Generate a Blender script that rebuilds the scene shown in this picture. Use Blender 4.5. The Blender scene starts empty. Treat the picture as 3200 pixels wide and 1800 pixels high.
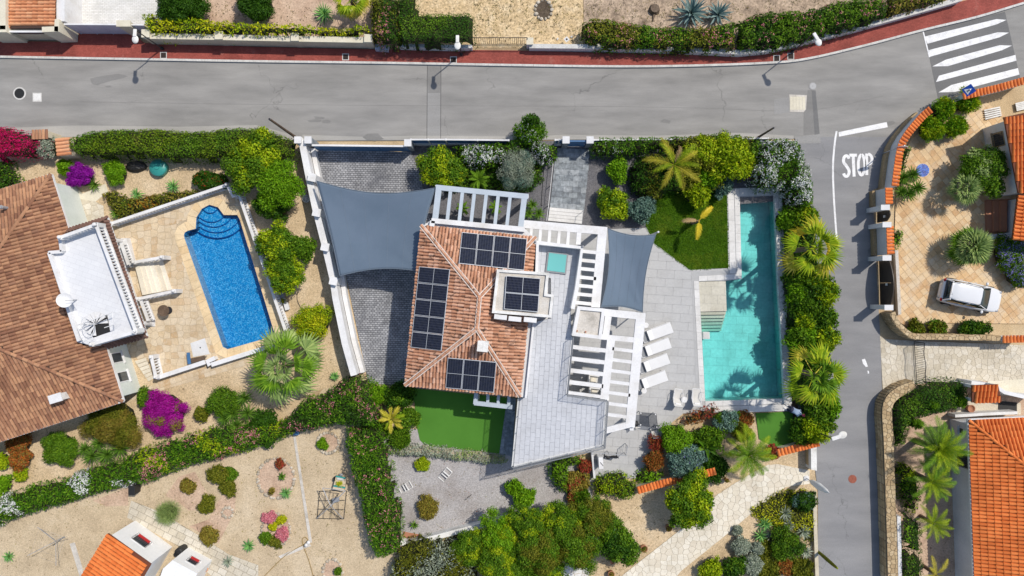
import bpy,math,random
import numpy as np
from mathutils import Vector,Matrix
SC = bpy.context.scene
COL = SC.collection
PI = math.pi
HC = 48.0              # camera height over the road, metres
S = 3200.0 / 72.0      # photograph pixels per metre on the ground
# ---------------------------------------------------------------- camera, sky, sun, exposure
cam_d = bpy.data.cameras.new("camera")
cam = bpy.data.objects.new("camera",cam_d)
COL.objects.link(cam)
cam.location = (0,0,HC)
cam.rotation_euler = (0,0,0)
cam_d.sensor_width = 36.0
cam_d.lens = 24.0
cam_d.clip_end = 2000.0
SC.camera = cam
SUN_EL,SUN_AZ = 55.0,38.5     # azimuth counter-clockwise from +x
w = bpy.data.worlds.new("World")
SC.world = w
w.use_nodes = True
sky = w.node_tree.nodes.new("ShaderNodeTexSky")
sky.sky_type = 'NISHITA'
sky.sun_disc = False
sky.sun_elevation = math.radians(SUN_EL)
sky.sun_rotation = math.radians(90.0 - SUN_AZ)
sky.air_density = 1.0
sky.dust_density = 1.2
sky.ozone_density = 1.0
bg = w.node_tree.nodes["Background"]
bg.inputs[1].default_value = 0.15
w.node_tree.links.new(sky.outputs[0],bg.inputs[0])
sun_d = bpy.data.lights.new("sun",'SUN')
sun_d.energy = 4.1
sun_d.angle = math.radians(1.0)
sun_d.color = (1.0,0.935,0.84)
sun = bpy.data.objects.new("sun",sun_d)
COL.objects.link(sun)
_d = Vector((math.cos(math.radians(SUN_AZ)) * math.cos(math.radians(SUN_EL)),
    math.sin(math.radians(SUN_AZ)) * math.cos(math.radians(SUN_EL)),math.sin(math.radians(SUN_EL))))
sun.rotation_euler = _d.to_track_quat('Z','Y').to_euler()
sun.location = _d * 60
SC.view_settings.view_transform = 'Standard'
SC.view_settings.look = 'None'
SC.view_settings.exposure = -0.22
SC.view_settings.gamma = 1.0
SC.view_settings.use_curve_mapping = False
SC.render.filter_size = 1.0
SC.cycles.use_denoising = True
SC.cycles.max_bounces = 6
SC.cycles.diffuse_bounces = 3
SC.cycles.glossy_bounces = 2
SC.cycles.transmission_bounces = 3
SC.cycles.transparent_max_bounces = 8
SC.cycles.caustics_reflective = False
SC.cycles.caustics_refractive = False
# ---------------------------------------------------------------- helpers
def P(px,py,z=0.0):
 """Point of the place that the photograph shows at pixel (px, py), given its height."""
 k = (1.0 - z / HC) / S
 return Vector(((px - 1600.0) * k,(900.0 - py) * k,z))
def R(r,c):
 """Reader for coordinates noted on an enlarged sixteenth of the photograph (row r, column c)."""
 def f(*pts):
  out = [(c * 800 + x / 3.22,r * 450 + y / 3.22) for x,y in pts]
  return out if len(out) > 1 else out[0]
 return f
def W2(pts,z=0.0):
 return [P(x,y,z).xy for x,y in pts]
def tag(o,label=None,cat=None,group=None,kind=None):
 if label: o["label"] = label
 if cat: o["category"] = cat
 if group: o["group"] = group
 if kind: o["kind"] = kind
 return o
def empty(name,loc,label=None,cat=None,group=None,kind=None):
 o = bpy.data.objects.new(name,None)
 o.location = loc
 o.empty_display_size = 0.2
 COL.objects.link(o)
 return tag(o,label,cat,group,kind)
def put(o,parent):
 COL.objects.link(o)
 if parent is not None:
  o.parent = parent
  o.matrix_parent_inverse = Matrix.Translation(-ORIG(parent))
 return o
def ORIG(o):
 """Where a parent's own frame sits: part meshes hold world coordinates, only root Empties are moved."""
 return Vector(o.location) if o.type == 'EMPTY' else Vector((0,0,0))
class MB:
 """Collects faces; build() makes ONE mesh object with world coordinates."""
 def __init__(s):
  s.v,s.f,s.m = [],[],[]
 def face(s,pts,mi=0):
  b = len(s.v)
  s.v += [tuple(p) for p in pts]
  s.f.append(list(range(b,b + len(pts))))
  s.m.append(mi)
 def prism(s,pts,z0,z1,mi=0,bottom=False):
  pts = [tuple(p)[:2] for p in pts]
  a = sum(pts[i - 1][0] * pts[i][1] - pts[i][0] * pts[i - 1][1] for i in range(len(pts)))
  if a < 0: pts = pts[::-1]
  n = len(pts); b = len(s.v)
  s.v += [(x,y,z0) for x,y in pts] + [(x,y,z1) for x,y in pts]
  s.f.append([b + n + i for i in range(n)]); s.m.append(mi)
  if bottom:
   s.f.append([b + n - 1 - i for i in range(n)]); s.m.append(mi)
  for i in range(n):
   j = (i + 1) % n
   s.f.append([b + i,b + j,b + n + j,b + n + i]); s.m.append(mi)
  return s
 def box(s,c,sx,sy,z0,z1,rz=0.0,mi=0):
  ca,sa = math.cos(rz),math.sin(rz)
  s.prism([(c[0] + x * ca - y * sa,c[1] + x * sa + y * ca) for x,y in
     ((-sx / 2,-sy / 2),(sx / 2,-sy / 2),(sx / 2,sy / 2),(-sx / 2,sy / 2))],z0,z1,mi,True)
  return s
 def beam(s,a,b,wd,dp,mi=0):
  """Box from a to b, wd wide, dp deep below the line."""
  a,b = Vector(a),Vector(b)
  d = (b - a).normalized()
  side = d.cross(Vector((0,0,1)))
  side = side.normalized() if side.length > 1e-4 else Vector((1,0,0))
  up = side.cross(d).normalized()
  q = []
  for p in (a,b):
   for u,t in ((-1,0),(1,0),(1,-1),(-1,-1)):
    q.append(p + side * (u * wd / 2) + up * (t * dp))
  k = len(s.v); s.v += [tuple(x) for x in q]
  for f in ((0,1,2,3),(7,6,5,4),(0,4,5,1),(1,5,6,2),(2,6,7,3),(3,7,4,0)):
   s.f.append([k + i for i in f][::-1]); s.m.append(mi)
  return s
 def tube(s,pts,r,n=6,mi=0,cap=True):
  pts = [Vector(p) for p in pts]
  rs = r if isinstance(r,(list,tuple)) else [r] * len(pts)
  k = len(s.v)
  for i,p in enumerate(pts):
   d = (pts[min(i + 1,len(pts) - 1)] - pts[max(i - 1,0)]).normalized()
   u = d.cross(Vector((0,0,1)))
   if u.length < 1e-3: u = d.cross(Vector((1,0,0)))
   u.normalize(); t = d.cross(u)
   for j in range(n):
    a = 2 * PI * j / n
    s.v.append(tuple(p + (u * math.cos(a) + t * math.sin(a)) * rs[i]))
  for i in range(len(pts) - 1):
   for j in range(n):
    j2 = (j + 1) % n
    s.f.append([k + i * n + j,k + i * n + j2,k + (i + 1) * n + j2,k + (i + 1) * n + j]); s.m.append(mi)
  if cap:
   s.f.append([k + j for j in range(n)][::-1]); s.m.append(mi)
   s.f.append([k + (len(pts) - 1) * n + j for j in range(n)]); s.m.append(mi)
  return s
 def lathe(s,c,prof,n=12,mi=0):
  k = len(s.v)
  for r,z in prof:
   for j in range(n):
    a = 2 * PI * j / n
    s.v.append((c[0] + r * math.cos(a),c[1] + r * math.sin(a),c[2] + z))
  for i in range(len(prof) - 1):
   for j in range(n):
    j2 = (j + 1) % n
    s.f.append([k + i * n + j,k + i * n + j2,k + (i + 1) * n + j2,k + (i + 1) * n + j]); s.m.append(mi)
  s.f.append([k + j for j in range(n)][::-1]); s.m.append(mi)
  s.f.append([k + (len(prof) - 1) * n + j for j in range(n)]); s.m.append(mi)
  return s
 def mesh(s,name,mats):
  me = bpy.data.meshes.new(name)
  me.from_pydata(s.v,[],s.f)
  for x in (mats if isinstance(mats,(list,tuple)) else [mats]): me.materials.append(x)
  if any(s.m): me.polygons.foreach_set("material_index",s.m)
  me.update()
  return me
 def build(s,name,mats,parent=None,smooth=False):
  me = s.mesh(name,mats)
  if smooth: me.shade_smooth()
  return put(bpy.data.objects.new(name,me),parent)
def bevel(o,wd=0.02,seg=2):
 m = o.modifiers.new("bevel",'BEVEL'); m.width = wd; m.segments = seg; m.limit_method = 'ANGLE'
 return o
def inside(pt,poly):
 x,y = pt; c = False; j = len(poly) - 1
 for i in range(len(poly)):
  xi,yi = poly[i]; xj,yj = poly[j]
  if (yi > y) != (yj > y) and x < (xj - xi) * (y - yi) / (yj - yi) + xi: c = not c
  j = i
 return c
def clip_half(poly,n,d):
 """Keep the part of a convex polygon with n.p <= d."""
 out = []
 for i in range(len(poly)):
  a,b = poly[i - 1],poly[i]
  da,db = n[0] * a[0] + n[1] * a[1] - d,n[0] * b[0] + n[1] * b[1] - d
  if (da <= 0) != (db <= 0):
   t = da / (da - db)
   out.append((a[0] + (b[0] - a[0]) * t,a[1] + (b[1] - a[1]) * t))
  if db <= 0: out.append(b)
 return out
def clip_convex(poly,win):
 """Clip poly by the convex window win."""
 a = sum(win[i - 1][0] * win[i][1] - win[i][0] * win[i - 1][1] for i in range(len(win)))
 if a < 0: win = win[::-1]
 for i in range(len(win)):
  p,q = win[i - 1],win[i]
  n = (q[1] - p[1],-(q[0] - p[0]))
  poly = clip_half(poly,n,n[0] * p[0] + n[1] * p[1])
  if len(poly) < 3: return []
 return poly
def area2(poly):
 return abs(sum(poly[i - 1][0] * poly[i][1] - poly[i][0] * poly[i - 1][1] for i in range(len(poly)))) / 2
def shrink(poly,d):
 """Inset a convex polygon by d."""
 a = sum(poly[i - 1][0] * poly[i][1] - poly[i][0] * poly[i - 1][1] for i in range(len(poly)))
 if a < 0: poly = poly[::-1]
 out = list(poly)
 for i in range(len(poly)):
  p,q = poly[i - 1],poly[i]
  l = math.hypot(q[0] - p[0],q[1] - p[1])
  if l < 1e-5: continue
  n = ((q[1] - p[1]) / l,-(q[0] - p[0]) / l)
  out = clip_half(out,n,n[0] * p[0] + n[1] * p[1] - d)
  if len(out) < 3: return []
 return out
def smooth_path(pts,n=8):
 """Catmull-Rom through 2-D points."""
 out = []
 for i in range(len(pts) - 1):
  p0,p1,p2,p3 = pts[max(i - 1,0)],pts[i],pts[i + 1],pts[min(i + 2,len(pts) - 1)]
  for k in range(n):
   t = k / n
   out.append(tuple(0.5 * (2 * p1[d] + (p2[d] - p0[d]) * t + (2 * p0[d] - 5 * p1[d] + 4 * p2[d] - p3[d]) * t * t
         + (3 * p1[d] - p0[d] - 3 * p2[d] + p3[d]) * t ** 3) for d in (0,1)))
 out.append(tuple(pts[-1]))
 return out
def ribbon(path,wd):
 """Two offset sides of a 2-D path as one polygon."""
 L,Rr = [],[]
 for i,p in enumerate(path):
  a,b = path[max(i - 1,0)],path[min(i + 1,len(path) - 1)]
  dx,dy = b[0] - a[0],b[1] - a[1]
  l = math.hypot(dx,dy) or 1
  nx,ny = -dy / l * wd / 2,dx / l * wd / 2
  L.append((p[0] + nx,p[1] + ny)); Rr.append((p[0] - nx,p[1] - ny))
 return L,Rr
def ribbon_prism(mb,path,wd,z0,z1,mi=0):
 L,Rr = ribbon(path,wd)
 n = len(path); b = len(mb.v)
 for k in range(n):
  mb.v += [(L[k][0],L[k][1],z0),(L[k][0],L[k][1],z1),(Rr[k][0],Rr[k][1],z1),(Rr[k][0],Rr[k][1],z0)]
 for k in range(n - 1):
  i,j = b + 4 * k,b + 4 * k + 4
  for q in ((0,1),(1,2),(2,3)):
   mb.f.append([i + q[0],j + q[0],j + q[1],i + q[1]][::-1]); mb.m.append(mi)
 mb.f.append([b,b + 1,b + 2,b + 3]); mb.m.append(mi)
 e = b + 4 * (n - 1)
 mb.f.append([e + 3,e + 2,e + 1,e]); mb.m.append(mi)
 return mb
# ---------------------------------------------------------------- materials
def _mat(name):
 m = bpy.data.materials.new(name); m.use_nodes = True
 nt = m.node_tree
 return m,nt,nt.nodes,nt.links,nt.nodes["Principled BSDF"]
def ramp(nt,cols,fac,pos=None):
 r = nt.nodes.new("ShaderNodeValToRGB")
 e = r.color_ramp.elements
 n = len(cols)
 pos = pos or [i / max(n - 1,1) for i in range(n)]
 e[0].position,e[0].color = pos[0],(*cols[0],1)
 e[1].position,e[1].color = pos[-1],(*cols[-1],1)
 for i in range(1,n - 1):
  x = e.new(pos[i]); x.color = (*cols[i],1)
 nt.links.new(fac,r.inputs[0])
 return r.outputs[0]
def noise(nt,scale,detail=4,rough=0.6,vec=None,dist=0.0):
 n = nt.nodes.new("ShaderNodeTexNoise")
 n.inputs["Scale"].default_value = scale
 n.inputs["Detail"].default_value = detail
 n.inputs["Roughness"].default_value = rough
 n.inputs["Distortion"].default_value = dist
 if vec is not None: nt.links.new(vec,n.inputs["Vector"])
 return n.outputs["Fac"]
def objco(nt,rz=0.0,sc=(1,1,1)):
 t = nt.nodes.new("ShaderNodeTexCoord")
 mp = nt.nodes.new("ShaderNodeMapping")
 mp.inputs["Rotation"].default_value = (0,0,rz)
 mp.inputs["Scale"].default_value = sc
 g = nt.nodes.new("ShaderNodeNewGeometry")
 nt.links.new(g.outputs["Position"],mp.inputs[0])
 return mp.outputs[0]
def mixc(nt,a,b,fac,mode='MIX'):
 m = nt.nodes.new("ShaderNodeMix"); m.data_type = 'RGBA'; m.blend_type = mode
 for sock,v in ((m.inputs[6],a),(m.inputs[7],b)):
  if isinstance(v,tuple): sock.default_value = (*v,1)
  else: nt.links.new(v,sock)
 if isinstance(fac,(int,float)): m.inputs[0].default_value = fac
 else: nt.links.new(fac,m.inputs[0])
 return m.outputs[2]
def math_(nt,op,a,b=None,clamp=False):
 m = nt.nodes.new("ShaderNodeMath"); m.operation = op; m.use_clamp = clamp
 for i,v in enumerate((a,b)):
  if v is None: continue
  if isinstance(v,(int,float)): m.inputs[i].default_value = v
  else: nt.links.new(v,m.inputs[i])
 return m.outputs[0]
def bump(nt,bsdf,h,strength=0.4,dist=0.02):
 b = nt.nodes.new("ShaderNodeBump")
 b.inputs["Strength"].default_value = strength
 b.inputs["Distance"].default_value = dist
 nt.links.new(h,b.inputs["Height"])
 nt.links.new(b.outputs[0],bsdf.inputs["Normal"])
def rnd_id(nt):
 """Random number per loose piece and per object."""
 g = nt.nodes.new("ShaderNodeNewGeometry")
 o = nt.nodes.new("ShaderNodeObjectInfo")
 return math_(nt,'FRACT',math_(nt,'ADD',g.outputs["Random Per Island"],o.outputs["Random"]))
def surf(name,cols,scale=1.0,rough=0.8,fine=(18.0,0.25),bmp=0.3,spec=0.3,metal=0.0,pos=None,bdist=0.02,specks=None):
 """Large blotches from cols, with a finer speckle on top."""
 m,nt,N,L,B = _mat(name)
 v = objco(nt)
 c = ramp(nt,cols,noise(nt,scale,5,0.6,v),pos or ([0.3 + 0.4 * i / max(len(cols) - 1,1) for i in range(len(cols))]))
 f = noise(nt,fine[0],3,0.7,v)
 if fine[1] > 0:
  g = ramp(nt,[(1 - fine[1],) * 3,(1 + fine[1],) * 3],f,[0.3,0.7])
  c = mixc(nt,c,g,1.0,'MULTIPLY')
 if specks:
  c = mixc(nt,c,specks[1],ramp(nt,[(0,0,0),(0.8,) * 3],noise(nt,specks[0],2,0.5,v),[specks[2],specks[2] + 0.05]))
 L.new(c,B.inputs["Base Color"])
 B.inputs["Roughness"].default_value = rough
 B.inputs["Specular IOR Level"].default_value = spec
 B.inputs["Metallic"].default_value = metal
 if bmp: bump(nt,B,f,bmp,bdist)
 return m
def pieces(name,cols,rough=0.7,fine=(14.0,0.18),bmp=0.2,spec=0.3,stain=None,blot=0.8):
 """Colour chosen per piece (tile, stone, leaf-free things), with a fine grain."""
 m,nt,N,L,B = _mat(name)
 v = objco(nt)
 r = rnd_id(nt)
 c = ramp(nt,cols,r)
 f = noise(nt,fine[0],4,0.65,v)
 g = ramp(nt,[(1 - fine[1],) * 3,(1 + fine[1],) * 3],f,[0.3,0.7])
 c = mixc(nt,c,g,1.0,'MULTIPLY')
 c = mixc(nt,c,ramp(nt,[(0.8,0.79,0.77),(1.0,1.0,1.0),(1.12,1.12,1.12)],noise(nt,0.55,5,0.65,v),[0.32,0.5,0.68]),blot,'MULTIPLY')
 if stain:
  sc_,col_,lo,hi = stain
  s_ = ramp(nt,[(0,0,0),(1,1,1)],noise(nt,sc_,5,0.7,v,0.5),[lo,hi])
  c = mixc(nt,c,col_,s_)
 L.new(c,B.inputs["Base Color"])
 B.inputs["Roughness"].default_value = rough
 B.inputs["Specular IOR Level"].default_value = spec
 if bmp: bump(nt,B,f,bmp,0.015)
 return m
def leafmat(name,cols,trans=0.16,rough=0.5,patch=None):
 m,nt,N,L,B = _mat(name)
 c = ramp(nt,cols,rnd_id(nt),[(i / (len(cols) - 1)) ** 0.75 for i in range(len(cols))])
 if patch:
  sc_,col_,lo,hi = patch
  s_ = ramp(nt,[(0,0,0),(1,1,1)],noise(nt,sc_,3,0.6,objco(nt)),[lo,hi])
  c = mixc(nt,c,col_,s_)
 L.new(c,B.inputs["Base Color"])
 B.inputs["Roughness"].default_value = rough
 B.inputs["Specular IOR Level"].default_value = 0.1
 t = N.new("ShaderNodeBsdfTranslucent")
 L.new(c,t.inputs[0])
 mx = N.new("ShaderNodeMixShader"); mx.inputs[0].default_value = trans
 L.new(B.outputs[0],mx.inputs[1]); L.new(t.outputs[0],mx.inputs[2])
 L.new(mx.outputs[0],N["Material Output"].inputs[0])
 return m
def plain(name,col,rough=0.5,metal=0.0,spec=0.4,var=0.06):
 return surf(name,[tuple(x * (1 - var) for x in col),tuple(x * (1 + var) for x in col)],1.3,rough,(9.0,var * 0.8),0.0,spec,metal)
def bricked(name,c1,c2,mortar,bw,bh,msize=0.02,rz=0.0,offset=0.5,rough=0.8,bmp=0.5,stain=None,spec=0.3,var=1.0):
 m,nt,N,L,B = _mat(name)
 v = objco(nt,rz)
 b = N.new("ShaderNodeTexBrick")
 L.new(v,b.inputs["Vector"])
 b.inputs["Color1"].default_value = (*c1,1); b.inputs["Color2"].default_value = (*c2,1); b.inputs["Mortar"].default_value = (*mortar,1)
 b.inputs["Scale"].default_value = 1.0
 b.inputs["Mortar Size"].default_value = msize
 b.inputs["Mortar Smooth"].default_value = 0.3
 b.inputs["Brick Width"].default_value = bw; b.inputs["Row Height"].default_value = bh
 b.offset = offset
 c = b.outputs["Color"]
 f = noise(nt,9.0,4,0.7,v)
 c = mixc(nt,c,ramp(nt,[(1 - 0.22 * var,) * 3,(1 + 0.2 * var,) * 3],f,[0.3,0.7]),1.0,'MULTIPLY')
 g2 = noise(nt,0.7,5,0.6,v)
 c = mixc(nt,c,ramp(nt,[(1 - 0.2 * var,) * 3,(1 + 0.15 * var,) * 3],g2,[0.35,0.65]),1.0,'MULTIPLY')
 if stain:
  s_ = ramp(nt,[(0,0,0),(1,1,1)],noise(nt,stain[0],5,0.65,v),[stain[2],stain[3]])
  c = mixc(nt,c,stain[1],s_)
 L.new(c,B.inputs["Base Color"])
 B.inputs["Roughness"].default_value = rough
 B.inputs["Specular IOR Level"].default_value = spec
 h = math_(nt,'SUBTRACT',f,math_(nt,'MULTIPLY',b.outputs["Fac"],2.0))
 bump(nt,B,h,bmp,0.02)
 return m
# ---- material library
def asphalt(name,a,b,crack=0.5):
 m,nt,N,L,B = _mat(name)
 v = objco(nt)
 vs = objco(nt,0.0,(0.35,1.6,1))
 c = ramp(nt,[a,tuple((p + q) / 2 for p,q in zip(a,b)),b],noise(nt,0.55,6,0.62,vs),[0.32,0.5,0.68])
 f = noise(nt,26.0,2,0.8,v)
 c = mixc(nt,c,ramp(nt,[(0.82,) * 3,(1.0,) * 3,(1.2,) * 3],f,[0.3,0.5,0.7]),1.0,'MULTIPLY')
 w_ = noise(nt,4.0,5,0.75,v)
 c = mixc(nt,c,(a[0] * 0.55,a[1] * 0.54,a[2] * 0.53),ramp(nt,[(0,0,0),(0.55,) * 3],w_,[0.66,0.76]))
 vo = N.new("ShaderNodeTexVoronoi"); vo.feature = 'DISTANCE_TO_EDGE'
 vo.inputs["Scale"].default_value = 0.16
 mx = mixc(nt,v,noise(nt,0.8,5,0.7,v),0.22)
 nz = N.new("ShaderNodeTexNoise"); nz.inputs["Scale"].default_value = 0.9; nz.inputs["Detail"].default_value = 6
 L.new(v,nz.inputs["Vector"])
 va = N.new("ShaderNodeVectorMath"); va.operation = 'MULTIPLY_ADD'
 L.new(nz.outputs["Color"],va.inputs[0]); va.inputs[1].default_value = (2.2,2.2,0); L.new(v,va.inputs[2])
 L.new(va.outputs[0],vo.inputs["Vector"])
 cr = ramp(nt,[(crack,) * 3,(0,0,0)],vo.outputs["Distance"],[0.0,0.004])
 gate = ramp(nt,[(0,0,0),(1,1,1)],noise(nt,0.25,2,0.5,v),[0.5,0.58])
 crg = mixc(nt,cr,gate,1.0,'MULTIPLY')
 c = mixc(nt,c,(0.06,0.06,0.058),crg)
 L.new(c,B.inputs["Base Color"])
 B.inputs["Roughness"].default_value = 0.9
 B.inputs["Specular IOR Level"].default_value = 0.2
 bump(nt,B,f,0.35,0.012)
 return m
M = {}
M['ground'] = surf('ground',[(0.40,0.29,0.17),(0.52,0.39,0.23),(0.60,0.47,0.30)],0.35,0.95,(14.0,0.25),0.5)
M['gravel_tan'] = surf('gravel_tan',[(0.46,0.345,0.205),(0.58,0.445,0.28),(0.66,0.53,0.36)],0.5,0.95,(11.0,0.32),0.6,specks=(5.0,(0.20,0.14,0.07),0.68))
M['gravel_pale'] = surf('gravel_pale',[(0.44,0.345,0.225),(0.54,0.43,0.285),(0.61,0.50,0.35)],0.45,0.95,(12.0,0.25),0.6,specks=(5.0,(0.20,0.14,0.07),0.68))
M['gravel_top'] = surf('gravel_top',[(0.50,0.37,0.20),(0.60,0.45,0.26),(0.70,0.56,0.36)],1.6,0.95,(7.0,0.42),0.7,specks=(4.0,(0.16,0.12,0.06),0.62))
M['soil_pink'] = surf('soil_pink',[(0.40,0.27,0.19),(0.54,0.39,0.28),(0.60,0.45,0.33)],0.8,0.95,(8.0,0.25),0.6,specks=(5.0,(0.16,0.11,0.08),0.66))
M['soil_dry'] = surf('soil_dry',[(0.20,0.15,0.11),(0.42,0.32,0.23),(0.54,0.42,0.31)],0.9,0.95,(6.0,0.4),0.7)
M['soil_dark'] = surf('soil_dark',[(0.07,0.05,0.035),(0.13,0.10,0.07)],1.2,0.95,(9.0,0.4),0.7)
M['gravel_dark'] = surf('gravel_dark',[(0.11,0.11,0.12),(0.17,0.165,0.17)],1.0,0.9,(16.0,0.45),0.7)
M['gravel_grey'] = surf('gravel_grey',[(0.30,0.27,0.25),(0.38,0.36,0.35),(0.42,0.405,0.40)],0.4,0.95,(13.0,0.35),0.6)
M['road'] = asphalt('road',(0.225,0.22,0.209),(0.335,0.325,0.307))
M['side_road'] = asphalt('side_road',(0.225,0.225,0.23),(0.29,0.288,0.29))
M['asphalt_new'] = asphalt('asphalt_new',(0.15,0.15,0.15),(0.19,0.188,0.184),0.0)
M['asphalt_patch'] = asphalt('asphalt_patch',(0.20,0.195,0.185),(0.25,0.245,0.235),0.0)
M['dust'] = asphalt('dust',(0.33,0.32,0.295),(0.43,0.415,0.385),0.0)
M['trench'] = asphalt('trench',(0.26,0.255,0.245),(0.33,0.325,0.315),0.0)
M['paint'] = surf('paint',[(0.62,0.62,0.62),(0.78,0.78,0.78),(0.82,0.82,0.82)],2.5,0.7,(20.0,0.12),0.1)
M['pave_red'] = bricked('pave_red',(0.28,0.062,0.046),(0.34,0.08,0.06),(0.23,0.07,0.055),0.2,0.1,0.008,0,0.5,0.85,0.35,(0.9,(0.42,0.20,0.16),0.62,0.85))
M['kerb'] = surf('kerb',[(0.50,0.49,0.46),(0.66,0.65,0.62)],1.5,0.85,(12.0,0.15),0.2)
M['setts'] = bricked('setts',(0.26,0.265,0.28),(0.40,0.405,0.42),(0.06,0.065,0.075),0.235,0.145,0.016,0.02,0.5,0.7,0.7,(0.45,(0.09,0.095,0.11),0.55,0.75))
M['white_bricks'] = bricked('white_bricks',(0.66,0.65,0.61),(0.74,0.73,0.70),(0.5,0.49,0.45),0.3,0.11,0.01,0,0.5,0.8,0.3,var=0.5)
M['white'] = surf('white',[(0.60,0.58,0.54),(0.71,0.705,0.70),(0.77,0.77,0.77)],0.9,0.65,(8.0,0.06),0.08,pos=[0.26,0.46,0.64])
M['white_worn'] = surf('white_worn',[(0.55,0.54,0.50),(0.74,0.73,0.70),(0.80,0.80,0.78)],1.3,0.75,(8.0,0.1),0.15)
M['white_tile'] = bricked('white_tile',(0.68,0.69,0.71),(0.72,0.73,0.745),(0.60,0.61,0.63),0.62,0.31,0.012,math.radians(19),0.5,0.5,0.1,var=0.15)
M['cream'] = surf('cream',[(0.52,0.46,0.34),(0.63,0.57,0.44)],1.2,0.85,(9.0,0.12),0.3)
M['cream_cap'] = surf('cream_cap',[(0.62,0.57,0.44),(0.72,0.67,0.54)],1.0,0.8,(9.0,0.08),0.2)
M['greywall'] = surf('greywall',[(0.60,0.60,0.60),(0.72,0.72,0.72)],0.8,0.75,(8.0,0.06),0.1)
M['bluegrey'] = plain('bluegrey',(0.06,0.16,0.32),0.45)
M['gate_lilac'] = plain('gate_lilac',(0.50,0.52,0.62),0.4)
M['dark_metal'] = plain('dark_metal',(0.035,0.035,0.04),0.45,0.3)
M['metal'] = plain('metal',(0.42,0.43,0.45),0.45,0.3)
M['grey_metal'] = plain('grey_metal',(0.25,0.26,0.275),0.5,0.1)
M['pergola_grey'] = plain('pergola_grey',(0.44,0.50,0.56),0.5)
M['sail'] = surf('sail',[(0.115,0.16,0.215),(0.135,0.18,0.24)],0.5,0.9,(40.0,0.05),0.15)
M['concrete'] = surf('concrete',[(0.42,0.39,0.34),(0.58,0.54,0.48),(0.64,0.61,0.56)],1.4,0.9,(12.0,0.15),0.3)
M['deck'] = pieces('deck',[(0.45,0.45,0.445),(0.46,0.46,0.455),(0.47,0.47,0.465)],0.6,(7.0,0.06),0.1,blot=0.4)
M['deck_joint'] = plain('deck_joint',(0.425,0.425,0.42),0.9)
M['roof_deck'] = pieces('roof_deck',[(0.50,0.515,0.545),(0.52,0.535,0.565),(0.535,0.55,0.58)],0.5,(6.0,0.06),0.1,blot=0.4)
M['roof_joint'] = plain('roof_joint',(0.33,0.345,0.375),0.8)
M['coping'] = pieces('coping',[(0.62,0.61,0.59),(0.70,0.69,0.67)],0.6,(8.0,0.08),0.15)
M['pool_ledge'] = pieces('pool_ledge',[(0.52,0.49,0.40),(0.58,0.55,0.46)],0.5,(7.0,0.08),0.1)
M['pool_tile'] = pieces('pool_tile',[(0.62,0.68,0.66),(0.70,0.75,0.73),(0.75,0.79,0.77)],0.4,(5.0,0.1),0.05)
M['slate'] = pieces('slate',[(0.17,0.19,0.21),(0.26,0.29,0.31),(0.33,0.355,0.375)],0.6,(3.5,0.4),0.3,0.3,(1.6,(0.13,0.15,0.17),0.56,0.66))
M['slate_joint'] = plain('slate_joint',(0.14,0.15,0.16),0.9)
M['rough_wall'] = surf('rough_wall',[(0.45,0.44,0.42),(0.66,0.65,0.63),(0.72,0.71,0.69)],4.0,0.9,(16.0,0.3),0.8)
M['turf'] = surf('turf',[(0.062,0.19,0.02),(0.078,0.225,0.026)],0.5,0.9,(40.0,0.12),0.3)
M['grass_soil'] = surf('grass_soil',[(0.045,0.11,0.01),(0.07,0.15,0.015)],1.0,0.95,(14.0,0.3),0.5)
M['flag_tan'] = pieces('flag_tan',[(0.58,0.45,0.29),(0.62,0.50,0.34),(0.66,0.55,0.40),(0.52,0.36,0.20)],0.75,(9.0,0.14),0.25,0.3,(1.6,(0.64,0.54,0.40),0.5,0.7))
M['flag_pale'] = pieces('flag_pale',[(0.54,0.48,0.37),(0.60,0.54,0.43),(0.65,0.60,0.50)],0.75,(9.0,0.15),0.25,0.3,(1.2,(0.40,0.37,0.30),0.6,0.75))
M['flag_white'] = pieces('flag_white',[(0.67,0.60,0.48),(0.73,0.67,0.55),(0.77,0.72,0.61)],0.7,(9.0,0.08),0.2)
M['mortar_path'] = surf('mortar_path',[(0.52,0.46,0.35),(0.60,0.54,0.43)],1.0,0.95,(12.0,0.15),0.2)
M['coping_tan'] = pieces('coping_tan',[(0.66,0.48,0.27),(0.71,0.54,0.32),(0.74,0.59,0.38)],0.75,(10.0,0.12),0.25)
M['terracotta_floor'] = pieces('terracotta_floor',[(0.55,0.34,0.17),(0.63,0.42,0.22),(0.68,0.49,0.28),(0.70,0.53,0.33)],0.7,(8.0,0.12),0.2,0.3,(0.8,(0.66,0.53,0.37),0.48,0.68))
M['mortar_tan'] = surf('mortar_tan',[(0.42,0.33,0.22),(0.50,0.41,0.29)],1.0,0.95,(12.0,0.15),0.2)
M['mortar_pale'] = surf('mortar_pale',[(0.46,0.40,0.30),(0.54,0.48,0.37)],1.0,0.95,(12.0,0.2),0.2)
M['mortar_dark'] = surf('mortar_dark',[(0.24,0.21,0.16),(0.33,0.29,0.22)],1.0,0.95,(12.0,0.2),0.2)
M['whitewash'] = surf('whitewash',[(0.78,0.78,0.77),(0.85,0.85,0.845)],0.8,0.7,(8.0,0.04),0.1)
M['stone_wall'] = pieces('stone_wall',[(0.38,0.27,0.15),(0.48,0.355,0.20),(0.54,0.42,0.26)],0.9,(9.0,0.25),0.4)
M['wall_mortar'] = surf('wall_mortar',[(0.13,0.10,0.065),(0.19,0.15,0.10)],1.5,0.95,(10.0,0.25),0.3)
M['tile_villa'] = pieces('tile_villa',[(0.41,0.20,0.12),(0.52,0.27,0.165),(0.58,0.325,0.21),(0.64,0.39,0.275)],0.85,(10.0,0.15),0.2,0.2,(3.2,(0.12,0.075,0.055),0.56,0.66))
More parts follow.
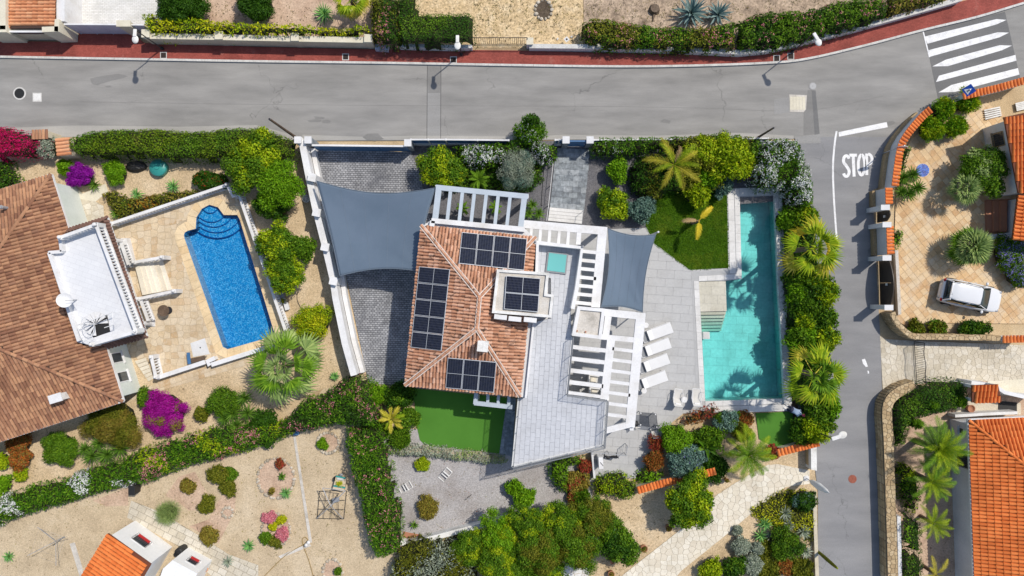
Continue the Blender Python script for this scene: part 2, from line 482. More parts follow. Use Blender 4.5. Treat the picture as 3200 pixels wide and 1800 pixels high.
M['tile_brown'] = pieces('tile_brown',[(0.22,0.105,0.065),(0.31,0.155,0.09),(0.38,0.20,0.115),(0.46,0.25,0.14),(0.28,0.145,0.09)],0.85,(10.0,0.12),0.2,0.2)
M['tile_dark'] = pieces('tile_dark',[(0.15,0.085,0.065),(0.21,0.12,0.095)],0.8,(10.0,0.12),0.2,0.2)
M['tile_under'] = plain('tile_under',(0.16,0.05,0.025),0.9)
M['tile_under_dark'] = plain('tile_under_dark',(0.07,0.04,0.03),0.9)
M['tile_orange'] = pieces('tile_orange',[(0.60,0.15,0.034),(0.68,0.185,0.045),(0.74,0.225,0.06)],0.8,(8.0,0.1),0.15,0.25)
M['tile_salmon'] = pieces('tile_salmon',[(0.55,0.22,0.10),(0.64,0.29,0.145),(0.70,0.36,0.19)],0.8,(8.0,0.12),0.15,0.25)
M['ridge_mortar'] = surf('ridge_mortar',[(0.60,0.50,0.43),(0.72,0.64,0.58)],3.0,0.9,(12.0,0.2),0.2)
M['glass'] = plain('glass',(0.03,0.035,0.04),0.08,0.0,0.6)
M['black'] = plain('black',(0.02,0.02,0.02),0.6)
M['pit'] = plain('pit',(0.035,0.025,0.022),0.9)
M['wood'] = surf('wood',[(0.09,0.06,0.04),(0.16,0.11,0.075)],3.0,0.8,(20.0,0.3),0.3)
M['bark'] = surf('bark',[(0.12,0.085,0.06),(0.20,0.15,0.11)],4.0,0.95,(15.0,0.35),0.6)
M['rust'] = surf('rust',[(0.26,0.08,0.05),(0.34,0.12,0.08)],4.0,0.9,(15.0,0.2),0.2)
M['rock'] = pieces('rock',[(0.34,0.29,0.22),(0.48,0.42,0.33),(0.58,0.52,0.43)],0.9,(10.0,0.25),0.5)
M['clay'] = plain('clay',(0.42,0.19,0.11),0.8)
M['teal_plastic'] = plain('teal_plastic',(0.04,0.30,0.27),0.4)
M['car_white'] = plain('car_white',(0.70,0.71,0.72),0.2,0.0,0.6,0.01)
M['red_lamp'] = plain('red_lamp',(0.45,0.02,0.02),0.25)
M['sign_blue'] = plain('sign_blue',(0.02,0.08,0.42),0.35)
M['sign_red'] = plain('sign_red',(0.55,0.03,0.03),0.4)
M['fabric_white'] = surf('fabric_white',[(0.70,0.70,0.70),(0.76,0.76,0.76)],1.0,0.85,(30.0,0.03),0.1)
M['cushion'] = plain('cushion',(0.62,0.60,0.56),0.9)
M['hose'] = plain('hose',(0.30,0.20,0.06),0.6)
def water(name,tint,rough=0.02,bstr=0.06,spec=1.0):
 m,nt,N,L,B = _mat(name)
 N.remove(B)
 t = N.new("ShaderNodeBsdfTransparent"); t.inputs[0].default_value = (*tint,1)
 g = N.new("ShaderNodeBsdfGlossy"); g.inputs["Roughness"].default_value = rough
 fr = N.new("ShaderNodeFresnel"); fr.inputs[0].default_value = 1.33
 b = N.new("ShaderNodeBump"); b.inputs["Strength"].default_value = bstr; b.inputs["Distance"].default_value = 0.05
 L.new(noise(nt,2.5,3,0.5,objco(nt)),b.inputs["Height"])
 L.new(b.outputs[0],g.inputs["Normal"]); L.new(b.outputs[0],fr.inputs["Normal"])
 mx = N.new("ShaderNodeMixShader")
 L.new(fr.outputs[0],mx.inputs[0]); L.new(t.outputs[0],mx.inputs[1]); L.new(g.outputs[0],mx.inputs[2])
 L.new(mx.outputs[0],N["Material Output"].inputs[0])
 return m
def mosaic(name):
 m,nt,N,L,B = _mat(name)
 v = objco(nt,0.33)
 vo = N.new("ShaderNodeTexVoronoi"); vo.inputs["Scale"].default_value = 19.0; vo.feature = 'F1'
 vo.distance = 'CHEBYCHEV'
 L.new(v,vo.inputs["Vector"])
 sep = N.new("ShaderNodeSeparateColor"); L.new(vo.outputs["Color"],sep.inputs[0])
 c = ramp(nt,[(0.0,0.15,0.44),(0.0,0.23,0.57),(0.01,0.30,0.66),(0.18,0.52,0.82)],sep.outputs[0])  # mixed blue tiles; the palest cells paint in the water's caustic sparkle
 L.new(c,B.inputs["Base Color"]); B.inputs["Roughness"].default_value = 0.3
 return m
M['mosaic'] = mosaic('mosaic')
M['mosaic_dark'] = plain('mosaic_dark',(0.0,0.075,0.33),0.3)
def solar(name,horizontal):
 m,nt,N,L,B = _mat(name)
 t = N.new("ShaderNodeUVMap")
 b = N.new("ShaderNodeTexBrick"); L.new(t.outputs[0],b.inputs["Vector"])
 b.offset = 0.0
 b.inputs["Scale"].default_value = 1.0
 b.inputs["Color1"].default_value = (0.006,0.008,0.016,1); b.inputs["Color2"].default_value = (0.010,0.014,0.034,1)
 b.inputs["Mortar"].default_value = (0.075,0.08,0.10,1)
 b.inputs["Mortar Size"].default_value = 0.008; b.inputs["Mortar Smooth"].default_value = 0.1
 b.inputs["Brick Width"].default_value = 1.0 / 6; b.inputs["Row Height"].default_value = 1.0 / 12
 L.new(b.outputs["Color"],B.inputs["Base Color"])
 B.inputs["Roughness"].default_value = 0.15
 B.inputs["Specular IOR Level"].default_value = 0.3
 return m
M['solar'] = solar('solar',0)
def lm(k,cols,**kw): M[k] = leafmat(k,cols,**kw)
lm('leaf_mid',[(0.0441,0.109,0.0059),(0.0755,0.172,0.00828),(0.126,0.24,0.0119),(0.176,0.297,0.0177)])
lm('leaf_dark',[(0.0188,0.0629,0.0059),(0.0378,0.103,0.00711),(0.0629,0.149,0.0106)])
lm('leaf_bright',[(0.0755,0.183,0.00473),(0.126,0.287,0.00711),(0.189,0.378,0.0119),(0.252,0.435,0.0177)])
lm('leaf_lime',[(0.151,0.252,0.00473),(0.252,0.378,0.00711),(0.378,0.48,0.0119),(0.453,0.49,0.0177)])
lm('leaf_olive',[(0.0629,0.0859,0.00711),(0.126,0.149,0.0119),(0.202,0.206,0.0177),(0.252,0.252,0.0295)])
lm('leaf_yellow',[(0.226,0.285,0.005),(0.406,0.451,0.0075),(0.564,0.558,0.0125),(0.632,0.594,0.0187)])
lm('leaf_hedge',[(0.0441,0.0973,0.00473),(0.1,0.183,0.00711),(0.176,0.264,0.0106),(0.239,0.32,0.0177)],patch=(0.35,(0.17,0.11,0.05),0.60,0.72))
lm('leaf_oleander',[(0.0252,0.0912,0.00473),(0.0629,0.172,0.00711),(0.114,0.252,0.0106),(0.189,0.331,0.0177)])
lm('leaf_blue',[(0.0648,0.126,0.0972),(0.119,0.211,0.166),(0.206,0.306,0.243)],trans=0.1)
lm('leaf_silver',[(0.192,0.24,0.168),(0.312,0.36,0.264),(0.432,0.468,0.372)],trans=0.1)
lm('leaf_brown',[(0.143,0.106,0.0197),(0.257,0.196,0.0295),(0.315,0.256,0.0394),(0.2,0.226,0.0262)])
lm('leaf_rust',[(0.231,0.072,0.018),(0.378,0.108,0.024),(0.315,0.168,0.036),(0.126,0.156,0.036)])
lm('leaf_red',[(0.231,0.024,0.024),(0.399,0.06,0.036),(0.315,0.12,0.036),(0.126,0.12,0.036)])
lm('magenta',[(0.30,0.005,0.18),(0.46,0.012,0.30),(0.58,0.02,0.42)],trans=0.3)
lm('purple',[(0.28,0.004,0.19),(0.42,0.01,0.31),(0.52,0.03,0.42)],trans=0.3)
lm('crimson',[(0.42,0.003,0.06),(0.60,0.008,0.12),(0.70,0.02,0.19)],trans=0.3)
lm('white_petal',[(0.66,0.68,0.66),(0.78,0.78,0.76)],trans=0.25)
lm('pink_petal',[(0.60,0.16,0.22),(0.72,0.26,0.32),(0.76,0.36,0.36)],trans=0.25)
lm('orange_petal',[(0.55,0.14,0.01),(0.70,0.25,0.02)],trans=0.25)
lm('red_petal',[(0.6,0.02,0.02),(0.7,0.05,0.05)],trans=0.25)
lm('lilac_petal',[(0.20,0.18,0.55),(0.30,0.28,0.66),(0.40,0.38,0.72)],trans=0.25)
lm('palm_green',[(0.0715,0.166,0.00985),(0.129,0.256,0.0164),(0.215,0.361,0.0262)])
lm('palm_grey',[(0.175,0.263,0.0788),(0.28,0.385,0.118),(0.42,0.507,0.171)])
lm('palm_yellow',[(0.36,0.34,0.025),(0.52,0.45,0.04),(0.64,0.54,0.09)])
lm('palm_gold',[(0.50,0.39,0.02),(0.62,0.48,0.03),(0.68,0.53,0.06)])
lm('palm_dry',[(0.40,0.27,0.12),(0.52,0.38,0.20)])
lm('palm_lime',[(0.14,0.24,0.008),(0.25,0.36,0.012),(0.42,0.47,0.025)])
lm('yucca',[(0.055,0.13,0.012),(0.10,0.21,0.02),(0.18,0.31,0.04)])
lm('aloe',[(0.105,0.28,0.0788),(0.175,0.385,0.105),(0.28,0.49,0.118)],trans=0.1)
lm('agave',[(0.12,0.20,0.19),(0.18,0.27,0.26),(0.26,0.35,0.33)],trans=0.05)
lm('grass',[(0.06,0.15,0.006),(0.10,0.22,0.01),(0.15,0.29,0.015)],patch=(0.8,(0.19,0.28,0.02),0.5,0.72))
lm('violet',[(0.20,0.005,0.24),(0.32,0.012,0.38),(0.42,0.03,0.48)],trans=0.3)
M['twig'] = surf('twig',[(0.016,0.02,0.006),(0.03,0.03,0.012)],3.0,0.95,(10.0,0.3),0.0)  # crown core, shade between leaves put into its colour; also dark litter
M['twig_dry'] = surf('twig_dry',[(0.30,0.26,0.18),(0.42,0.36,0.27)],3.0,0.95,(10.0,0.3),0.0)
# ---------------------------------------------------------------- floors, stones, roofs, walls
def sheet(name,poly,z,mat,label,thick=0.06):
 o = MB().prism(W2(poly,z),z - thick,z).build(name,mat)
 return tag(o,label,None,None,'structure')
def place_pieces(parent,polys,z,thick,mat,name,limit=300,share=None):
 """polys: list of (xy polygon, shared-rect key or None). The largest become objects, the rest one part."""
 order = sorted(range(len(polys)),key=lambda i: (-round(area2(polys[i][0]),2),sum(c * c for c in polys[i][0][0])))
 base = ORIG(parent) if parent else Vector((0,0,0))
 for i in order[:limit]:
  poly,key = polys[i]
  if key is not None:
   me,mtx = key
   o = bpy.data.objects.new(name,me)
   COL.objects.link(o)
   o.parent = parent
   o.matrix_parent_inverse = Matrix.Translation(-base)
   o.matrix_basis = mtx
  else:
   mb = MB().prism(poly,z - thick,z)
   mb.build(name,mat,parent)
 rest = order[limit:]
 if rest:
  mb = MB()
  for i in rest: mb.prism(polys[i][0],z - thick,z)
  o = mb.build(name + '_field',mat,parent)
  o['kind'] = 'stuff'
def tiled(parent,poly,z,ang,tw,th,gap,mat,name='tile',offset=0.5,thick=0.02,limit=300,jitter=0.0,seed=1):
 rng = random.Random(seed)
 ca,sa = math.cos(ang),math.sin(ang)
 loc = [(x * ca + y * sa,-x * sa + y * ca) for x,y in poly]
 x0,x1 = min(p[0] for p in loc),max(p[0] for p in loc)
 y0,y1 = min(p[1] for p in loc),max(p[1] for p in loc)
 unit = MB().prism([(-tw / 2 + gap / 2,-th / 2 + gap / 2),(tw / 2 - gap / 2,-th / 2 + gap / 2),(tw / 2 - gap / 2,th / 2 - gap / 2),(-tw / 2 + gap / 2,th / 2 - gap / 2)],-thick,0).mesh(name,mat)
 full = (tw - gap) * (th - gap)
 polys = []
 j = 0; y = y0
 while y < y1:
  x = x0 - tw + (offset * tw * (j % 2) if offset < 2 else rng.random() * tw)
  while x < x1:
   r = [(x + gap / 2,y + gap / 2),(x + tw - gap / 2,y + gap / 2),(x + tw - gap / 2,y + th - gap / 2),(x + gap / 2,y + th - gap / 2)]
   c = clip_convex(loc,r)
   if len(c) >= 3 and area2(c) > 0.06 * full:
    wp = [(a * ca - b * sa,a * sa + b * ca) for a,b in c]
    if area2(c) > 0.999 * full:
     cx,cy = x + tw / 2,y + th / 2
     m = Matrix.Translation((cx * ca - cy * sa,cx * sa + cy * ca,z + rng.uniform(-jitter,jitter))) @ Matrix.Rotation(ang,4,'Z')
     polys.append((wp,(unit,m)))
    else:
     polys.append((wp,None))
   x += tw
  y += th; j += 1
 place_pieces(parent,polys,z,thick,mat,name,limit)
def crazy(parent,poly,z,sp,gap,mat,name='stone',thick=0.03,limit=300,seed=3,jit=0.42,cull=0.0):
 rng = random.Random(seed)
 x0,x1 = min(p[0] for p in poly),max(p[0] for p in poly)
 y0,y1 = min(p[1] for p in poly),max(p[1] for p in poly)
 nx,ny = int((x1 - x0) / sp) + 3,int((y1 - y0) / sp) + 3
 sd = {}
 for i in range(nx):
  for j in range(ny):
   sd[i,j] = (x0 + (i - 1 + 0.5 + rng.uniform(-jit,jit)) * sp,y0 + (j - 1 + 0.5 + rng.uniform(-jit,jit)) * sp)
 polys = []
 for (i,j),c in sd.items():
  cell = [(c[0] - 1.5 * sp,c[1] - 1.5 * sp),(c[0] + 1.5 * sp,c[1] - 1.5 * sp),(c[0] + 1.5 * sp,c[1] + 1.5 * sp),(c[0] - 1.5 * sp,c[1] + 1.5 * sp)]
  for a in (-2,-1,0,1,2):
   for b in (-2,-1,0,1,2):
    q = sd.get((i + a,j + b))
    if q is None or (a == 0 and b == 0): continue
    n = (q[0] - c[0],q[1] - c[1])
    cell = clip_half(cell,n,n[0] * (q[0] + c[0]) / 2 + n[1] * (q[1] + c[1]) / 2)
    if len(cell) < 3: break
   if len(cell) < 3: break
  if len(cell) < 3: continue
  cell = shrink(cell,gap / 2)
  if len(cell) < 3: continue
  cell = clip_convex(poly,cell)
  if len(cell) >= 3 and area2(cell) > 0.08 * sp * sp and rng.random() >= cull: polys.append((cell,None))
 place_pieces(parent,polys,z,thick,mat,name,limit)
_tile_protos = {}
def barrel(p,l,h,mat,key):
 if key in _tile_protos: return _tile_protos[key]
 mb = MB(); n = 5
 ring = lambda y,s,dz: [(-p / 2 * s + p * s * i / n,y,dz + h * math.sin(PI * i / n) ** 0.8) for i in range(n + 1)]
 a,b = ring(-l * 0.55,1.0,0.03),ring(l * 0.55,0.86,0.0)
 mb.v = a + b
 for i in range(n): mb.f.append([i,i + 1,n + 2 + i,n + 1 + i]); mb.m.append(0)
 mb.f.append(list(range(n + 1))[::-1]); mb.m.append(0)
 _tile_protos[key] = (mb,mb.mesh('tile',mat))
 return _tile_protos[key]
def stamp(parent,name,proto,mats_list,limit,mat,skip=0):
 """limit of the matrices become objects that share one mesh; the rest one joined part."""
 mb,me = proto
 base = ORIG(parent)
 for m in mats_list[:limit]:
  o = bpy.data.objects.new(name,me); COL.objects.link(o)
  o.parent = parent; o.matrix_parent_inverse = Matrix.Translation(-base); o.matrix_basis = m
 rest = mats_list[limit:]
 if rest:
  V = np.array(mb.v); V = np.c_[V,np.ones(len(V))]
  big = MB()
  allv = np.concatenate([V @ np.array(m).T for m in rest])[:,:3]
  nv = len(mb.v)
  big.v = [tuple(x) for x in allv]
  big.f = [[i + k * nv for i in f] for k in range(len(rest)) for f in mb.f]
  big.m = [0] * len(big.f)
  o = big.build(name + '_field',mat,parent); o['kind'] = 'stuff'
def roof(root,slopes,pitch,course,mat,arch=0.07,lines=(),under=None,limit=300,seed=5,ridge_r=0.11,holes=(),margin=0.06,thick=0.12,ridge_mat=None,wob=0.012):
 """slopes: list of (polygon of Vectors, eave start, eave end). Returns the roof part."""
 rng = random.Random(seed)
 mb = MB()
 for poly,ea,eb in slopes:
  mb.face(poly)
  mb.face([p - Vector((0,0,thick)) for p in poly][::-1])
  for i in range(len(poly)):
   a,b = poly[i - 1],poly[i]
   mb.face([a,b,b - Vector((0,0,thick)),a - Vector((0,0,thick))])
 part = mb.build('roof',under or M['tile_under_dark' if mat.name != 'tile_orange' else 'tile_under'],root)
 allm = []
 for poly,ea,eb in slopes:
  ex = (eb - ea).normalized()
  nrm = Vector((0,0,0))
  for i in range(1,len(poly) - 1): nrm += (poly[i] - poly[0]).cross(poly[i + 1] - poly[0])
  nrm.normalize()
  if nrm.z < 0: nrm = -nrm
  ey = nrm.cross(ex)
  c3 = sum((Vector(p) for p in poly),Vector()) / len(poly)
  if (c3 - ea).dot(ey) < 0: ey = -ey; ex = -ex
  q = [((p - ea).dot(ex),(p - ea).dot(ey)) for p in poly]
  xs = [a for a,_ in q]; ys = [b for _,b in q]
  nj = int((max(ys) - min(ys)) / course) + 2
  for j in range(nj):
   y = min(ys) + (j + 0.5) * course
   x = min(xs) - 0.5 * pitch
   while x < max(xs) + pitch:
    if inside((x,y),q) and inside((x - pitch * 0.3,y),q) and inside((x + pitch * 0.3,y),q):
     wp = ea + ex * x + ey * y
     if not any(inside((wp.x,wp.y),h) for h in holes):
      m = Matrix((( ex.x,ey.x,nrm.x,0),(ex.y,ey.y,nrm.y,0),(ex.z,ey.z,nrm.z,0),(0,0,0,1)))
      off = nrm * 0.012 + ex * rng.uniform(-wob,wob) + ey * rng.uniform(-wob,wob)
      allm.append(Matrix.Translation(wp + off) @ m @ Matrix.Rotation(rng.uniform(-1,1) * wob * 2,4,'Z'))
    x += pitch
 allm.sort(key=lambda m: m.translation.x ** 2 + m.translation.y ** 2)
 vis = [m for m in allm if abs(m.translation.x) < 36 and abs(m.translation.y) < 20]
 out = [m for m in allm if not (abs(m.translation.x) < 36 and abs(m.translation.y) < 20)]
 stamp(part,'tile',barrel(pitch,course,arch,mat,(mat.name,pitch,course)),vis + out,limit,mat)
 for a,b in lines:
  d = (b - a); L = d.length; d.normalize()
  n = max(1,int(L / 0.36)); seg = L / n
  side = d.cross(Vector((0,0,1))).normalized(); up = side.cross(d)
  proto = barrel(ridge_r * 2,seg,ridge_r * 0.75,mat,(mat.name,'r',round(seg,3),ridge_r))
  ms = []
  for i in range(n):
   c = a + d * (i + 0.5) * seg + up * 0.05
   ms.append(Matrix(((side.x,d.x,up.x,c.x),(side.y,d.y,up.y,c.y),(side.z,d.z,up.z,c.z),(0,0,0,1))))
  stamp(part,'ridge_tile',proto,ms,300,mat)
  if ridge_mat:
   for sgn in (-1,1):
    MB().beam(a + side * sgn * ridge_r * 1.15 + up * 0.10,b + side * sgn * ridge_r * 1.15 + up * 0.10,0.06,0.12).build('mortar_line',ridge_mat,part)
 return part
def wall_line(root,pts,h,th,mat,name='wall',cap=None,capw=0.06,caph=0.06,base=-0.05):
 """Wall whose top centre line shows at pixels pts."""
 path = [tuple(P(x,y,h).xy) for x,y in pts]
 hb = h - (caph if cap else 0)
 o = ribbon_prism(MB(),path,th,base,hb).build(name,mat,root)
 if cap:
  ribbon_prism(MB(),path,th + capw,hb + 0.002,h).build('coping',cap,root)
 return o
def thing(name,loc,label,cat,group=None):
 return empty(name,loc,label,cat,group)
# ---------------------------------------------------------------- foliage
class FM:
 """Leaf faces gathered with numpy: quads only."""
 def __init__(s,seed):
  s.V,s.F,s.Mi,s.n = [],[],[],0
  s.rng = np.random.default_rng(seed)
 def quads(s,V,mi):
  """V: (N,4,3)"""
  N = len(V)
  if N == 0: return
  s.V.append(V.reshape(-1,3))
  s.F.append((np.arange(N * 4).reshape(N,4) + s.n))
  s.Mi.append(np.full(N,mi,np.int32))
  s.n += N * 4
 def leaves(s,pos,nrm,L,Wd,mi,lift=(0.1,0.7),fold=0.0,face=1.0,updir=0.0):
  N = len(pos); r = s.rng
  t = r.normal(size=(N,3)); t -= nrm * np.sum(t * nrm,1)[:,None]
  t /= np.linalg.norm(t,axis=1)[:,None] + 1e-9
  d = t + nrm * r.uniform(lift[0],lift[1],(N,1)) + np.array([0,0,updir])
  d /= np.linalg.norm(d,axis=1)[:,None]
  sd = np.cross(nrm + r.normal(size=(N,3)) * 0.45 * face,d)
  sd /= np.linalg.norm(sd,axis=1)[:,None] + 1e-9
  k = r.uniform(0.65,1.25,(N,1))
  l,wd = L * k,Wd * k
  V = np.empty((N,4,3))
  V[:,0] = pos
  V[:,1] = pos + d * l * 0.5 + sd * wd * 0.5
  V[:,2] = pos + d * l - nrm * l * fold
  V[:,3] = pos + d * l * 0.5 - sd * wd * 0.5
  s.quads(V,mi)
 def ball(s,c,r,mi,squash=0.8,nu=7,nv=4):
  u = np.linspace(0,2 * PI,nu + 1); v = np.linspace(-0.5 * PI,0.5 * PI,nv + 1)
  def pt(a,b): return np.stack([np.cos(a) * np.cos(b) * r + c[0],np.sin(a) * np.cos(b) * r + c[1],np.sin(b) * r * squash + c[2]],-1)
  U,Vv = np.meshgrid(np.arange(nu),np.arange(nv),indexing='ij')
  U,Vv = U.ravel(),Vv.ravel()
  q = np.stack([pt(u[U],v[Vv]),pt(u[U + 1],v[Vv]),pt(u[U + 1],v[Vv + 1]),pt(u[U],v[Vv + 1])],1)
  s.quads(q,mi)
 def build(s,name,mats,parent):
  V = np.concatenate(s.V); F = np.concatenate(s.F); Mi = np.concatenate(s.Mi)
  me = bpy.data.meshes.new(name)
  me.vertices.add(len(V)); me.vertices.foreach_set("co",V.astype(np.float32).ravel())
  me.loops.add(len(F) * 4); me.loops.foreach_set("vertex_index",F.astype(np.int32).ravel())
  me.polygons.add(len(F))
  me.polygons.foreach_set("loop_start",np.arange(0,len(F) * 4,4,dtype=np.int32))
  for m in mats: me.materials.append(m)
  me.polygons.foreach_set("material_index",Mi)
  me.update(calc_edges=True)
  return put(bpy.data.objects.new(name,me),parent)
SEED = [100]
def nseed():
 SEED[0] += 1
 return SEED[0]
DENS = 1.0
def shrub(px,py,rpx,h,leaf,label,cat='shrub',group=None,name='shrub',ry=None,clumps=None,cr=0.27,L=0.18,Wd=0.085,dens=190,
   flower=None,fn=0,fsize=0.06,fspots=None,trunk=False,z0=0.0,lift=(0.1,0.7),updir=0.0,twig_shade='twig',base=0.15,squash=0.85,leaf2=None,mix2=0.0,lobe=0.2):
 """A leafy shrub or tree: rounded clumps of separate leaves. (px,py) is its middle in the photograph, rpx its radius."""
 zc = z0 + h * 0.6
 c = P(px,py,zc); k = (1 - zc / HC) / S
 rx,ryy = rpx * k * 1.05,(ry or rpx) * k * 1.05
 rz = h * (0.5 if not trunk else 0.36)
 cz = z0 + (h - rz * 0.95 if trunk else h * 0.52)
 fm = FM(nseed()); r = fm.rng
 rr = min(rx,ryy)
 crad = max(0.12,rr * cr)
 nc = clumps or int(max(5,7.5 * (rx * ryy) / (crad * crad) * 0.42))
 th = r.uniform(0,2 * PI,nc)
 uu = np.sqrt((np.arange(nc) + 0.5) / nc) * 0.98
 th = np.arange(nc) * 2.39996 + r.uniform(-0.35,0.35,nc)
 ex = 1 - crad / max(rx,crad * 1.2) * 0.75; ey = 1 - crad / max(ryy,crad * 1.2) * 0.75
 uu = uu * np.where(uu > 0.7,r.uniform(0.86,1.08,nc),1)
 p1,p2 = r.uniform(0,2 * PI,2); uu = uu * (1 + lobe * np.sin(2 * th + p1) + lobe * 0.8 * np.sin(3 * th + p2)); uu = np.minimum(uu,1.25)
 cx = c.x + np.cos(th) * uu * rx * ex + r.normal(0,crad * 0.22,nc)
 cy = c.y + np.sin(th) * uu * ryy * ey + r.normal(0,crad * 0.22,nc)
 zz = cz + rz * np.sqrt(np.clip(1 - (np.minimum(uu,1) * 0.93) ** 2,0,1)) * r.uniform(0.6,1.0,nc) - crad * 0.5
 zz = np.maximum(zz,z0 + crad * 0.5)
 rad = crad * r.uniform(0.62,1.3,nc)
 leafmi = 1
 for i in range(nc):
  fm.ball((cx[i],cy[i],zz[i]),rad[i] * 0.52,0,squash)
  n = int(4 * PI * rad[i] ** 2 * 0.75 * dens * DENS)
  dv = r.normal(size=(n,3)); dv[:,2] = np.abs(dv[:,2]) * 1.0 - 0.35 * r.random(n) * (r.random(n) < 0.6) * 2
  dv /= np.linalg.norm(dv,axis=1)[:,None]
  rad_j = rad[i] * r.uniform(0.5,1.15,(n,1))
  pos = np.array([cx[i],cy[i],zz[i]]) + dv * rad_j * np.array([1,1,squash])
  ok = pos[:,2] > z0 + 0.02
  mi = 1 if not (leaf2 and r.random() < mix2) else 3
  fm.leaves(pos[ok],dv[ok],L,Wd,mi,lift,0.12,1.0,updir)
  if flower and fn and (fspots is None or r.random() < fspots):
   m = r.poisson(fn * rad[i] ** 2 * 4)
   if m:
    dv = r.normal(size=(m,3)); dv[:,2] = np.abs(dv[:,2]) + 0.2
    dv /= np.linalg.norm(dv,axis=1)[:,None]
    p0 = np.array([cx[i],cy[i],zz[i]]) + dv * rad[i] * 1.08 * np.array([1,1,squash])
    rep = np.repeat(p0,5,0) + r.normal(0,fsize * 0.7,(m * 5,3))
    fm.leaves(rep,np.repeat(dv,5,0),fsize,fsize * 0.8,2,(0.0,0.4))
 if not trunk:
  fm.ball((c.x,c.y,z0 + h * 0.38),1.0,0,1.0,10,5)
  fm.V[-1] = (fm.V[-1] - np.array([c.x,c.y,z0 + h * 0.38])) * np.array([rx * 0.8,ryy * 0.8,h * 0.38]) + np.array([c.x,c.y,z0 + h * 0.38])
 root = thing(name,(c.x,c.y,z0),label,cat,group)
 mats = [M[twig_shade],M[leaf],M[flower] if flower else M[leaf],M[leaf2] if leaf2 else M[leaf]]
 fm.build('crown' if trunk else 'foliage',mats,root)
 if trunk:
  mb = MB(); tr = 0.05 + 0.022 * h
  mb.tube([(c.x,c.y,z0 - 0.05),(c.x + 0.05,c.y - 0.03,z0 + h * 0.3),(c.x + 0.02,c.y + 0.02,z0 + h * 0.62)],[tr * 1.3,tr,tr * 0.6],8)
  for i in range(min(7,nc)):
   j = int(r.integers(nc))
   mb.tube([(c.x + 0.04,c.y - 0.02,z0 + h * 0.35),((c.x + cx[j]) / 2,(c.y + cy[j]) / 2,z0 + h * 0.5),(cx[j],cy[j],zz[j])],[tr * 0.6,tr * 0.4,tr * 0.15],5)
  mb.build('trunk',M['bark'],root)
 return root
def waves(r,n,lo,hi):
 k = r.uniform(lo,hi,n); a = r.uniform(0,2 * PI,n); ph = r.uniform(0,2 * PI,n)
 kx,ky = np.cos(a) * k,np.sin(a) * k
 def f(x,y): return sum(np.sin(kx[i] * x + ky[i] * y + ph[i]) for i in range(n)) / math.sqrt(n)
 return f
def cells(r,lo,hi,cs):
 n = np.maximum(((hi - lo) / cs).astype(int) + 5,5)
 J = r.uniform(0.12,0.88,(n[0],n[1],2)); K = r.uniform(-0.5,0.35,(n[0],n[1]))
 def f(p):
  q = (p - lo) / cs + 2; i = np.floor(q).astype(int); best = np.full(len(p),-9.0)
  for a in (-1,0,1):
   for b in (-1,0,1):
    ii = np.clip(i[:,0] + a,0,n[0] - 1); jj = np.clip(i[:,1] + b,0,n[1] - 1)
    d2 = (q[:,0] - ii - J[ii,jj,0]) ** 2 + (q[:,1] - jj - J[ii,jj,1]) ** 2
    best = np.maximum(best,1 + K[ii,jj] - 2.4 * d2)
  return np.clip(best,-1.3,1.3)
 return f
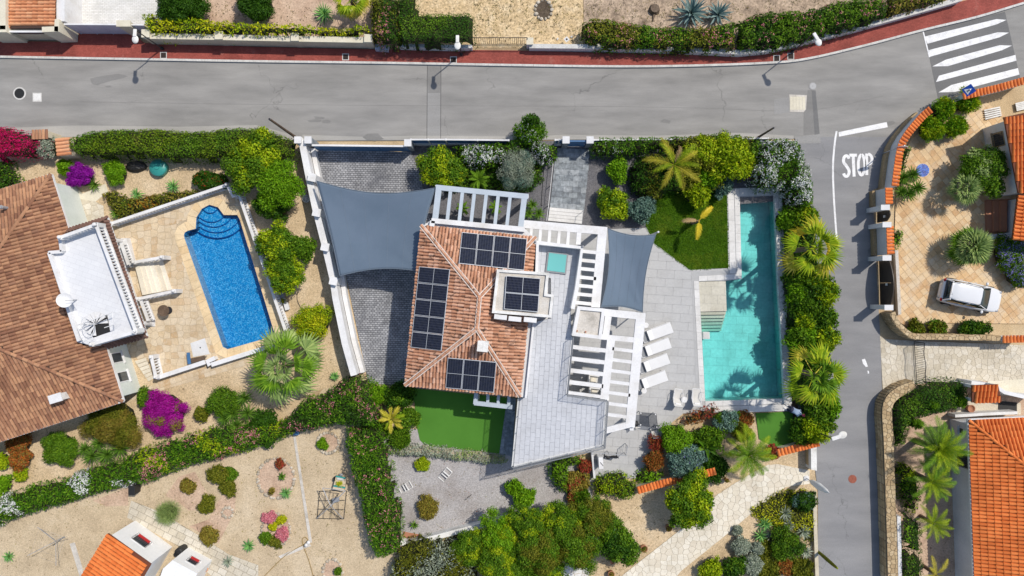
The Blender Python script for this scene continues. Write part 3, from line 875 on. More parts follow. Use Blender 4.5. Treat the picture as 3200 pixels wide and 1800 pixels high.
def mass(poly_px,h,leaf,label,cat='hedge',group=None,name='hedge',edge=0.5,lump=0.15,L=0.17,Wd=0.08,dens=270,flower=None,fl=0.0,
   fsize=0.055,fpatch=0.3,lift=(0.1,0.7),updir=0.0,z0=0.0,power=0.45,twig_shade='twig',leaf2=None,mix2=0.3,lumpk=(2.0,5.0),flower2=None,hpx=0.8,cs=0.5,rim=0.12):
 """A hedge or planted bed: leaves over the whole surface of a body with this outline."""
 pp = poly_px
 poly = np.array([tuple(P(x,y,z0 + h * hpx).xy) for x,y in pp])
 fm = FM(nseed()); r = fm.rng
 A,B = poly,np.roll(poly,-1,0)
 lo,hi = poly.min(0),poly.max(0)
 wv = waves(r,6,*lumpk); c1 = cells(r,lo,hi,cs); c2 = cells(r,lo,hi,cs * 0.42); wv2 = waves(r,5,0.5,1.4); wf = waves(r,5,1.2,3.0)
 def dist(p):
  d = np.full(len(p),1e9); ins = np.zeros(len(p),bool)
  for a,b in zip(A,B):
   ab = b - a; t = np.clip(((p - a) @ ab) / (ab @ ab),0,1)
   d = np.minimum(d,np.linalg.norm(p - a - t[:,None] * ab,axis=1))
   c = ((a[1] > p[:,1]) != (b[1] > p[:,1]))
   with np.errstate(divide='ignore',invalid='ignore'):
    xi = (b[0] - a[0]) * (p[:,1] - a[1]) / (b[1] - a[1]) + a[0]
   ins ^= c & (p[:,0] < xi)
  return np.where(ins,d,-d)
 def hgt(p):
  cc = c1(p); d = dist(p) + rim * cc
  e = np.clip(d / edge,0,1)
  return h * e ** power * (1 + 0.10 * wv2(p[:,0],p[:,1])) + lump * (cc + 0.45 * c2(p)) * np.clip(d / 0.3,0,1),d
 area = abs(np.sum(A[:,0] * B[:,1] - B[:,0] * A[:,1])) / 2
 bb = (hi - lo).prod()
 n = int(area * dens * DENS * 1.25 * bb / area)
 n = min(n,400000)
 p = r.uniform(lo - 0.15,hi + 0.15,(n,2))
 z,d = hgt(p)
 ok = d > 0
 p,z,d = p[ok],z[ok],d[ok]
 e_ = 0.07
 zx = hgt(p + np.array([e_,0]))[0]; zy = hgt(p + np.array([0,e_]))[0]
 nr = np.stack([-(zx - z) / e_,-(zy - z) / e_,np.ones(len(p))],1)
 nr[:,:2] = np.clip(nr[:,:2],-3,3)
 nr /= np.linalg.norm(nr,axis=1)[:,None]
 pos = np.c_[p,z0 + np.maximum(z - 0.26 * r.random(len(z)) ** 1.5,0.03)]
 low = r.random(len(z)) < np.clip(0.55 - d / edge,0,0.5)
 pos[low,2] = z0 + r.uniform(0.05,1.0,low.sum()) * np.maximum(z[low],0.06)
 if leaf2:
  sel = (wf(p[:,0],p[:,1]) + r.normal(0,0.4,len(p))) > np.quantile(wf(p[:,0],p[:,1]),1 - mix2)
  fm.leaves(pos[~sel],nr[~sel],L,Wd,1,lift,0.12,1.0,updir); fm.leaves(pos[sel],nr[sel],L,Wd,3,lift,0.12,1.0,updir)
 else:
  fm.leaves(pos,nr,L,Wd,1,lift,0.12,1.0,updir)
 if flower and fl > 0:
  q = wv(p[:,0] * 0.6 + 9,p[:,1] * 0.6 + 4)
  m = r.poisson(area * fl)
  cand = np.where(q > np.quantile(q,1 - fpatch))[0]
  idx = r.choice(cand,m) if len(cand) else []
  if m:
   p0 = pos[idx] + nr[idx] * 0.05; p0[:,2] = np.maximum(p0[:,2],z0 + z[idx])
   rep = np.repeat(p0,5,0) + r.normal(0,fsize * 0.7,(m * 5,3))
   fm.leaves(rep,np.repeat(nr[idx],5,0),fsize,fsize * 0.8,2,(0.0,0.4))
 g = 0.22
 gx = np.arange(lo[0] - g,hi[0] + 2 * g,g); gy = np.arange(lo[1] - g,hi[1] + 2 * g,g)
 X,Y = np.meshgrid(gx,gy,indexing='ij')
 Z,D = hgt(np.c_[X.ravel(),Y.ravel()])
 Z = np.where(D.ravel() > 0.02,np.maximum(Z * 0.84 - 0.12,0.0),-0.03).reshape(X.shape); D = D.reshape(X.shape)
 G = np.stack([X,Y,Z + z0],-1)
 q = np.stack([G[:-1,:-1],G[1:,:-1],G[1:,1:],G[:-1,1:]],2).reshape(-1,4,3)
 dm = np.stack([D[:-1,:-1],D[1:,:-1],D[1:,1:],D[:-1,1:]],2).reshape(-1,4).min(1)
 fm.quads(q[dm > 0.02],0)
 c = poly.mean(0)
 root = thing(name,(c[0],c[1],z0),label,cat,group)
 fm.build('foliage',[M[twig_shade],M[leaf],M[flower] if flower else M[leaf],M[leaf2] if leaf2 else M[leaf]],root)
 return root
# --- palms and rosettes
_fr = {}
def fan_proto(mat,key,blades=22,R_=1.0,pet=0.7,droop=0.25,spread=215,wid=0.05,seed=1):
 if (mat,key) in _fr: return _fr[mat,key]
 r = random.Random(seed); mb = MB()
 mb.beam((0,0,0),(pet,0,0),0.035,0.02)
 for i in range(blades):
  a = math.radians(-spread / 2 + spread * i / (blades - 1))
  l = R_ * (0.78 + 0.22 * math.cos(a / 1.5)) * r.uniform(0.92,1.05)
  d = Vector((math.cos(a),math.sin(a),0)); sd = Vector((-d.y,d.x,0))
  o = Vector((pet,0,0)); t1 = 0.5
  fold = 0.03 * (1 if i % 2 else -1)
  m1 = o + d * l * t1 + Vector((0,0,0.04 - droop * 0.15)); tip = o + d * l + Vector((0,0,-droop * l * r.uniform(0.7,1.4)))
  wm = wid * 1.5 * (R_ / 0.9)
  mb.face([o,m1 + sd * wm + Vector((0,0,fold)),m1 - sd * wm - Vector((0,0,fold))])
  mb.face([m1 + sd * wm + Vector((0,0,fold)),tip,m1 - sd * wm - Vector((0,0,fold))])
 _fr[mat,key] = mb.mesh('frond',M[mat]); return _fr[mat,key]
def feather_proto(mat,key,L=2.0,n=26,arch=0.45,leaf=0.46,wid=0.033,vee=0.25,seed=1,droop=0.25):
 if (mat,key) in _fr: return _fr[mat,key]
 r = random.Random(seed); mb = MB()
 pt = lambda t: Vector((L * (t - 0.10 * t ** 3),0,arch * L * (0.9 * t - 1.25 * t * t)))
 pts = [pt(i / 8) for i in range(9)]
 mb.tube(pts,[0.03 - 0.0028 * i for i in range(9)],4)
 for i in range(n):
  t = 0.14 + 0.86 * i / (n - 1)
  p = pt(t); tg = (pt(min(t + 0.02,1.02)) - pt(t - 0.02)).normalized()
  l = leaf * math.sin(PI * (0.16 + 0.80 * t)) ** 0.6 * r.uniform(0.62,1.15)
  for sg in (-1,1):
   d = (tg * (0.8 + 0.6 * t) + Vector((0,sg,0)) + Vector((0,0,vee - droop * r.uniform(0.3,1.2)))).normalized()
   up = d.cross(tg).normalized(); sd = tg * wid
   mid = p + d * l * 0.5 + Vector((0,0,0.02)); tip = p + d * l + Vector((0,0,-droop * l * 0.6))
   mb.face([p - sd * 0.5,p + sd * 0.5,mid + sd * 0.55,mid - sd * 0.55])
   mb.face([mid - sd * 0.55,mid + sd * 0.55,tip])
 _fr[mat,key] = mb.mesh('frond',M[mat]); return _fr[mat,key]
def palm(px,py,h,fronds,label,trunk_r=0.14,name='palm_tree',cat='palm',group=None,z0=0.0,tilt=(0.9,-0.5),seed=1,start=0.0,skirt=None,heads=None):
 """fronds: list of (proto mesh, count, scale). Angles go from upright to hanging. (px,py) is the heart of the crown."""
 r = random.Random(seed)
 c = P(px,py,z0 + h)
 root = thing(name,(c.x,c.y,z0),label,cat,group)
 mb = MB()
 if h > 0.4:
  n = max(3,int(h / 0.25))
  mb.tube([(c.x,c.y,z0 - 0.05 + (h + 0.02) * i / n) for i in range(n + 1)],[trunk_r * (1.15 - 0.2 * i / n + (0.06 if i % 2 else 0)) for i in range(n + 1)],9)
 else:
  mb.lathe((c.x,c.y,z0 - 0.02),[(trunk_r * 1.1,0),(trunk_r,h * 0.6),(trunk_r * 0.4,h + 0.08)],8)
 mb.build('trunk',M['bark'],root)
 tot = sum(f[1] for f in fronds); i = 0
 base = Vector((c.x,c.y,z0))
 for me,cnt,sc in fronds:
  for _ in range(cnt):
   t = i / max(tot - 1,1)
   az = start + i * 2.39996 + r.uniform(-0.2,0.2)
   el = tilt[0] + (tilt[1] - tilt[0]) * t + r.uniform(-0.12,0.12)
   o = bpy.data.objects.new('frond',me); COL.objects.link(o)
   o.parent = root; o.matrix_parent_inverse = Matrix.Translation(-base)
   o.matrix_basis = Matrix.Translation((c.x,c.y,z0 + h - 0.03 * i / tot * 4)) @ Matrix.Rotation(az,4,'Z') @ Matrix.Rotation(-el,4,'Y') @ Matrix.Rotation(r.uniform(-0.25,0.25),4,'X') @ Matrix.Scale(sc * r.uniform(0.88,1.1),4)
   i += 1
 return root
def blade_proto(mat,key,L,wd,thick=0.25,droop=0.15,segs=3,base=0.6):
 if (mat,key) in _fr: return _fr[mat,key]
 mb = MB(); rows = []
 for i in range(segs + 1):
  t = i / segs
  wv_ = wd * (base + (1 - base) * math.sin(PI * min(t * 1.6 + 0.1,1) * 0.5)) * (1 - t ** 2.2) + 0.004
  z = -droop * L * t * t
  rows.append([(L * t,-wv_ / 2,z + thick * wv_),(L * t,0,z),(L * t,wv_ / 2,z + thick * wv_)])
 mb.v = [p for r_ in rows for p in r_]
 for i in range(segs):
  for j in range(2):
   mb.f.append([i * 3 + j,i * 3 + j + 1,(i + 1) * 3 + j + 1,(i + 1) * 3 + j]); mb.m.append(0)
 _fr[mat,key] = mb.mesh('leaf',M[mat]); return _fr[mat,key]
def rosette(px,py,rpx,label,mat='aloe',n=26,cat='plant',name='agave',group=None,h=0.25,wd=0.09,droop=0.2,tilt=(1.35,0.1),z0=0.0,seed=1,heads=None,parts=True,mat2=None):
 """Pointed leaves radiating from a heart; heads = several rosettes of one plant."""
 r = random.Random(seed * 7 + 3)
 heads = heads or [(px,py,rpx)]
 c0 = P(px,py,z0 + h)
 root = thing(name,(c0.x,c0.y,z0),label,cat,group)
 base = Vector((c0.x,c0.y,z0))
 if h > 0.45:
  mb = MB()
  for hx,hy,hr in heads:
   c = P(hx,hy,z0 + h); mb.tube([(c0.x,c0.y,z0 - 0.03),(c.x,c.y,z0 + h)],[0.09,0.06],7)
  mb.build('stem',M['bark'],root)
 for hx,hy,hr in heads:
  c = P(hx,hy,z0 + h); L = hr * (1 - (z0 + h) / HC) / S
  me = blade_proto(mat,(round(L,2),wd,droop),L,wd,0.25,droop)
  ms = []
  for i in range(n):
   t = i / (n - 1)
   az = i * 2.39996 + r.uniform(-0.15,0.15); el = tilt[0] + (tilt[1] - tilt[0]) * t ** 0.8 + r.uniform(-0.08,0.08)
   ms.append(Matrix.Translation((c.x,c.y,z0 + h + 0.02)) @ Matrix.Rotation(az,4,'Z') @ Matrix.Rotation(-el,4,'Y') @ Matrix.Scale(r.uniform(0.85,1.1),4))
  if parts:
   for m in ms:
    o = bpy.data.objects.new('leaf',me); COL.objects.link(o); o.parent = root
    o.matrix_parent_inverse = Matrix.Translation(-base); o.matrix_basis = m
  else:
   V = np.array([v.co[:] + (1,) for v in me.vertices]); F = [list(p.vertices) for p in me.polygons]
   mb = MB()
   for k,m in enumerate(ms):
    b = len(mb.v); mb.v += [tuple(x[:3]) for x in V @ np.array(m).T]
    mb.f += [[b + a for a in f] for f in F]; mb.m += [0] * len(F)
   mb.build('foliage',M[mat],root)
 return root
# ================================================================ THE SETTING
import bmesh
POOL = [(2311,616),(2422,611),(2451,1245),(2204,1254),(2184,879),(2268,877),(2318,872)]
BPOOL = [(577,745),(575,735),(578,727),(588,721),(612,715),(614,680),(632,652),(655,640),(682,648),(700,672),(742,672),(752,690),(858,1040),(850,1052),(712,1091),(697,1084)]
def holed(name,outer,holes,z,mat,label):
 """Flat sheet with openings: the ground stops at the pools."""
 bm = bmesh.new(); es = []
 for loop in [outer] + holes:
  vs = [bm.verts.new((x,y,z)) for x,y in loop]
  es += [bm.edges.new((vs[i - 1],vs[i])) for i in range(len(vs))]
 bmesh.ops.triangle_fill(bm,use_beauty=True,use_dissolve=False,edges=es,normal=(0,0,1))
 bmesh.ops.recalc_face_normals(bm,faces=bm.faces)
 if bm.faces and sum(f.normal.z for f in bm.faces) < 0: bmesh.ops.reverse_faces(bm,faces=bm.faces)
 me = bpy.data.meshes.new(name); bm.to_mesh(me); bm.free(); me.materials.append(mat)
 return tag(put(bpy.data.objects.new(name,me),None),label,None,None,'structure')
holed('ground',[(-900,-900),(900,-900),(900,900),(-900,900)],[W2(POOL),W2(BPOOL)],-0.06,M['ground'],'dry sandy ground under and around the gardens')
q00,q01,q02,q03 = R(0,0),R(0,1),R(0,2),R(0,3)
q10,q11,q12,q13 = R(1,0),R(1,1),R(1,2),R(1,3)
q20,q21,q22,q23 = R(2,0),R(2,1),R(2,2),R(2,3)
q30,q31,q32,q33 = R(3,0),R(3,1),R(3,2),R(3,3)
# --- roads
kerb = [(-120,174),(0,177),(400,184),(800,191),(1200,196),(1600,203),(1900,207),(2150,205),(2400,196),(2524,183),(2710,140),(2887,93),(3052,53),(3200,9),(3400,-50)]
kerb_s = smooth_path(kerb,5)
road_low = [(3400,190),(3200,248),(3005,295),(2940,312),(2909,337),(2850,382),(2800,432),(2610,432),(2000,436),(1000,440),(400,425),(-120,420)]
road = sheet('road',kerb_s + road_low,0.0,M['road'],'sun bleached grey asphalt street running across the picture')
side = [(2490,428),(2800,428),(2776,459),(2757,580),(2729,593),(2738,810),(2746,971),(2751,1049),(2757,1235),(2762,1350),(2768,1505),(2777,1800),(2780,1900),
  (2556,1900),(2556,1536),(2548,1471),(2500,1350),(2480,1100),(2465,800),(2470,600)]
sroad = sheet('side_street',side,0.004,M['side_road'],'darker asphalt side street running down to the lower edge')
def patch(pts,mat,z,name='asphalt_patch',parent=None,label=None):
 o = MB().prism(W2(pts,z),z - 0.003,z).build(name,M[mat],parent)
 if label: o['label'] = label
 return o
patch([(1336,204),(1378,205),(1377,434),(1334,434)],'trench',0.004,parent=road,label='long trench repair across the street')
patch([(1337,206),(1377,207),(1376,290),(1337,291)],'asphalt_patch',0.008,parent=road)
for a,b in (((1335.5,204),(1334,434)),((1378,205),(1377,434))):
 MB().beam(P(*a,0.006),P(*b,0.006),0.03,0.004).build('joint',M['black'],road)
patch(q03((360,1130),(358,1360),(520,1345),(480,910),(400,905),(390,1100)),'asphalt_patch',0.006,parent=road)
patch(q03((440,910),(478,910),(520,1345),(470,1355)),'asphalt_new',0.010,parent=road)
patch(q03((60,1000),(215,975),(220,1130),(65,1150)),'trench',0.006,parent=road)
for pts in (q00((905,790),(1000,770),(1190,742),(1250,755),(1290,765),(1240,785),(1120,812),(1010,845),(985,860),(925,845)),
   q00((1055,865),(1110,862),(1125,875),(1075,882)),
   q01((585,1170),(690,1178),(685,1198),(600,1200)),q01((515,1212),(600,1200),(660,1205),(650,1228),(540,1230)),
   q01((660,1215),(720,1202),(760,1220),(735,1240),(670,1240)),
   q01((1070,1380),(1120,1345),(1230,1342),(1250,1370),(1290,1400),(1200,1418),(1110,1408)),
   q02((1495,1215),(1530,1196),(1598,1215),(1585,1242),(1500,1230)),
   q03((1180,1225),(1260,1215),(1285,1235),(1240,1262),(1205,1265))):
 c = [tuple(sum(p[d] for p in pts) / len(pts) for d in (0,1))]
 patch(pts,'asphalt_patch',0.006,'stain',road)
patch([(945,421),(1150,428),(1300,424),(1660,427),(1760,421),(2050,424),(2300,415),(2480,424),(2480,434),(945,438)],'dust',0.0055,'dust_strip',road)
patch([(0,400),(240,392),(560,396),(800,391),(930,425),(930,438),(0,425)],'dust',0.0055,'dust_strip',road)
ribbon_prism(MB(),[tuple(P(x,y,0).xy) for x,y in smooth_path([(250,318),(800,326),(1330,330),(1900,333),(2200,338),(2520,345),(2760,300)],8)],0.025,0.001,0.005).build('seam',M['asphalt_patch'],road)
patch(q03((270,1375),(525,1350),(530,1440),(280,1445)),'trench',0.012,'asphalt_patch',sroad)
zebra_bg = patch(q03((1570,318),(2385,118),(2538,785),(1712,1000)),'asphalt_new',0.005,'crossing_ground',road,'dark asphalt of the zebra crossing')
for pts in (q03((1575,368),(2300,192),(2400,200),(2300,245),(1605,440)),q03((1615,505),(2310,325),(2425,328),(2330,375),(1625,572)),
   q03((1655,668),(1790,600),(2330,455),(2455,458),(2355,505),(1810,665)),q03((1720,762),(2490,552),(2500,610),(1690,825)),
   q03((1715,930),(1845,855),(2515,685),(2530,750),(1880,925))):
 patch(pts,'paint',0.010,'stripe',road)
MB().beam(P(*q03((1562,318)),0.012),P(*q03((1625,575)),0.012),0.09,0.004).build('joint',M['paint'],road)
patch(q03((710,1330),(1195,1227),(1205,1280),(715,1375)),'paint',0.010,'stop_line',sroad)
lane = smooth_path([q03((690,1320)),(2608,450),(2603,518),(2605,605),(2611,698),(2616,762)],6)
lp = [tuple(P(x,y,0).xy) for x,y in lane]
ribbon_prism(MB(),lp,0.13,0.005,0.010).build('lane_line',M['paint'],sroad)
def letter(name,strokes,x0,x1,y0,y1,wd,sk=0.0):
 mb = MB()
 for st in strokes:
  path = [tuple(P(x0 + (x1 - x0) * u + sk * v,y1 + (y0 - y1) * v,0).xy) for u,v in st]
  ribbon_prism(mb,path,wd,0.005,0.010 + 0.0005 * len(mb.f) / 50)
 return mb.build(name,M['paint'],sroad)
arc = lambda cx,cy,rx,ry,a0,a1,n=14: [(cx + rx * math.cos(math.radians(a0 + (a1 - a0) * i / n)),cy + ry * math.sin(math.radians(a0 + (a1 - a0) * i / n))) for i in range(n + 1)]
letter('letter_s',[arc(0.5,0.76,0.42,0.20,20,250) + arc(0.5,0.24,0.42,0.20,70,-160)[1:]],2634,2655,484,554,0.21)
letter('letter_t',[[(0.0,0.97),(1.0,0.97)],[(0.5,0.93),(0.62,0.0)]],2654,2678,483,552,0.21)
letter('letter_o',[arc(0.5,0.5,0.42,0.46,90,450,24)],2680,2704,481,550,0.20)
letter('letter_p',[[(0.12,0.0),(0.08,1.0)],arc(0.35,0.74,0.5,0.23,95,-95)],2706,2728,480,547,0.20)
patch(q23((945,720),(975,712),(990,745),(1005,790),(985,795),(955,760)),'paint',0.010,'paint_splash',sroad)
patch(q23((1000,830),(1015,835),(1018,860),(1005,862)),'paint',0.010,'paint_splash',sroad)
# --- kerb and red brick pavement
walk_up = [(-120,126),(0,128),(150,130),(243,131),(246,100),(410,100),(450,134),(800,146),(1200,155),(1400,153),(1470,156),(1640,158),(1900,166),(2240,171),(2370,163),(2493,137),(2680,93),(2866,40),(3021,0),(3200,-60)]
pave = sheet('pavement',kerb_s[:-1] + walk_up[::-1],0.12,M['pave_red'],'narrow red brick pavement along the upper garden walls',0.14)
kp = [tuple(P(x,y,0.12).xy) for x,y in kerb_s]
L_,R_ = ribbon(kp,0.16)
cum = 0; n_k = 0
for i in range(0,len(kp) - 1):
 a,b = Vector(kp[i]),Vector(kp[i + 1])
 if a.x > 36.5 or b.x < -36.5: continue
 n = max(1,round((b - a).length / 1.0))
 for k in range(n):
  p,q = a.lerp(b,k / n),a.lerp(b,(k + 1) / n)
  d = (q - p).normalized(); q = q - d * 0.012
  MB().beam((p.x,p.y,0.128),(q.x,q.y,0.128),0.15,0.16).build('kerb_stone',M['kerb'],pave)
def cover(px,py,r_,label,mat,ring,sq=False,z=0.004,rz=0.0,name='manhole_cover'):
 c = P(px,py,z); rt = thing(name,c,label,'manhole cover')
 k = r_ / S
 if sq:
  MB().box(c,2 * k,2 * k,z - 0.02,z + 0.006,rz).build('frame',M[ring],rt)
  MB().box(c,1.6 * k,1.6 * k,z,z + 0.012,rz).build('lid',M[mat],rt)
 else:
  MB().lathe((c.x,c.y,z - 0.02),[(k,0),(k,0.028),(k * 0.8,0.03)],24).build('frame',M[ring],rt)
  mb = MB().lathe((c.x,c.y,z),[(k * 0.78,0),(k * 0.78,0.016)],24)
  mb.lathe((c.x,c.y,z + 0.016),[(k * 0.12,0),(k * 0.1,0.004)],10)
  mb.build('lid',M[mat],rt)
 return rt
cover(61,292,20,'round dark manhole cover in a white ring on the street','black','kerb')
cover(116,304,14,'small white square cover beside the dark round manhole','white_worn','kerb',True)
cover(2540,269,13,'round grey manhole cover at the head of the narrow trench repair','grey_metal','trench')
cover(2664,1497,13,'rust red round manhole cover in the side street','rust','rust',z=0.008)
o = thing('inspection_cover',P(2493,323,0.006),'large pale concrete inspection cover in the street','manhole cover')
MB().prism(W2(q03((215,950),(390,958),(382,1100),(358,1128),(220,1125)),0.01),0.0,0.012).build('frame',M['concrete'],o)
for k in range(5):
 MB().prism(W2(q03((222 + 31 * k,972),(250 + 31 * k,972),(250 + 31 * k,1105),(222 + 31 * k,1105)),0.02),0.01,0.022).build('slab',M['cream_cap'],o)
for i,(x,y,t) in enumerate(((511,173,'below the street lamp by the metal gate'),(1080,178,'in front of the cream wall'),(1417,187,'below the street lamp by the clipped hedge'),
     (2427,183,'left of its twin near the bend'),(2471,176,'right of its twin near the bend'))):
 c = P(x,y,0.12); rt = thing('drain_grate',c,'dark square drain in the red pavement ' + t,'drain','square drains in the pavement')
 a = 0.42
 MB().box(c,a,a,0.05,0.124).build('pit',M['pit'],rt)
 for sx,sy,w_,h_ in ((0,a / 2,a + 0.06,0.05),(0,-a / 2,a + 0.06,0.05),(a / 2,0,0.05,a - 0.05),(-a / 2,0,0.05,a - 0.05)):
  MB().box((c.x + sx,c.y + sy),w_,h_,0.06,0.134).build('rim',M['kerb'],rt)
# --- plots: soils and gravels
def zone(name,pts,mat,label,z=-0.03): return sheet(name,pts,z,M[mat],label,0.02)
zone('garden_soil',[(440,-60),(1170,-60),(1165,130),(440,120)],'soil_pink','pinkish bare soil behind the cream garden wall')
zone('gravel_garden',[(1172,-60),(1822,-60),(1822,150),(1172,148)],'gravel_top','yellow gravel garden behind the black gate')
zone('dry_garden',[(1824,-60),(3020,-60),(2866,40),(2493,150),(1824,160)],'soil_dry','dry stony garden with the blue agaves')
zone('white_drive',[(215,-60),(505,-60),(505,75),(213,78)],'white_bricks','white brick driveway behind the metal gate',0.0)
holed('left_garden',W2([(-60,420),(760,425),(940,440),(1010,560),(1150,1190),(1010,1215),(700,1340),(0,1560),(-60,1560)]),[W2(BPOOL)],-0.03,M['gravel_tan'],'tan gravel garden around the house with the brown roof')
zone('lower_garden',[(-60,1570),(300,1470),(930,1320),(1010,1215),(1150,1190),(1210,1400),(1262,1700),(1270,1860),(-60,1860)],'gravel_pale','pale sandy gravel garden at the lower edge',-0.028)
zone('front_garden',[(1268,440),(2560,440),(2560,620),(2280,640),(2030,735),(1640,740),(1330,750),(1285,560)],'gravel_dark','dark fine gravel of the front garden',-0.026)
zone('lower_gravel',[(1195,1330),(1640,1380),(1860,1450),(1850,1560),(1660,1600),(1590,1625),(1265,1700),(1190,1420)],'gravel_grey','grey gravel yard below the villa',-0.024)
zone('lower_right_garden',[(1600,1500),(2470,1300),(2556,1460),(2556,1860),(1500,1860),(1260,1720),(1590,1640)],'gravel_tan','sandy garden on both sides of the pale stone path',-0.033)
zone('hedge_bed',[(2440,560),(2550,640),(2590,900),(2600,1380),(2480,1400),(2475,1280),(2450,900)],'soil_dark','dark planting bed between the turquoise pool and the side street',-0.018)
zone('right_garden',[(2790,1180),(3260,1150),(3260,1860),(2790,1860)],'soil_pink','reddish soil between the stone wall and the grey house wall',-0.025)
zone('red_soil',q31((1470,1100),(1480,1000),(1700,1040),(2500,880),(2520,870),(1500,1140)),'clay','strip of reddish soil along the white wall',-0.020)
# --- driveway of the villa
zone('villa_driveway',[(988,462),(1285,476),(1312,545),(1345,690),(1330,1215),(1151,1197),(1085,880),(1005,568)],'setts','dark stamped cobble driveway under the blue shade sail',0.004)
# --- slate path to the villa with steps
sl_poly = q12((460,40),(780,55),(770,260),(725,668),(382,635),(430,180))
sp = sheet('slate_path',sl_poly,0.012,M['slate_joint'],'grey slate tile path leading from the street to the villa',0.05)
tiled(sp,W2(sl_poly,0.03),0.03,math.radians(-4),0.62,0.40,0.012,M['slate'],'slate_tile',0.37,0.02)
st = sheet('entrance_steps',q12((380,637),(722,668),(705,805),(362,772)),0.0,M['deck_joint'],'pale stone steps at the end of the slate path',0.05)
for k in range(4):
 a,b = k / 4,(k + 0.96) / 4
 le = lambda t: (380 + (362 - 380) * t,637 + (772 - 637) * t); ri = lambda t: (722 + (705 - 722) * t,668 + (805 - 668) * t)
 zt = 0.04 + 0.03 * (3 - k)
 MB().prism(W2(q12(le(a),ri(a),ri(b),le(b)),zt),-0.05,zt).build('step',M['coping'],st)
# --- pool deck
deck_poly = [(1636,690),(1905,716),(2022,712),(2040,757),(2156,843),(2276,838),(2272,590),(2311,588),
    (2311,616),(2318,872),(2268,877),(2184,879),(2204,1254),(2208,1292),(2135,1292),(2100,1320),(2040,1425),(1985,1495),(1858,1498),(1848,1410),(1600,1450),(1625,1240),(1660,990)]
dk = sheet('pool_deck',deck_poly,0.004,M['deck_joint'],'pale grey tiled deck between the villa and the turquoise pool',0.05)
tiled(dk,W2(deck_poly,0.03),0.03,math.radians(-3.5),1.2,0.6,0.010,M['deck'],'deck_tile',0.5,0.02,330)
# --- turquoise pool: basin, water, coping
wpoly = W2(POOL,0.0)
def basin(name,poly,zf,mat,label,zt=0.0):
 mb = MB(); n = len(poly)
 a = sum(poly[i - 1][0] * poly[i][1] - poly[i][0] * poly[i - 1][1] for i in range(n))
 if a < 0: poly = poly[::-1]
 mb.face([(x,y,zf) for x,y in poly])
 for i in range(n):
  (x0,y0),(x1,y1) = poly[i],poly[(i + 1) % n]
  mb.face([(x1,y1,zf),(x0,y0,zf),(x0,y0,zt),(x1,y1,zt)])
 return tag(mb.build(name,mat),label,None,None,'structure')
ZF = -1.25
def deepwater(name,col,dens,bstr=0.22):
 m,nt,N,L,B = _mat(name)
 N.remove(B)
 t = N.new("ShaderNodeBsdfTransparent")
 g = N.new("ShaderNodeBsdfGlossy"); g.inputs["Roughness"].default_value = 0.03
 fr = N.new("ShaderNodeFresnel"); fr.inputs[0].default_value = 1.33
 b = N.new("ShaderNodeBump"); b.inputs["Strength"].default_value = bstr; b.inputs["Distance"].default_value = 0.05
 L.new(noise(nt,4.0,4,0.55,objco(nt)),b.inputs["Height"])
 L.new(b.outputs[0],g.inputs["Normal"]); L.new(b.outputs[0],fr.inputs["Normal"])
 mx = N.new("ShaderNodeMixShader")
 L.new(fr.outputs[0],mx.inputs[0]); L.new(t.outputs[0],mx.inputs[1]); L.new(g.outputs[0],mx.inputs[2])
 L.new(mx.outputs[0],N["Material Output"].inputs[0])
 va = N.new("ShaderNodeVolumeAbsorption"); va.inputs[0].default_value = (*col,1); va.inputs[1].default_value = dens
 L.new(va.outputs[0],N["Material Output"].inputs[1])
 return m
M['water_teal'] = deepwater('water_teal',(0.0,0.90,0.90),0.55)
M['water_blue'] = deepwater('water_blue',(0.30,0.80,0.97),0.25)
bs = basin('pool_basin',wpoly,ZF,M['deck_joint'],'tiled basin of the turquoise pool',0.0)
tiled(bs,wpoly,ZF + 0.02,math.radians(-2),0.9,0.6,0.008,M['pool_tile'],'pool_tile',0.5,0.015)
for i in range(len(wpoly)):
 a,b = Vector(wpoly[i - 1]),Vector(wpoly[i])
 d = (b - a).normalized(); nn = Vector((d.y,-d.x)) * 0.01
 c = sum((Vector(p) for p in wpoly),Vector((0,0))) / len(wpoly)
 if (c - a).dot(nn) < 0: nn = -nn
 if i == 0 or i == 6: pass
 n = max(1,int((b - a).length / 0.9))
 for k in range(n):
  p,q = a.lerp(b,k / n) + nn,a.lerp(b,(k + 0.985) / n) + nn
  mb = MB(); mb.face([(p.x,p.y,ZF + 0.03),(q.x,q.y,ZF + 0.03),(q.x,q.y,-0.005),(p.x,p.y,-0.005)]); mb.build('wall_tile',M['pool_tile'],bs)
ww = [tuple(v) for v in wpoly]
tag(MB().prism(ww,ZF - 0.02,-0.07,0,True).build('pool_water',M['water_teal']),'clear turquoise water of the long villa pool',None,None,'structure')
lg = [(2184.5,879.5),(2268,877.5),(2271,972),(2189,974)]
ledge = MB().prism(W2(lg,0),ZF,-0.062).build('ledge',M['deck_joint'],bs)
tiled(ledge,W2(lg,-0.04),-0.045,math.radians(-2),0.9,0.6,0.008,M['pool_ledge'],'ledge_tile',0.5,0.015)
for k in range(6):
 z = -0.16 - 0.17 * k; y0 = 973.5 + 10.8 * k
 MB().prism(W2([(2189.5 + k * .3,y0),(2270.5 - k * .4,y0 - 1.5),(2270 - k * .4,y0 + 9.6),(2190 + k * .3,y0 + 11)],0),ZF,z).build('step',M['pool_ledge'],bs)
o = thing('pool_seat',P(2208,1048,0),'small white block seat in the pool below the steps','pool seat')
MB().prism(W2([(2198,1038),(2219,1038),(2220,1060),(2198,1060)],0),ZF + 0.03,-0.12).build('block',M['white'],o)
MB().prism(W2([(2200,1040),(2217,1040),(2218,1058),(2200,1058)],0),-0.118,-0.10).build('grille',M['greywall'],o)
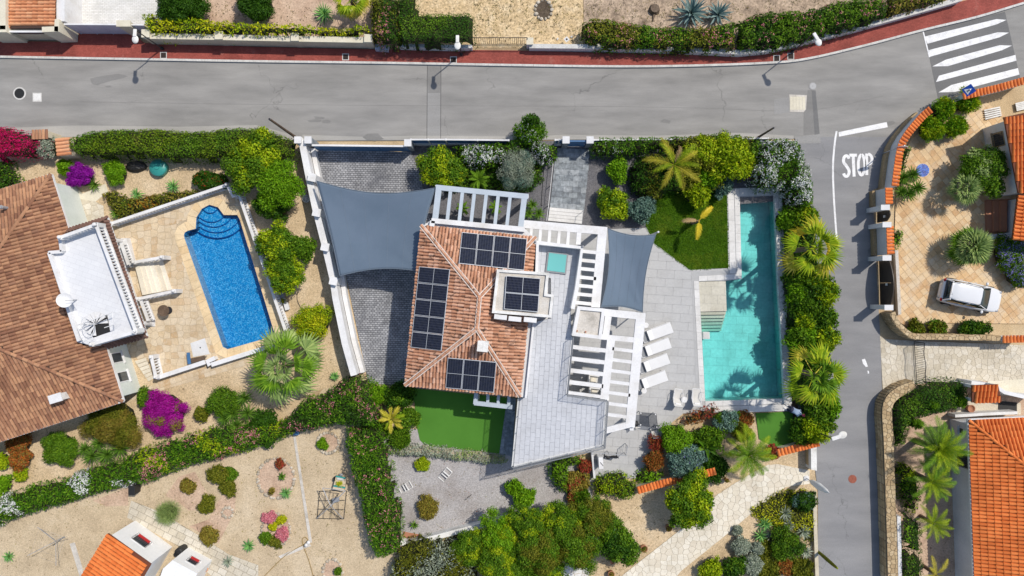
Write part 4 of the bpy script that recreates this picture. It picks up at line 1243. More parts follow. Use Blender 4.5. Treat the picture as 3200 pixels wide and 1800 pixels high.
cp = sheet('pool_coping',[(2160,852),(2281,842),(2278,600),(2272,588),(2440,585),(2422,611.3),(2310.6,616.3),(2317.6,871.6),(2183.6,878.4),(2203.6,1254.4),(2451,1245.4),(2474,1262),(2477,1284),(2208,1292),(2178,1290)],0.036,M['deck_joint'],'pale stone coping around the turquoise pool',0.04)
def edge_stones(parent,a,b,wd,out,n,mat,z0,z1,name='coping_stone',gap=0.012):
 a,b = Vector(a),Vector(b); d = (b - a) / n
 o = Vector(out).normalized() * wd; gg = d.normalized() * gap
 for k in range(n):
  p,q = a + d * k,a + d * (k + 1) - gg
  MB().prism([p,q,q + o,p + o],z0,z1).build(name,mat,parent)
pw = lambda x,y: P(x,y,0.05).xy
for a,b,out,n,wd in (((2312,588),(2440,585),(0,-1),5,0.55),((2311,590),(2318,872),(-1,0.02),10,0.36),((2184,879),(2318,872),(0,1),5,0.36),((2184,879),(2204,1254),(-1,0.05),14,0.36),
      ((2204,1254),(2452,1245),(0,-1),9,0.36),((2206,1272),(2472,1264),(0,-1),10,0.45)):
 zk = 0.056 + 0.002 * (a[0] % 7); edge_stones(cp,pw(*a),pw(*b),wd,out,n,M['coping'],0.03,zk)
edge_stones(cp,pw(2293,590),pw(2300,855),0.42,(-1,0.02),8,M['coping'],0.03,0.050)
rw = thing('pool_wall',P(2440,900,0),'low rough white stone wall between the pool and the palm hedge','wall')
rp = [(2431,590),(2436,700),(2440,792),(2444,900),(2450,1000),(2458,1150),(2463,1262)]
wall_line(rw,rp,0.28,0.52,M['rough_wall'])
# --- lawns
lawn = [(2019,640),(2050,585),(2271,585),(2277,836),(2156,844),(2038,758),(2019,708)]
lz = sheet('lawn',lawn,0.0,M['grass_soil'],'thick natural lawn beside the turquoise pool',0.03)
def grass_blades(parent,poly,n,L,Wd,seed,mat='grass',z=0.0):
 fm = FM(seed); r = fm.rng; pl = np.array(poly); lo,hi = pl.min(0),pl.max(0)
 p = r.uniform(lo,hi,(int(n * (hi - lo).prod()),2))
 ok = np.array([inside(t,poly) for t in p]); p = p[ok]
 nr = np.tile([0,0,1.0],(len(p),1)) + r.normal(0,0.15,(len(p),3)); nr /= np.linalg.norm(nr,axis=1)[:,None]
 fm.leaves(np.c_[p,np.full(len(p),z)],nr,L,Wd,0,(0.4,1.4),0.1,1.0)
 o = fm.build('grass',[M[mat]],None); o['kind'] = 'stuff'; return o
tag(grass_blades(None,W2(lawn,0.03),1300,0.13,0.03,11),'dense green grass of the lawn by the pool')
sheet('artificial_turf',[(1278,1212),(1585,1243),(1570,1422),(1557,1417),(1330,1393),(1312,1375),(1302,1330),(1296,1260)],0.0,M['turf'],'flat green artificial turf below the villa roof',0.03)
sheet('small_turf',[(2362,1291),(2477,1286),(2481,1385),(2432,1403),(2372,1372)],0.02,M['turf'],'small patch of artificial turf below the pool',0.05)
sp2 = sheet('side_path',[(1585,1243),(1612,1246),(1600,1425),(1560,1420)],0.008,M['slate_joint'],'slate strip beside the artificial turf',0.05)
tiled(sp2,W2([(1585,1243),(1612,1246),(1600,1425),(1560,1420)],0.03),0.026,math.radians(-4),0.6,0.6,0.012,M['slate'],'slate_tile',0.5,0.02)
# --- terrace with the blue pool
TZ = 0.0
ter = [q10((1110,790))] + q10((2290,420),(2345,530),(2400,525)) + [(762,680),(800,800),(905,1062),(890,1078),(800,1095)] + q20((2110,780),(2060,735),(1570,905),(1480,700),(1350,720),(1250,560),(1100,610),(1480,490),(1180,-300),(1000,-700))
terx = [(345,690),(717,575),(735,612),(752,640),(905,1062),(895,1078),(805,1098),(650,1140),(490,1182),(462,1120),(420,1125),(385,1085),(455,1055),(405,880)]
tr = holed('pool_terrace',W2(terx),[W2(BPOOL)],0.012,M['mortar_tan'],'tan flagstone terrace around the bright blue pool')
A_T = math.radians(18.5)
tpoly1 = [(345,690),(720,572),(560,690),(545,735),(690,1130),(655,1140),(490,1182),(462,1120),(420,1125),(385,1085),(455,1055),(405,880)]
crazy(tr,W2(tpoly1,0.03),0.03,0.47,0.028,M['flag_tan'],'flagstone',0.016,300,14,0.26)
tpoly2 = [(560,690),(720,572),(735,612),(752,640),(905,1062),(895,1078),(805,1098),(690,1130),(545,735)]
bp = [Vector(p) for p in W2(BPOOL)]
cb = sum(bp,Vector((0,0))) / len(bp)
def ring_out(poly,d):
 out = []
 n = len(poly)
 a = sum(poly[i - 1].x * poly[i].y - poly[i].x * poly[i - 1].y for i in range(n)); sg = 1 if a > 0 else -1
 for i in range(n):
  e1 = (poly[i] - poly[i - 1]).normalized(); e2 = (poly[(i + 1) % n] - poly[i]).normalized()
  n1 = Vector((e1.y,-e1.x)) * sg; n2 = Vector((e2.y,-e2.x)) * sg
  m_ = (n1 + n2); m_ = m_ / max(m_.length_squared / 2,0.35)
  out.append(poly[i] + m_ * d)
 return out
ro = ring_out(bp,0.62)
for i in range(len(bp)):
 a,b,c,d = bp[i - 1],bp[i],ro[i],ro[i - 1]
 n = max(1,round(((b - a).length + (c - d).length) / 2 / 0.5))
 for k in range(n):
  t0,t1 = k / n,(k + 0.965) / n
  MB().prism([a.lerp(b,t0),a.lerp(b,t1),d.lerp(c,t1),d.lerp(c,t0)],-0.01,0.045).build('coping_stone',M['coping_tan'],tr)
for poly in ([(545,690),(600,640),(735,575),(735,612),(752,640),(800,772),(775,772),(735,640),(655,612),(600,640),(580,690)],):
 tiled(tr,W2(poly,0.03),0.028,A_T,0.5,0.42,0.022,M['flag_tan'],'flagstone',0.3,0.016,60)
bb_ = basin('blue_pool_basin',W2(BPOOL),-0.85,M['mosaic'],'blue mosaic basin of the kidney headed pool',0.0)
tag(MB().prism(W2(BPOOL),-0.853,-0.10,0,True).build('blue_pool_water',M['water_blue']),'bright blue water of the neighbouring pool',None,None,'structure')
for k,(cx,cy,rr_) in enumerate(((653,640,26),(655,640,54),(660,640,69),(666,640,86),(667,640,103))):
 z = -0.2 - 0.11 * k
 pc = [tuple(v) for v in W2(BPOOL)]
 cc = clip_convex(pc,W2([(cx + rr_ * math.cos(math.radians(a)),cy + rr_ * math.sin(math.radians(a))) for a in range(0,360,15)]))
 if len(cc) >= 3:
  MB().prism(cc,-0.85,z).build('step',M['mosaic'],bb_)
  e = [tuple(P(cx + (rr_ - 1.5) * math.cos(math.radians(a)),cy + (rr_ - 1.5) * math.sin(math.radians(a)),0).xy) for a in range(0,181,6)]
  e = [p for p in e if inside(p,pc)]
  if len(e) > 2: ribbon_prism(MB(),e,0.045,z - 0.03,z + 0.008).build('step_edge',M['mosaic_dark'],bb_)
lpth = q20((1310,1110),(1560,960),(2480,690),(2500,770),(1660,1020),(1330,1130))
lo_ = sheet('garden_path',lpth,-0.012,M['mortar_tan'],'narrow tan flagstone path below the pool terrace',0.03)
tiled(lo_,W2(lpth,0.0),0.004,A_T,0.42,0.40,0.02,M['flag_tan'],'flagstone',0.2,0.015)
ct = q10((740,540),(960,580),(1040,620),(1050,740),(820,800))
co_ = sheet('side_court',ct,-0.01,M['mortar_pale'],'crazy paved court beside the brown roofed house',0.03)
crazy(co_,W2(ct,0.0),0.006,0.45,0.03,M['flag_pale'],'stone',0.02,300,8)
ct2 = q10((720,390),(740,545),(960,580),(1090,480),(1060,400),(830,500))
sheet('concrete_kerb',ct2,-0.006,M['cream_cap'],'cream concrete strip in the garden behind the purple bush',0.03)
# --- terracotta driveway with the car
tc = [(2800,1000),(2792,820),(2800,620),(2815,500),(2850,430),(2930,385),(3010,335),(3085,322),(3140,360),(3200,500),(3240,700),(3240,1012),(2960,1010),(2850,1030)]
td = sheet('terracotta_drive',tc,0.004,M['mortar_tan'],'warm terracotta tiled driveway under the white car',0.04)
tiled(td,W2(tc,0.02),0.024,math.radians(38),0.43,0.43,0.016,M['terracotta_floor'],'floor_tile',0.0,0.016,300,0.003)
# --- tan stone lane on the right
ln = [(2750,1050),(2770,1060),(2850,1065),(3240,1080),(3240,1195),(3040,1190),(2860,1200),(2800,1230),(2760,1240)]
ll = sheet('stone_lane',ln,0.0,M['mortar_pale'],'tan crazy paved lane behind the swing gate',0.04)
crazy(ll,W2(ln,0.02),0.014,0.38,0.022,M['flag_pale'],'stone',0.012,300,21)
# --- pale crazy path at the lower right
pa = q32((1090,1460),(1400,1215),(1800,900),(2050,640),(2330,460),(2576,330)) + [(2430,1450),(2530,1470),(2530,1512),(2455,1522)] + q32((2576,690),(2420,810),(2100,1080),(1700,1400),(1650,1460))
pp_ = sheet('stone_path',pa,-0.005,M['mortar_path'],'pale crazy paved path climbing to the side street',0.03)
crazy(pp_,W2(pa,0.02),0.018,0.40,0.02,M['flag_white'],'stone',0.02,300,33)
pb = q32((430,1380),(560,1320),(780,1270),(775,1449),(500,1480))
pb_ = sheet('stone_patio',pb,-0.005,M['mortar_pale'],'small white crazy paved patio under the trees',0.03)
crazy(pb_,W2(pb,0.02),0.018,0.45,0.035,M['white_worn'],'stone',0.02,300,35)
# --- grey flagstone path at the lower left
pf = q30((1320,690),(1280,860),(1380,915),(1780,1140),(1990,1320),(2150,1470),(2600,1470),(2600,1340),(2300,1230),(2000,1040),(1700,860),(1550,780))
fp = sheet('flagstone_path',pf,-0.008,M['mortar_dark'],'weathered grey flagstone path beside the little white house',0.03)
tiled(fp,W2(pf,0.0),0.008,math.radians(-27),0.62,0.45,0.03,M['flag_pale'],'flagstone',0.37,0.015,300,0.004)
for nm,pts,lab in (('edging_strip',[(916,1364),(924,1364),(975,1695),(966,1697)],'long straight concrete edging strip in the sandy garden'),
    ('edging_kerb',[(870,1738),(966,1697),(972,1706),(876,1745)],'short concrete edging strip running down from the long one'),
    ('brick_strip',q30((700,1125),(750,1110),(850,1440),(800,1449)),'strip of old bricks in the sand beside the clothes dryer')):
 sheet(nm,pts,0.02,M['concrete'],lab,0.06)
for nm,pts,mt,lab in (('soil_bed',q30((1660,640),(1800,450),(1960,400),(2100,640),(2080,780),(1900,790),(1780,700)),'soil_pink','pale soil bed with dry plants'),
     ('soil_bed',q30((2250,600),(2380,570),(2360,800),(2200,1120),(1900,950),(2100,880)),'soil_pink','brown soil strip between the gravel paths'),
     ('soil_bed',q30((930,690),(1290,560),(1290,740),(1070,750)),'soil_pink','soil patch under the oleander hedge')):
 sheet(nm,pts,-0.022,M[mt],lab,0.02)
# ================================================================ VILLA
EV,RG,TF = 4.0,5.5,3.3
villa = thing('villa',P(1480,960,0),'white villa with terracotta hip roof, solar panels and grey roof terrace','house')
TL,TR,BR,BL = P(1317,705,EV),P(1673,742,EV),P(1625,1238,EV),P(1266,1203,EV)
R1,R2 = P(1499,928,RG),P(1490,1027,RG)
tower_px = [(1553,841),(1716,852),(1709,918),(1731,921),(1723,993),(1537,978)]
def inset(ps,k):
 c = sum(ps,Vector()) / len(ps)
 return [c + (p - c) * k for p in ps]
MB().prism([p.xy for p in inset([TL,TR,BR,BL],0.93)],-0.05,EV - 0.13).build('wall',M['white'],villa)
tower_hole = W2(tower_px,4.6)
roof(villa,[([BL,TL,R1,R2],TL,BL),([TL,TR,R1],TR,TL),([TR,BR,R2,R1],BR,TR),([BL,BR,R2],BL,BR)],0.215,0.40,M['tile_villa'],0.10,
  lines=[(TL,R1),(TR,R1),(BL,R2),(BR,R2),(R2,R1)],limit=300,holes=[tower_hole],ridge_mat=M['ridge_mortar'],ridge_r=0.10,wob=0.02)
for a,b in ((TL,BL),(BL,BR)):
 MB().beam(a + Vector((0,0,0.02)),b + Vector((0,0,0.02)),0.10,0.16).build('fascia',M['white_worn'],villa)
gp = [P(1668,1006,4.12),P(1643,1243,4.12)]
MB().beam(gp[0],gp[1],0.13,0.9).build('gutter_wall',M['white'],villa)
MB().prism([P(1647,1006,3.9).xy,P(1668,1006,3.9).xy,P(1643,1243,3.9).xy,P(1625,1240,3.9).xy],3.2,3.9).build('gutter',M['greywall'],villa)
ns = [(1350,686),(1640,714),(1673,745),(1318,708)]
MB().prism(W2(ns,3.85),3.4,3.85).build('flat_roof',M['greywall'],villa)
for a,b in (((1348,689),(1640,717)),((1352,690),(1349,707))):
 MB().beam(P(*a,4.15),P(*b,4.15),0.32,0.5).build('parapet',M['white'],villa)
tpx = [(1673,760),(1814,776),(1799,900),(1783,962),(1786,1049),(1768,1234),(1897,1250),(1884,1392),(1601,1459),(1621,1246),(1642,1243),(1667,1007),(1722,995),(1722,870),(1673,850)]
tw_ = W2(tpx,TF)
rt = MB().prism(tw_,2.95,TF - 0.02,0,True).build('roof_terrace',M['roof_joint'],villa)
tiled(rt,tw_,TF,math.radians(86.5),0.58,0.325,0.014,M['roof_deck'],'tile',0.5,0.018,330)
cx_ = sum(p.x for p in tw_) / len(tw_); cy_ = sum(p.y for p in tw_) / len(tw_)
MB().prism(W2([(1640,1240),(1870,1262),(1860,1360),(1640,1405)],3.0),-0.05,2.95).build('wall',M['white'],villa)
MB().prism(W2([(1660,770),(1790,790),(1765,1030),(1650,1180)],3.0),-0.05,2.95).build('wall',M['white'],villa)
for a,b in (((1884,1392),(1601,1459)),((1601,1459),(1621,1246)),((1897,1250),(1884,1392))):
 MB().beam(P(*a,TF + 0.06),P(*b,TF + 0.06),0.12,0.45).build('edge_trim',M['white_worn'],villa)
pp = [tuple(P(x,y,4.15).xy) for x,y in [(1671,757),(1819,774),(1803,900),(1790,965)]]
ribbon_prism(MB(),pp,0.24,2.95,4.15).build('parapet',M['white'],villa)
ribbon_prism(MB(),[tuple(P(x,y,4.15).xy) for x,y in [(1680,756),(1677,850)]],0.18,2.95,4.2).build('parapet',M['white'],villa)
for x,y in ((1673,755),(1821,771)):
 c = P(x,y,4.15); MB().lathe((c.x,c.y,4.15),[(0.08,0),(0.08,0.07),(0.02,0.09)],10).build('lamp_cap',M['grey_metal'],villa)
sk = [(1712,785),(1776,793),(1769,857),(1704,849)]
s_ = MB().prism(W2(sk,3.42),TF,3.42).build('skylight',M['grey_metal'],villa)
def glassy(name,col,rough=0.06):
 m,nt,N,L,B = _mat(name)
 B.inputs["Base Color"].default_value = (*col,1); B.inputs["Roughness"].default_value = rough; B.inputs["Specular IOR Level"].default_value = 0.6
 B.inputs["Coat Weight"].default_value = 0.5
 return m
M['teal_glass'] = glassy('teal_glass',(0.16,0.50,0.48))
M['window_glass'] = glassy('window_glass',(0.03,0.04,0.05))
M['car_glass'] = glassy('car_glass',(0.012,0.018,0.02))
sc4 = lambda pts,k: [(sum(p[0] for p in pts) / len(pts) + (x - sum(p[0] for p in pts) / len(pts)) * k,sum(p[1] for p in pts) / len(pts) + (y - sum(p[1] for p in pts) / len(pts)) * k) for x,y in pts]
MB().prism(W2(sc4(sk,0.86),3.44),3.40,3.44).build('pane',M['teal_glass'],s_)
TT = 5.7
tz = W2(tower_px,TT)
twr = MB().prism(tz,3.2,TT - 0.18).build('tower',M['white'],villa)
def parapet_ring(parent,px,z,wd,hgt,mat,name='parapet'):
 n = len(px); pts = [Vector(p) for p in W2(px,z)]
 inn = ring_out(pts,-wd)
 mb = MB()
 for i in range(n):
  a,b,c,d = pts[i - 1],pts[i],inn[i],inn[i - 1]
  mb.prism([a,b,c,d],z - hgt,z)
 return mb.build(name,mat,parent),[tuple(p) for p in inn]
_,inn = parapet_ring(twr,tower_px,TT,0.17,0.2,M['white_worn'])
MB().prism(inn,TT - 0.2,TT - 0.12).build('concrete_top',M['concrete'],twr)
sb_px = [(1787,1049),(1805,957),(1892,965),(1880,1060)]
stb = MB().prism(W2(sb_px,4.0),2.9,3.85).build('stair_block',M['white'],villa)
_,inn = parapet_ring(stb,sb_px,4.0,0.22,0.18,M['white'])
MB().prism(inn,3.82,3.88).build('concrete_top',M['concrete'],stb)
for x,y in ((1803,1034),(1830,1037)):
 c = P(x,y,3.9); MB().lathe((c.x,c.y,3.88),[(0.06,0),(0.06,0.08)],8).build('drain_cap',M['clay'],stb)
ch = [(1495,1066),(1526,1069),(1522,1099),(1492,1096)]
chm = MB().prism(W2(ch,6.1),4.6,6.0).build('chimney',M['white'],villa)
MB().prism(W2(sc4(ch,1.12),6.12),6.0,6.12).build('cap',M['white_worn'],chm)
def pergola(label_name,mat,beams,z,dp=0.22):
 part = MB().beam(P(*beams[0][0],z),P(*beams[0][1],z),beams[0][2],dp).build(label_name,mat,villa)
 for i,(a,b,wd) in enumerate(beams[1:]):
  MB().beam(P(*a,z - 0.003 * (i % 5 + 1)),P(*b,z - 0.003 * (i % 5 + 1)),wd,dp - 0.004 * (i % 3)).build('beam',mat,part)
 return part
bm = [((1362,585),(1651,614),0.34),((1372,580),(1359,690),0.38),((1640,607),(1627,712),0.36)]
for k in range(6):
 x = 1405.5 + k * 37.3; y = 590 + k * 3.4
 bm.append(((x + 3,y),(x - 8,y + 98),0.22))
pergola('front_pergola',M['pergola_grey'],bm,3.4)
bm = [((1636,700),(1897,722),0.52),((1884,712),(1861,960),0.58)]
for x in (1661,1690,1719,1749,1778,1811): bm.append(((x,710),(x - 4,764),0.19 if x < 1800 else 0.3))
for i,y in enumerate((789,817,843.5,870,896.5,923,950)): bm.append(((1812 - i * 2.5,y - 5),(1870 - i * 2.3,y + 1),0.22))
pergola('side_pergola',M['white'],bm,3.35)
bm = [(q22((935,245)),q22((1340,288)),0.46),(q22((1298,262)),q22((1188,1400)),0.62),(q22((1000,500)),q22((928,1120)),0.52),(q22((880,490)),q22((1255,525)),0.34),(q22((975,250)),q22((940,520)),0.42),
  (q22((925,1440)),q22((1215,1365)),0.40),(q22((955,1110)),q22((925,1449)),0.2)]
for k,(y,x0) in enumerate(((622,1010),(732,1000),(842,985),(952,970),(1062,955),(1172,945),(1282,935))): bm.append((q22((x0,y - 12)),q22((x0 + 235,y + 18)),0.21))
for k in range(4): bm.append((q22((600 - 12 * k,592 + 118 * k)),q22((960 - 14 * k,632 + 119 * k)),0.26))
bm.append((q22((545,1050)),q22((920,1098)),0.2))
bm.append((q22((603,490)),q22((548,1060)),0.1))
pergola('kitchen_pergola',M['white'],bm,3.35)
bm = [(q21((2195,1158)),q21((2580,1200)),0.28),(q21((2215,1060)),q21((2205,1170)),0.26)]
for k in range(4): bm.append((q21((2335 + 106 * k,1050 + 10 * k)),q21((2330 + 106 * k,1180 + 10 * k)),0.2))
pergola('south_pergola',M['pergola_grey'],bm,2.9)
for x,y in ((1640,700),(1885,716),(1862,950),(1366,584),(1646,612),(1885,985),(1975,1340),(1898,1245),(1485,1262)):
 c = P(x,y,3.2); MB().box(c,0.26,0.26,-0.05,2.6 if y > 1255 and x < 1600 else 3.1).build('column',M['white'],villa)
rail = None
rpx = [(1788,1052),(1770,1232),(1895,1249),(1885,1390),(1604,1456),(1623,1248)]
rpts = [P(x,y,TF + 0.02) for x,y in rpx]
rail = MB().tube([p + Vector((0,0,1.0)) for p in rpts],0.028,6).build('railing',M['grey_metal'],villa)
for i in range(len(rpts) - 1):
 a,b = rpts[i],rpts[i + 1]; n = max(2,round((b - a).length / 1.15))
 for k in range(n + (1 if i == len(rpts) - 2 else 0)):
  p = a.lerp(b,k / n); MB().tube([p - Vector((0,0,0.03)),p + Vector((0,0,1.0))],0.022,5).build('post',M['grey_metal'],rail)
 for hh in (0.12,0.27,0.42,0.57,0.72,0.87):
  MB().tube([a + Vector((0,0,hh)),b + Vector((0,0,hh))],0.010,4).build('wire',M['grey_metal'],rail)
# --- solar panels, each a thing
def solar_panel(corners,z,label,group,portrait=True):
 """corners: four pixels (top-left, top-right, bottom-right, bottom-left) with heights z (one per corner)."""
 c = [P(x,y,zz) for (x,y),zz in zip(corners,z)]
 n = (c[1] - c[0]).cross(c[3] - c[0]).normalized()
 if n.z < 0: n = -n
 ctr = sum(c,Vector()) / 4
 rt_ = thing('solar_panel',ctr - Vector((0,0,0.1)),label,'solar panel',group)
 fr_ = MB()
 up = n * 0.045
 def quad_at(k,l):
  return [ctr + (p - ctr) * k + n * l for p in c]
 a = quad_at(1,0.0); b = quad_at(1,0.045)
 fr_.face(b); fr_.face(a[::-1])
 for i in range(4): fr_.face([a[i - 1],a[i],b[i],b[i - 1]])
 fr_.build('frame',M['metal_white'],rt_)
 e1 = (c[1] - c[0]) if portrait else (c[3] - c[0])
 e2 = (c[3] - c[0]) if portrait else (c[1] - c[0])
 o = c[0] + n * 0.05
 for h in (0,1):
  v0,v1 = (0.018,0.493) if h == 0 else (0.507,0.982)
  u0,u1 = 0.03,0.97
  me = bpy.data.meshes.new('cells')
  pts = [o + e1 * u0 + e2 * v0,o + e1 * u1 + e2 * v0,o + e1 * u1 + e2 * v1,o + e1 * u0 + e2 * v1]
  me.from_pydata([tuple(p) for p in pts],[],[(0,1,2,3)])
  if me.polygons[0].normal.z < 0: me.flip_normals()
  uv = me.uv_layers.new(name='UVMap')
  cu = {0: (0,0),1: (1,0),2: (1,1),3: (0,1)}
  for lp in me.loops: uv.data[lp.index].uv = cu[lp.vertex_index]
  me.materials.append(M['solar'])
  put(bpy.data.objects.new('cells',me),rt_)
 return rt_
M['metal_white'] = plain('metal_white',(0.62,0.64,0.66),0.35,0.2)
def zs(slope_pts,px,lift=0.14):
 """Height on a roof plane for what shows at pixel px."""
 a,b,c = slope_pts
 n = (b - a).cross(c - a)
 C = Vector((0,0,HC)); d = P(px[0],px[1],0) - C
 t = (a - C).dot(n) / d.dot(n)
 return (C + d * t).z + lift
def lerp2(a,b,t): return (a[0] + (b[0] - a[0]) * t,a[1] + (b[1] - a[1]) * t)
LS = (TL,BL,R1); TS = (TL,TR,R1); BS = (BL,BR,R2)
tl,tr_,br_,bl_ = (1311,832),(1407,841),(1380,1097),(1284,1086)
ordn = ('first','second','third','fourth','fifth')
for k in range(5):
 a,b = k / 5 + 0.004,(k + 1) / 5 - 0.004
 q = [lerp2(tl,bl_,a),lerp2(tr_,br_,a),lerp2(tr_,br_,b),lerp2(tl,bl_,b)]
 solar_panel(q,[zs(LS,p) for p in q],ordn[k] + ' solar panel from the top of the row along the roof edge over the driveway','solar panels over the driveway',False)
tl,tr_,br_,bl_ = (1443,726),(1648,747),(1638,846),(1433,824)
for k in range(4):
 a,b = k / 4 + 0.004,(k + 1) / 4 - 0.004
 q = [lerp2(tl,tr_,a),lerp2(tl,tr_,b),lerp2(bl_,br_,b),lerp2(bl_,br_,a)]
 solar_panel(q,[zs(TS,p) for p in q],ordn[k] + ' solar panel from the left in the row of four beside the skylight','solar panels on the north slope')
tl,tr_,br_,bl_ = (1399,1117),(1552,1131),(1544,1226),(1392,1211)
for k in range(3):
 a,b = k / 3 + 0.004,(k + 1) / 3 - 0.004
 q = [lerp2(tl,tr_,a),lerp2(tl,tr_,b),lerp2(bl_,br_,b),lerp2(bl_,br_,a)]
 solar_panel(q,[zs(BS,p) for p in q],ordn[k] + ' solar panel from the left in the row of three above the artificial turf','solar panels on the south slope')
tl,tr_,br_,bl_ = (1582,861),(1689,870),(1681,976),(1575,966)
for k in range(2):
 a,b = k / 2 + 0.004,(k + 1) / 2 - 0.004
 q = [lerp2(tl,bl_,a),lerp2(tr_,br_,a),lerp2(tr_,br_,b),lerp2(tl,bl_,b)]
 solar_panel(q,[TT + 0.02] * 4,('upper' if k == 0 else 'lower') + ' solar panel on the concrete tower top','solar panels on the tower',False)
for i,(x,y) in enumerate(((1564,991),(1609,997),(1657,1000))):
 c = P(x,y,5.62); o = thing('air_conditioner',P(x,y,5.1),('left','middle','right')[i] + ' white air conditioning unit on the tower side','air conditioner','air conditioners on the tower')
 bevel(MB().box(c,0.80,0.30,5.07,5.62,math.radians(-6)).build('casing',M['white'],o),0.02)
 MB().box((c.x + 0.02,c.y - 0.16),0.5,0.015,5.14,5.56,math.radians(-6)).build('grille',M['grey_metal'],o)
 for s in (-1,1): MB().box((c.x + s * 0.3,c.y + 0.1),0.04,0.5,5.02,5.065,math.radians(-6)).build('bracket',M['grey_metal'],o)
# ================================================================ shade sails
def sail(name,corners,bows,label,zc,posts=()):
 """corners as pixels with heights; bows: inward curve of each edge (metres)."""
 C = [P(x,y,z) for (x,y),z in zip(corners,zc)]
 ctr = sum(C,Vector()) / 4
 def edge(a,b,bow,t):
  p = a.lerp(b,t); inw = (ctr - (a + b) / 2); inw.z = 0; inw.normalize()
  return p + inw * bow * math.sin(PI * t) - Vector((0,0,0.10 * math.sin(PI * t)))
 n = 36; V = []
 for i in range(n + 1):
  for j in range(n + 1):
   u,v = i / n,j / n
   t = edge(C[0],C[1],bows[0],u); b = edge(C[3],C[2],bows[2],u); l = edge(C[0],C[3],bows[3],v); r = edge(C[1],C[2],bows[1],v)
   bi = C[0] * (1 - u) * (1 - v) + C[1] * u * (1 - v) + C[2] * u * v + C[3] * (1 - u) * v
   fold = sum(0.035 * math.exp(-2.6 * math.hypot(u - a,v - c)) * math.sin(10 * math.atan2(abs(v - c),abs(u - a) + 1e-3)) for a,c in ((0,0),(1,0),(1,1),(0,1)))
   V.append(t * (1 - v) + b * v + l * (1 - u) + r * u - bi + Vector((0,0,fold * 16 * u * v * (1 - u) * (1 - v) ** 0.5 if 0 < u < 1 else 0)) - Vector((0,0,0.25 * math.sin(PI * u) * math.sin(PI * v))))
 mb = MB(); mb.v = [tuple(p) for p in V]
 for i in range(n):
  for j in range(n):
   a = i * (n + 1) + j; mb.f.append([a,a + n + 1,a + n + 2,a + 1][::-1]); mb.m.append(0)
 root = thing(name,ctr,label,'shade sail')
 o = mb.build('canopy',M['sail'],root,True)
 m = o.modifiers.new('thick','SOLIDIFY'); m.thickness = 0.012
 for k in range(4):
  MB().tube([edge(C[k],C[(k + 1) % 4],bows[k],t / 12) + Vector((0,0,0.012)) for t in range(13)],0.022,5).build('hem',M['sail_hem'],root)
 nseam = 5
 for k in range(1,nseam):
  u = k / nseam; i = round(u * n)
  MB().tube([V[i * (n + 1) + j] + Vector((0,0,0.004)) for j in range(n + 1)],0.008,4).build('seam',M['sail_hem'],root)
 return root
M['sail_hem'] = plain('sail_hem',(0.16,0.20,0.25),0.8)
sail('shade_sail',[(989,565),(1361,587),(1305,846),(1062,862)],(0.56,0.2,0.3,0.05),'large blue grey shade sail over the cobble driveway',(2.5,3.2,3.5,2.5))
sail('shade_sail',[(1899,714),(2049,733),(2008,976),(1878,960)],(0.22,0.2,0.2,0.3),'smaller blue grey shade sail over the pool deck',(2.9,2.5,2.5,2.9))
o = thing('sail_post',P(2056,726,0),'white post holding the free corner of the smaller sail','post')
c = P(2057,725,2.65); MB().tube([(c.x,c.y,-0.02),(c.x,c.y,2.65)],0.05,10).build('pole',M['white'],o)
MB().lathe((c.x,c.y,2.65),[(0.07,0),(0.07,0.03),(0.03,0.06)],10).build('cap',M['white'],o)
MB().tube([(c.x,c.y,2.5),P(2049,733,2.5)],0.015,5).build('turnbuckle',M['metal'],o)
o = thing('sail_post',P(2010,980,0),'slim grey post holding the lower corner of the smaller sail','post')
c = P(2010,979,2.55); MB().tube([(c.x,c.y,-0.02),(c.x,c.y,2.55)],0.045,10).build('pole',M['grey_metal'],o)
MB().lathe((c.x,c.y,2.55),[(0.06,0),(0.06,0.03),(0.02,0.05)],10).build('cap',M['grey_metal'],o)
# ================================================================ villa boundary
def wthing(name,pts,h,th,mat,label,cap=None,capw=0.06,cat='wall',group=None,caph=0.06):
 c = P(*pts[0],0)
 root = thing(name,c,label,cat,group)
 wall_line(root,pts,h,th,M[mat],'wall',M[cap] if cap else None,capw,caph)
 return root
dw = [(934,432)] + q11((470,20),(530,330),(595,640),(690,1010),(775,1370)) + q21((800,100),(895,560),(985,880))
wt = wthing('boundary_wall',dw,1.6,0.34,'white','long white wall along the left side of the villa driveway','white',0.10)
pl = [tuple((P(x,y,1.6) + Vector((0.36,0.06,0))).xy) for x,y in dw[1:]]
ribbon_prism(MB(),pl,0.30,-0.05,0.55).build('plinth',M['white'],wt)
for i,z in enumerate(((562,335),(608,688),(693,1035),(778,1378))):
 c = P(*q11(z),2.0)
 MB().box(c,0.46,0.46,-0.05,1.95,math.radians(-12)).build('pillar',M['white'],wt)
 MB().box(c,0.54,0.54,1.952,2.0,math.radians(-12)).build('pillar_cap',M['white'],wt)
g_ = thing('sliding_gate',P(1120,455,0),'blue grey sliding metal gate of the villa driveway','gate')
a,b = P(975,454,1.7),P(1272,457,1.7)
MB().beam(a,b,0.06,1.62).build('panel',M['bluegrey'],g_)
MB().beam(a + Vector((0,0,0.05)),b + Vector((0,0,0.05)),0.12,0.07).build('top_rail',M['white'],g_)
for k in range(8):
 p = a.lerp(b,(k + 0.5) / 8); MB().box((p.x,p.y),0.05,0.10,0.1,1.6).build('stile',M['bluegrey'],g_)
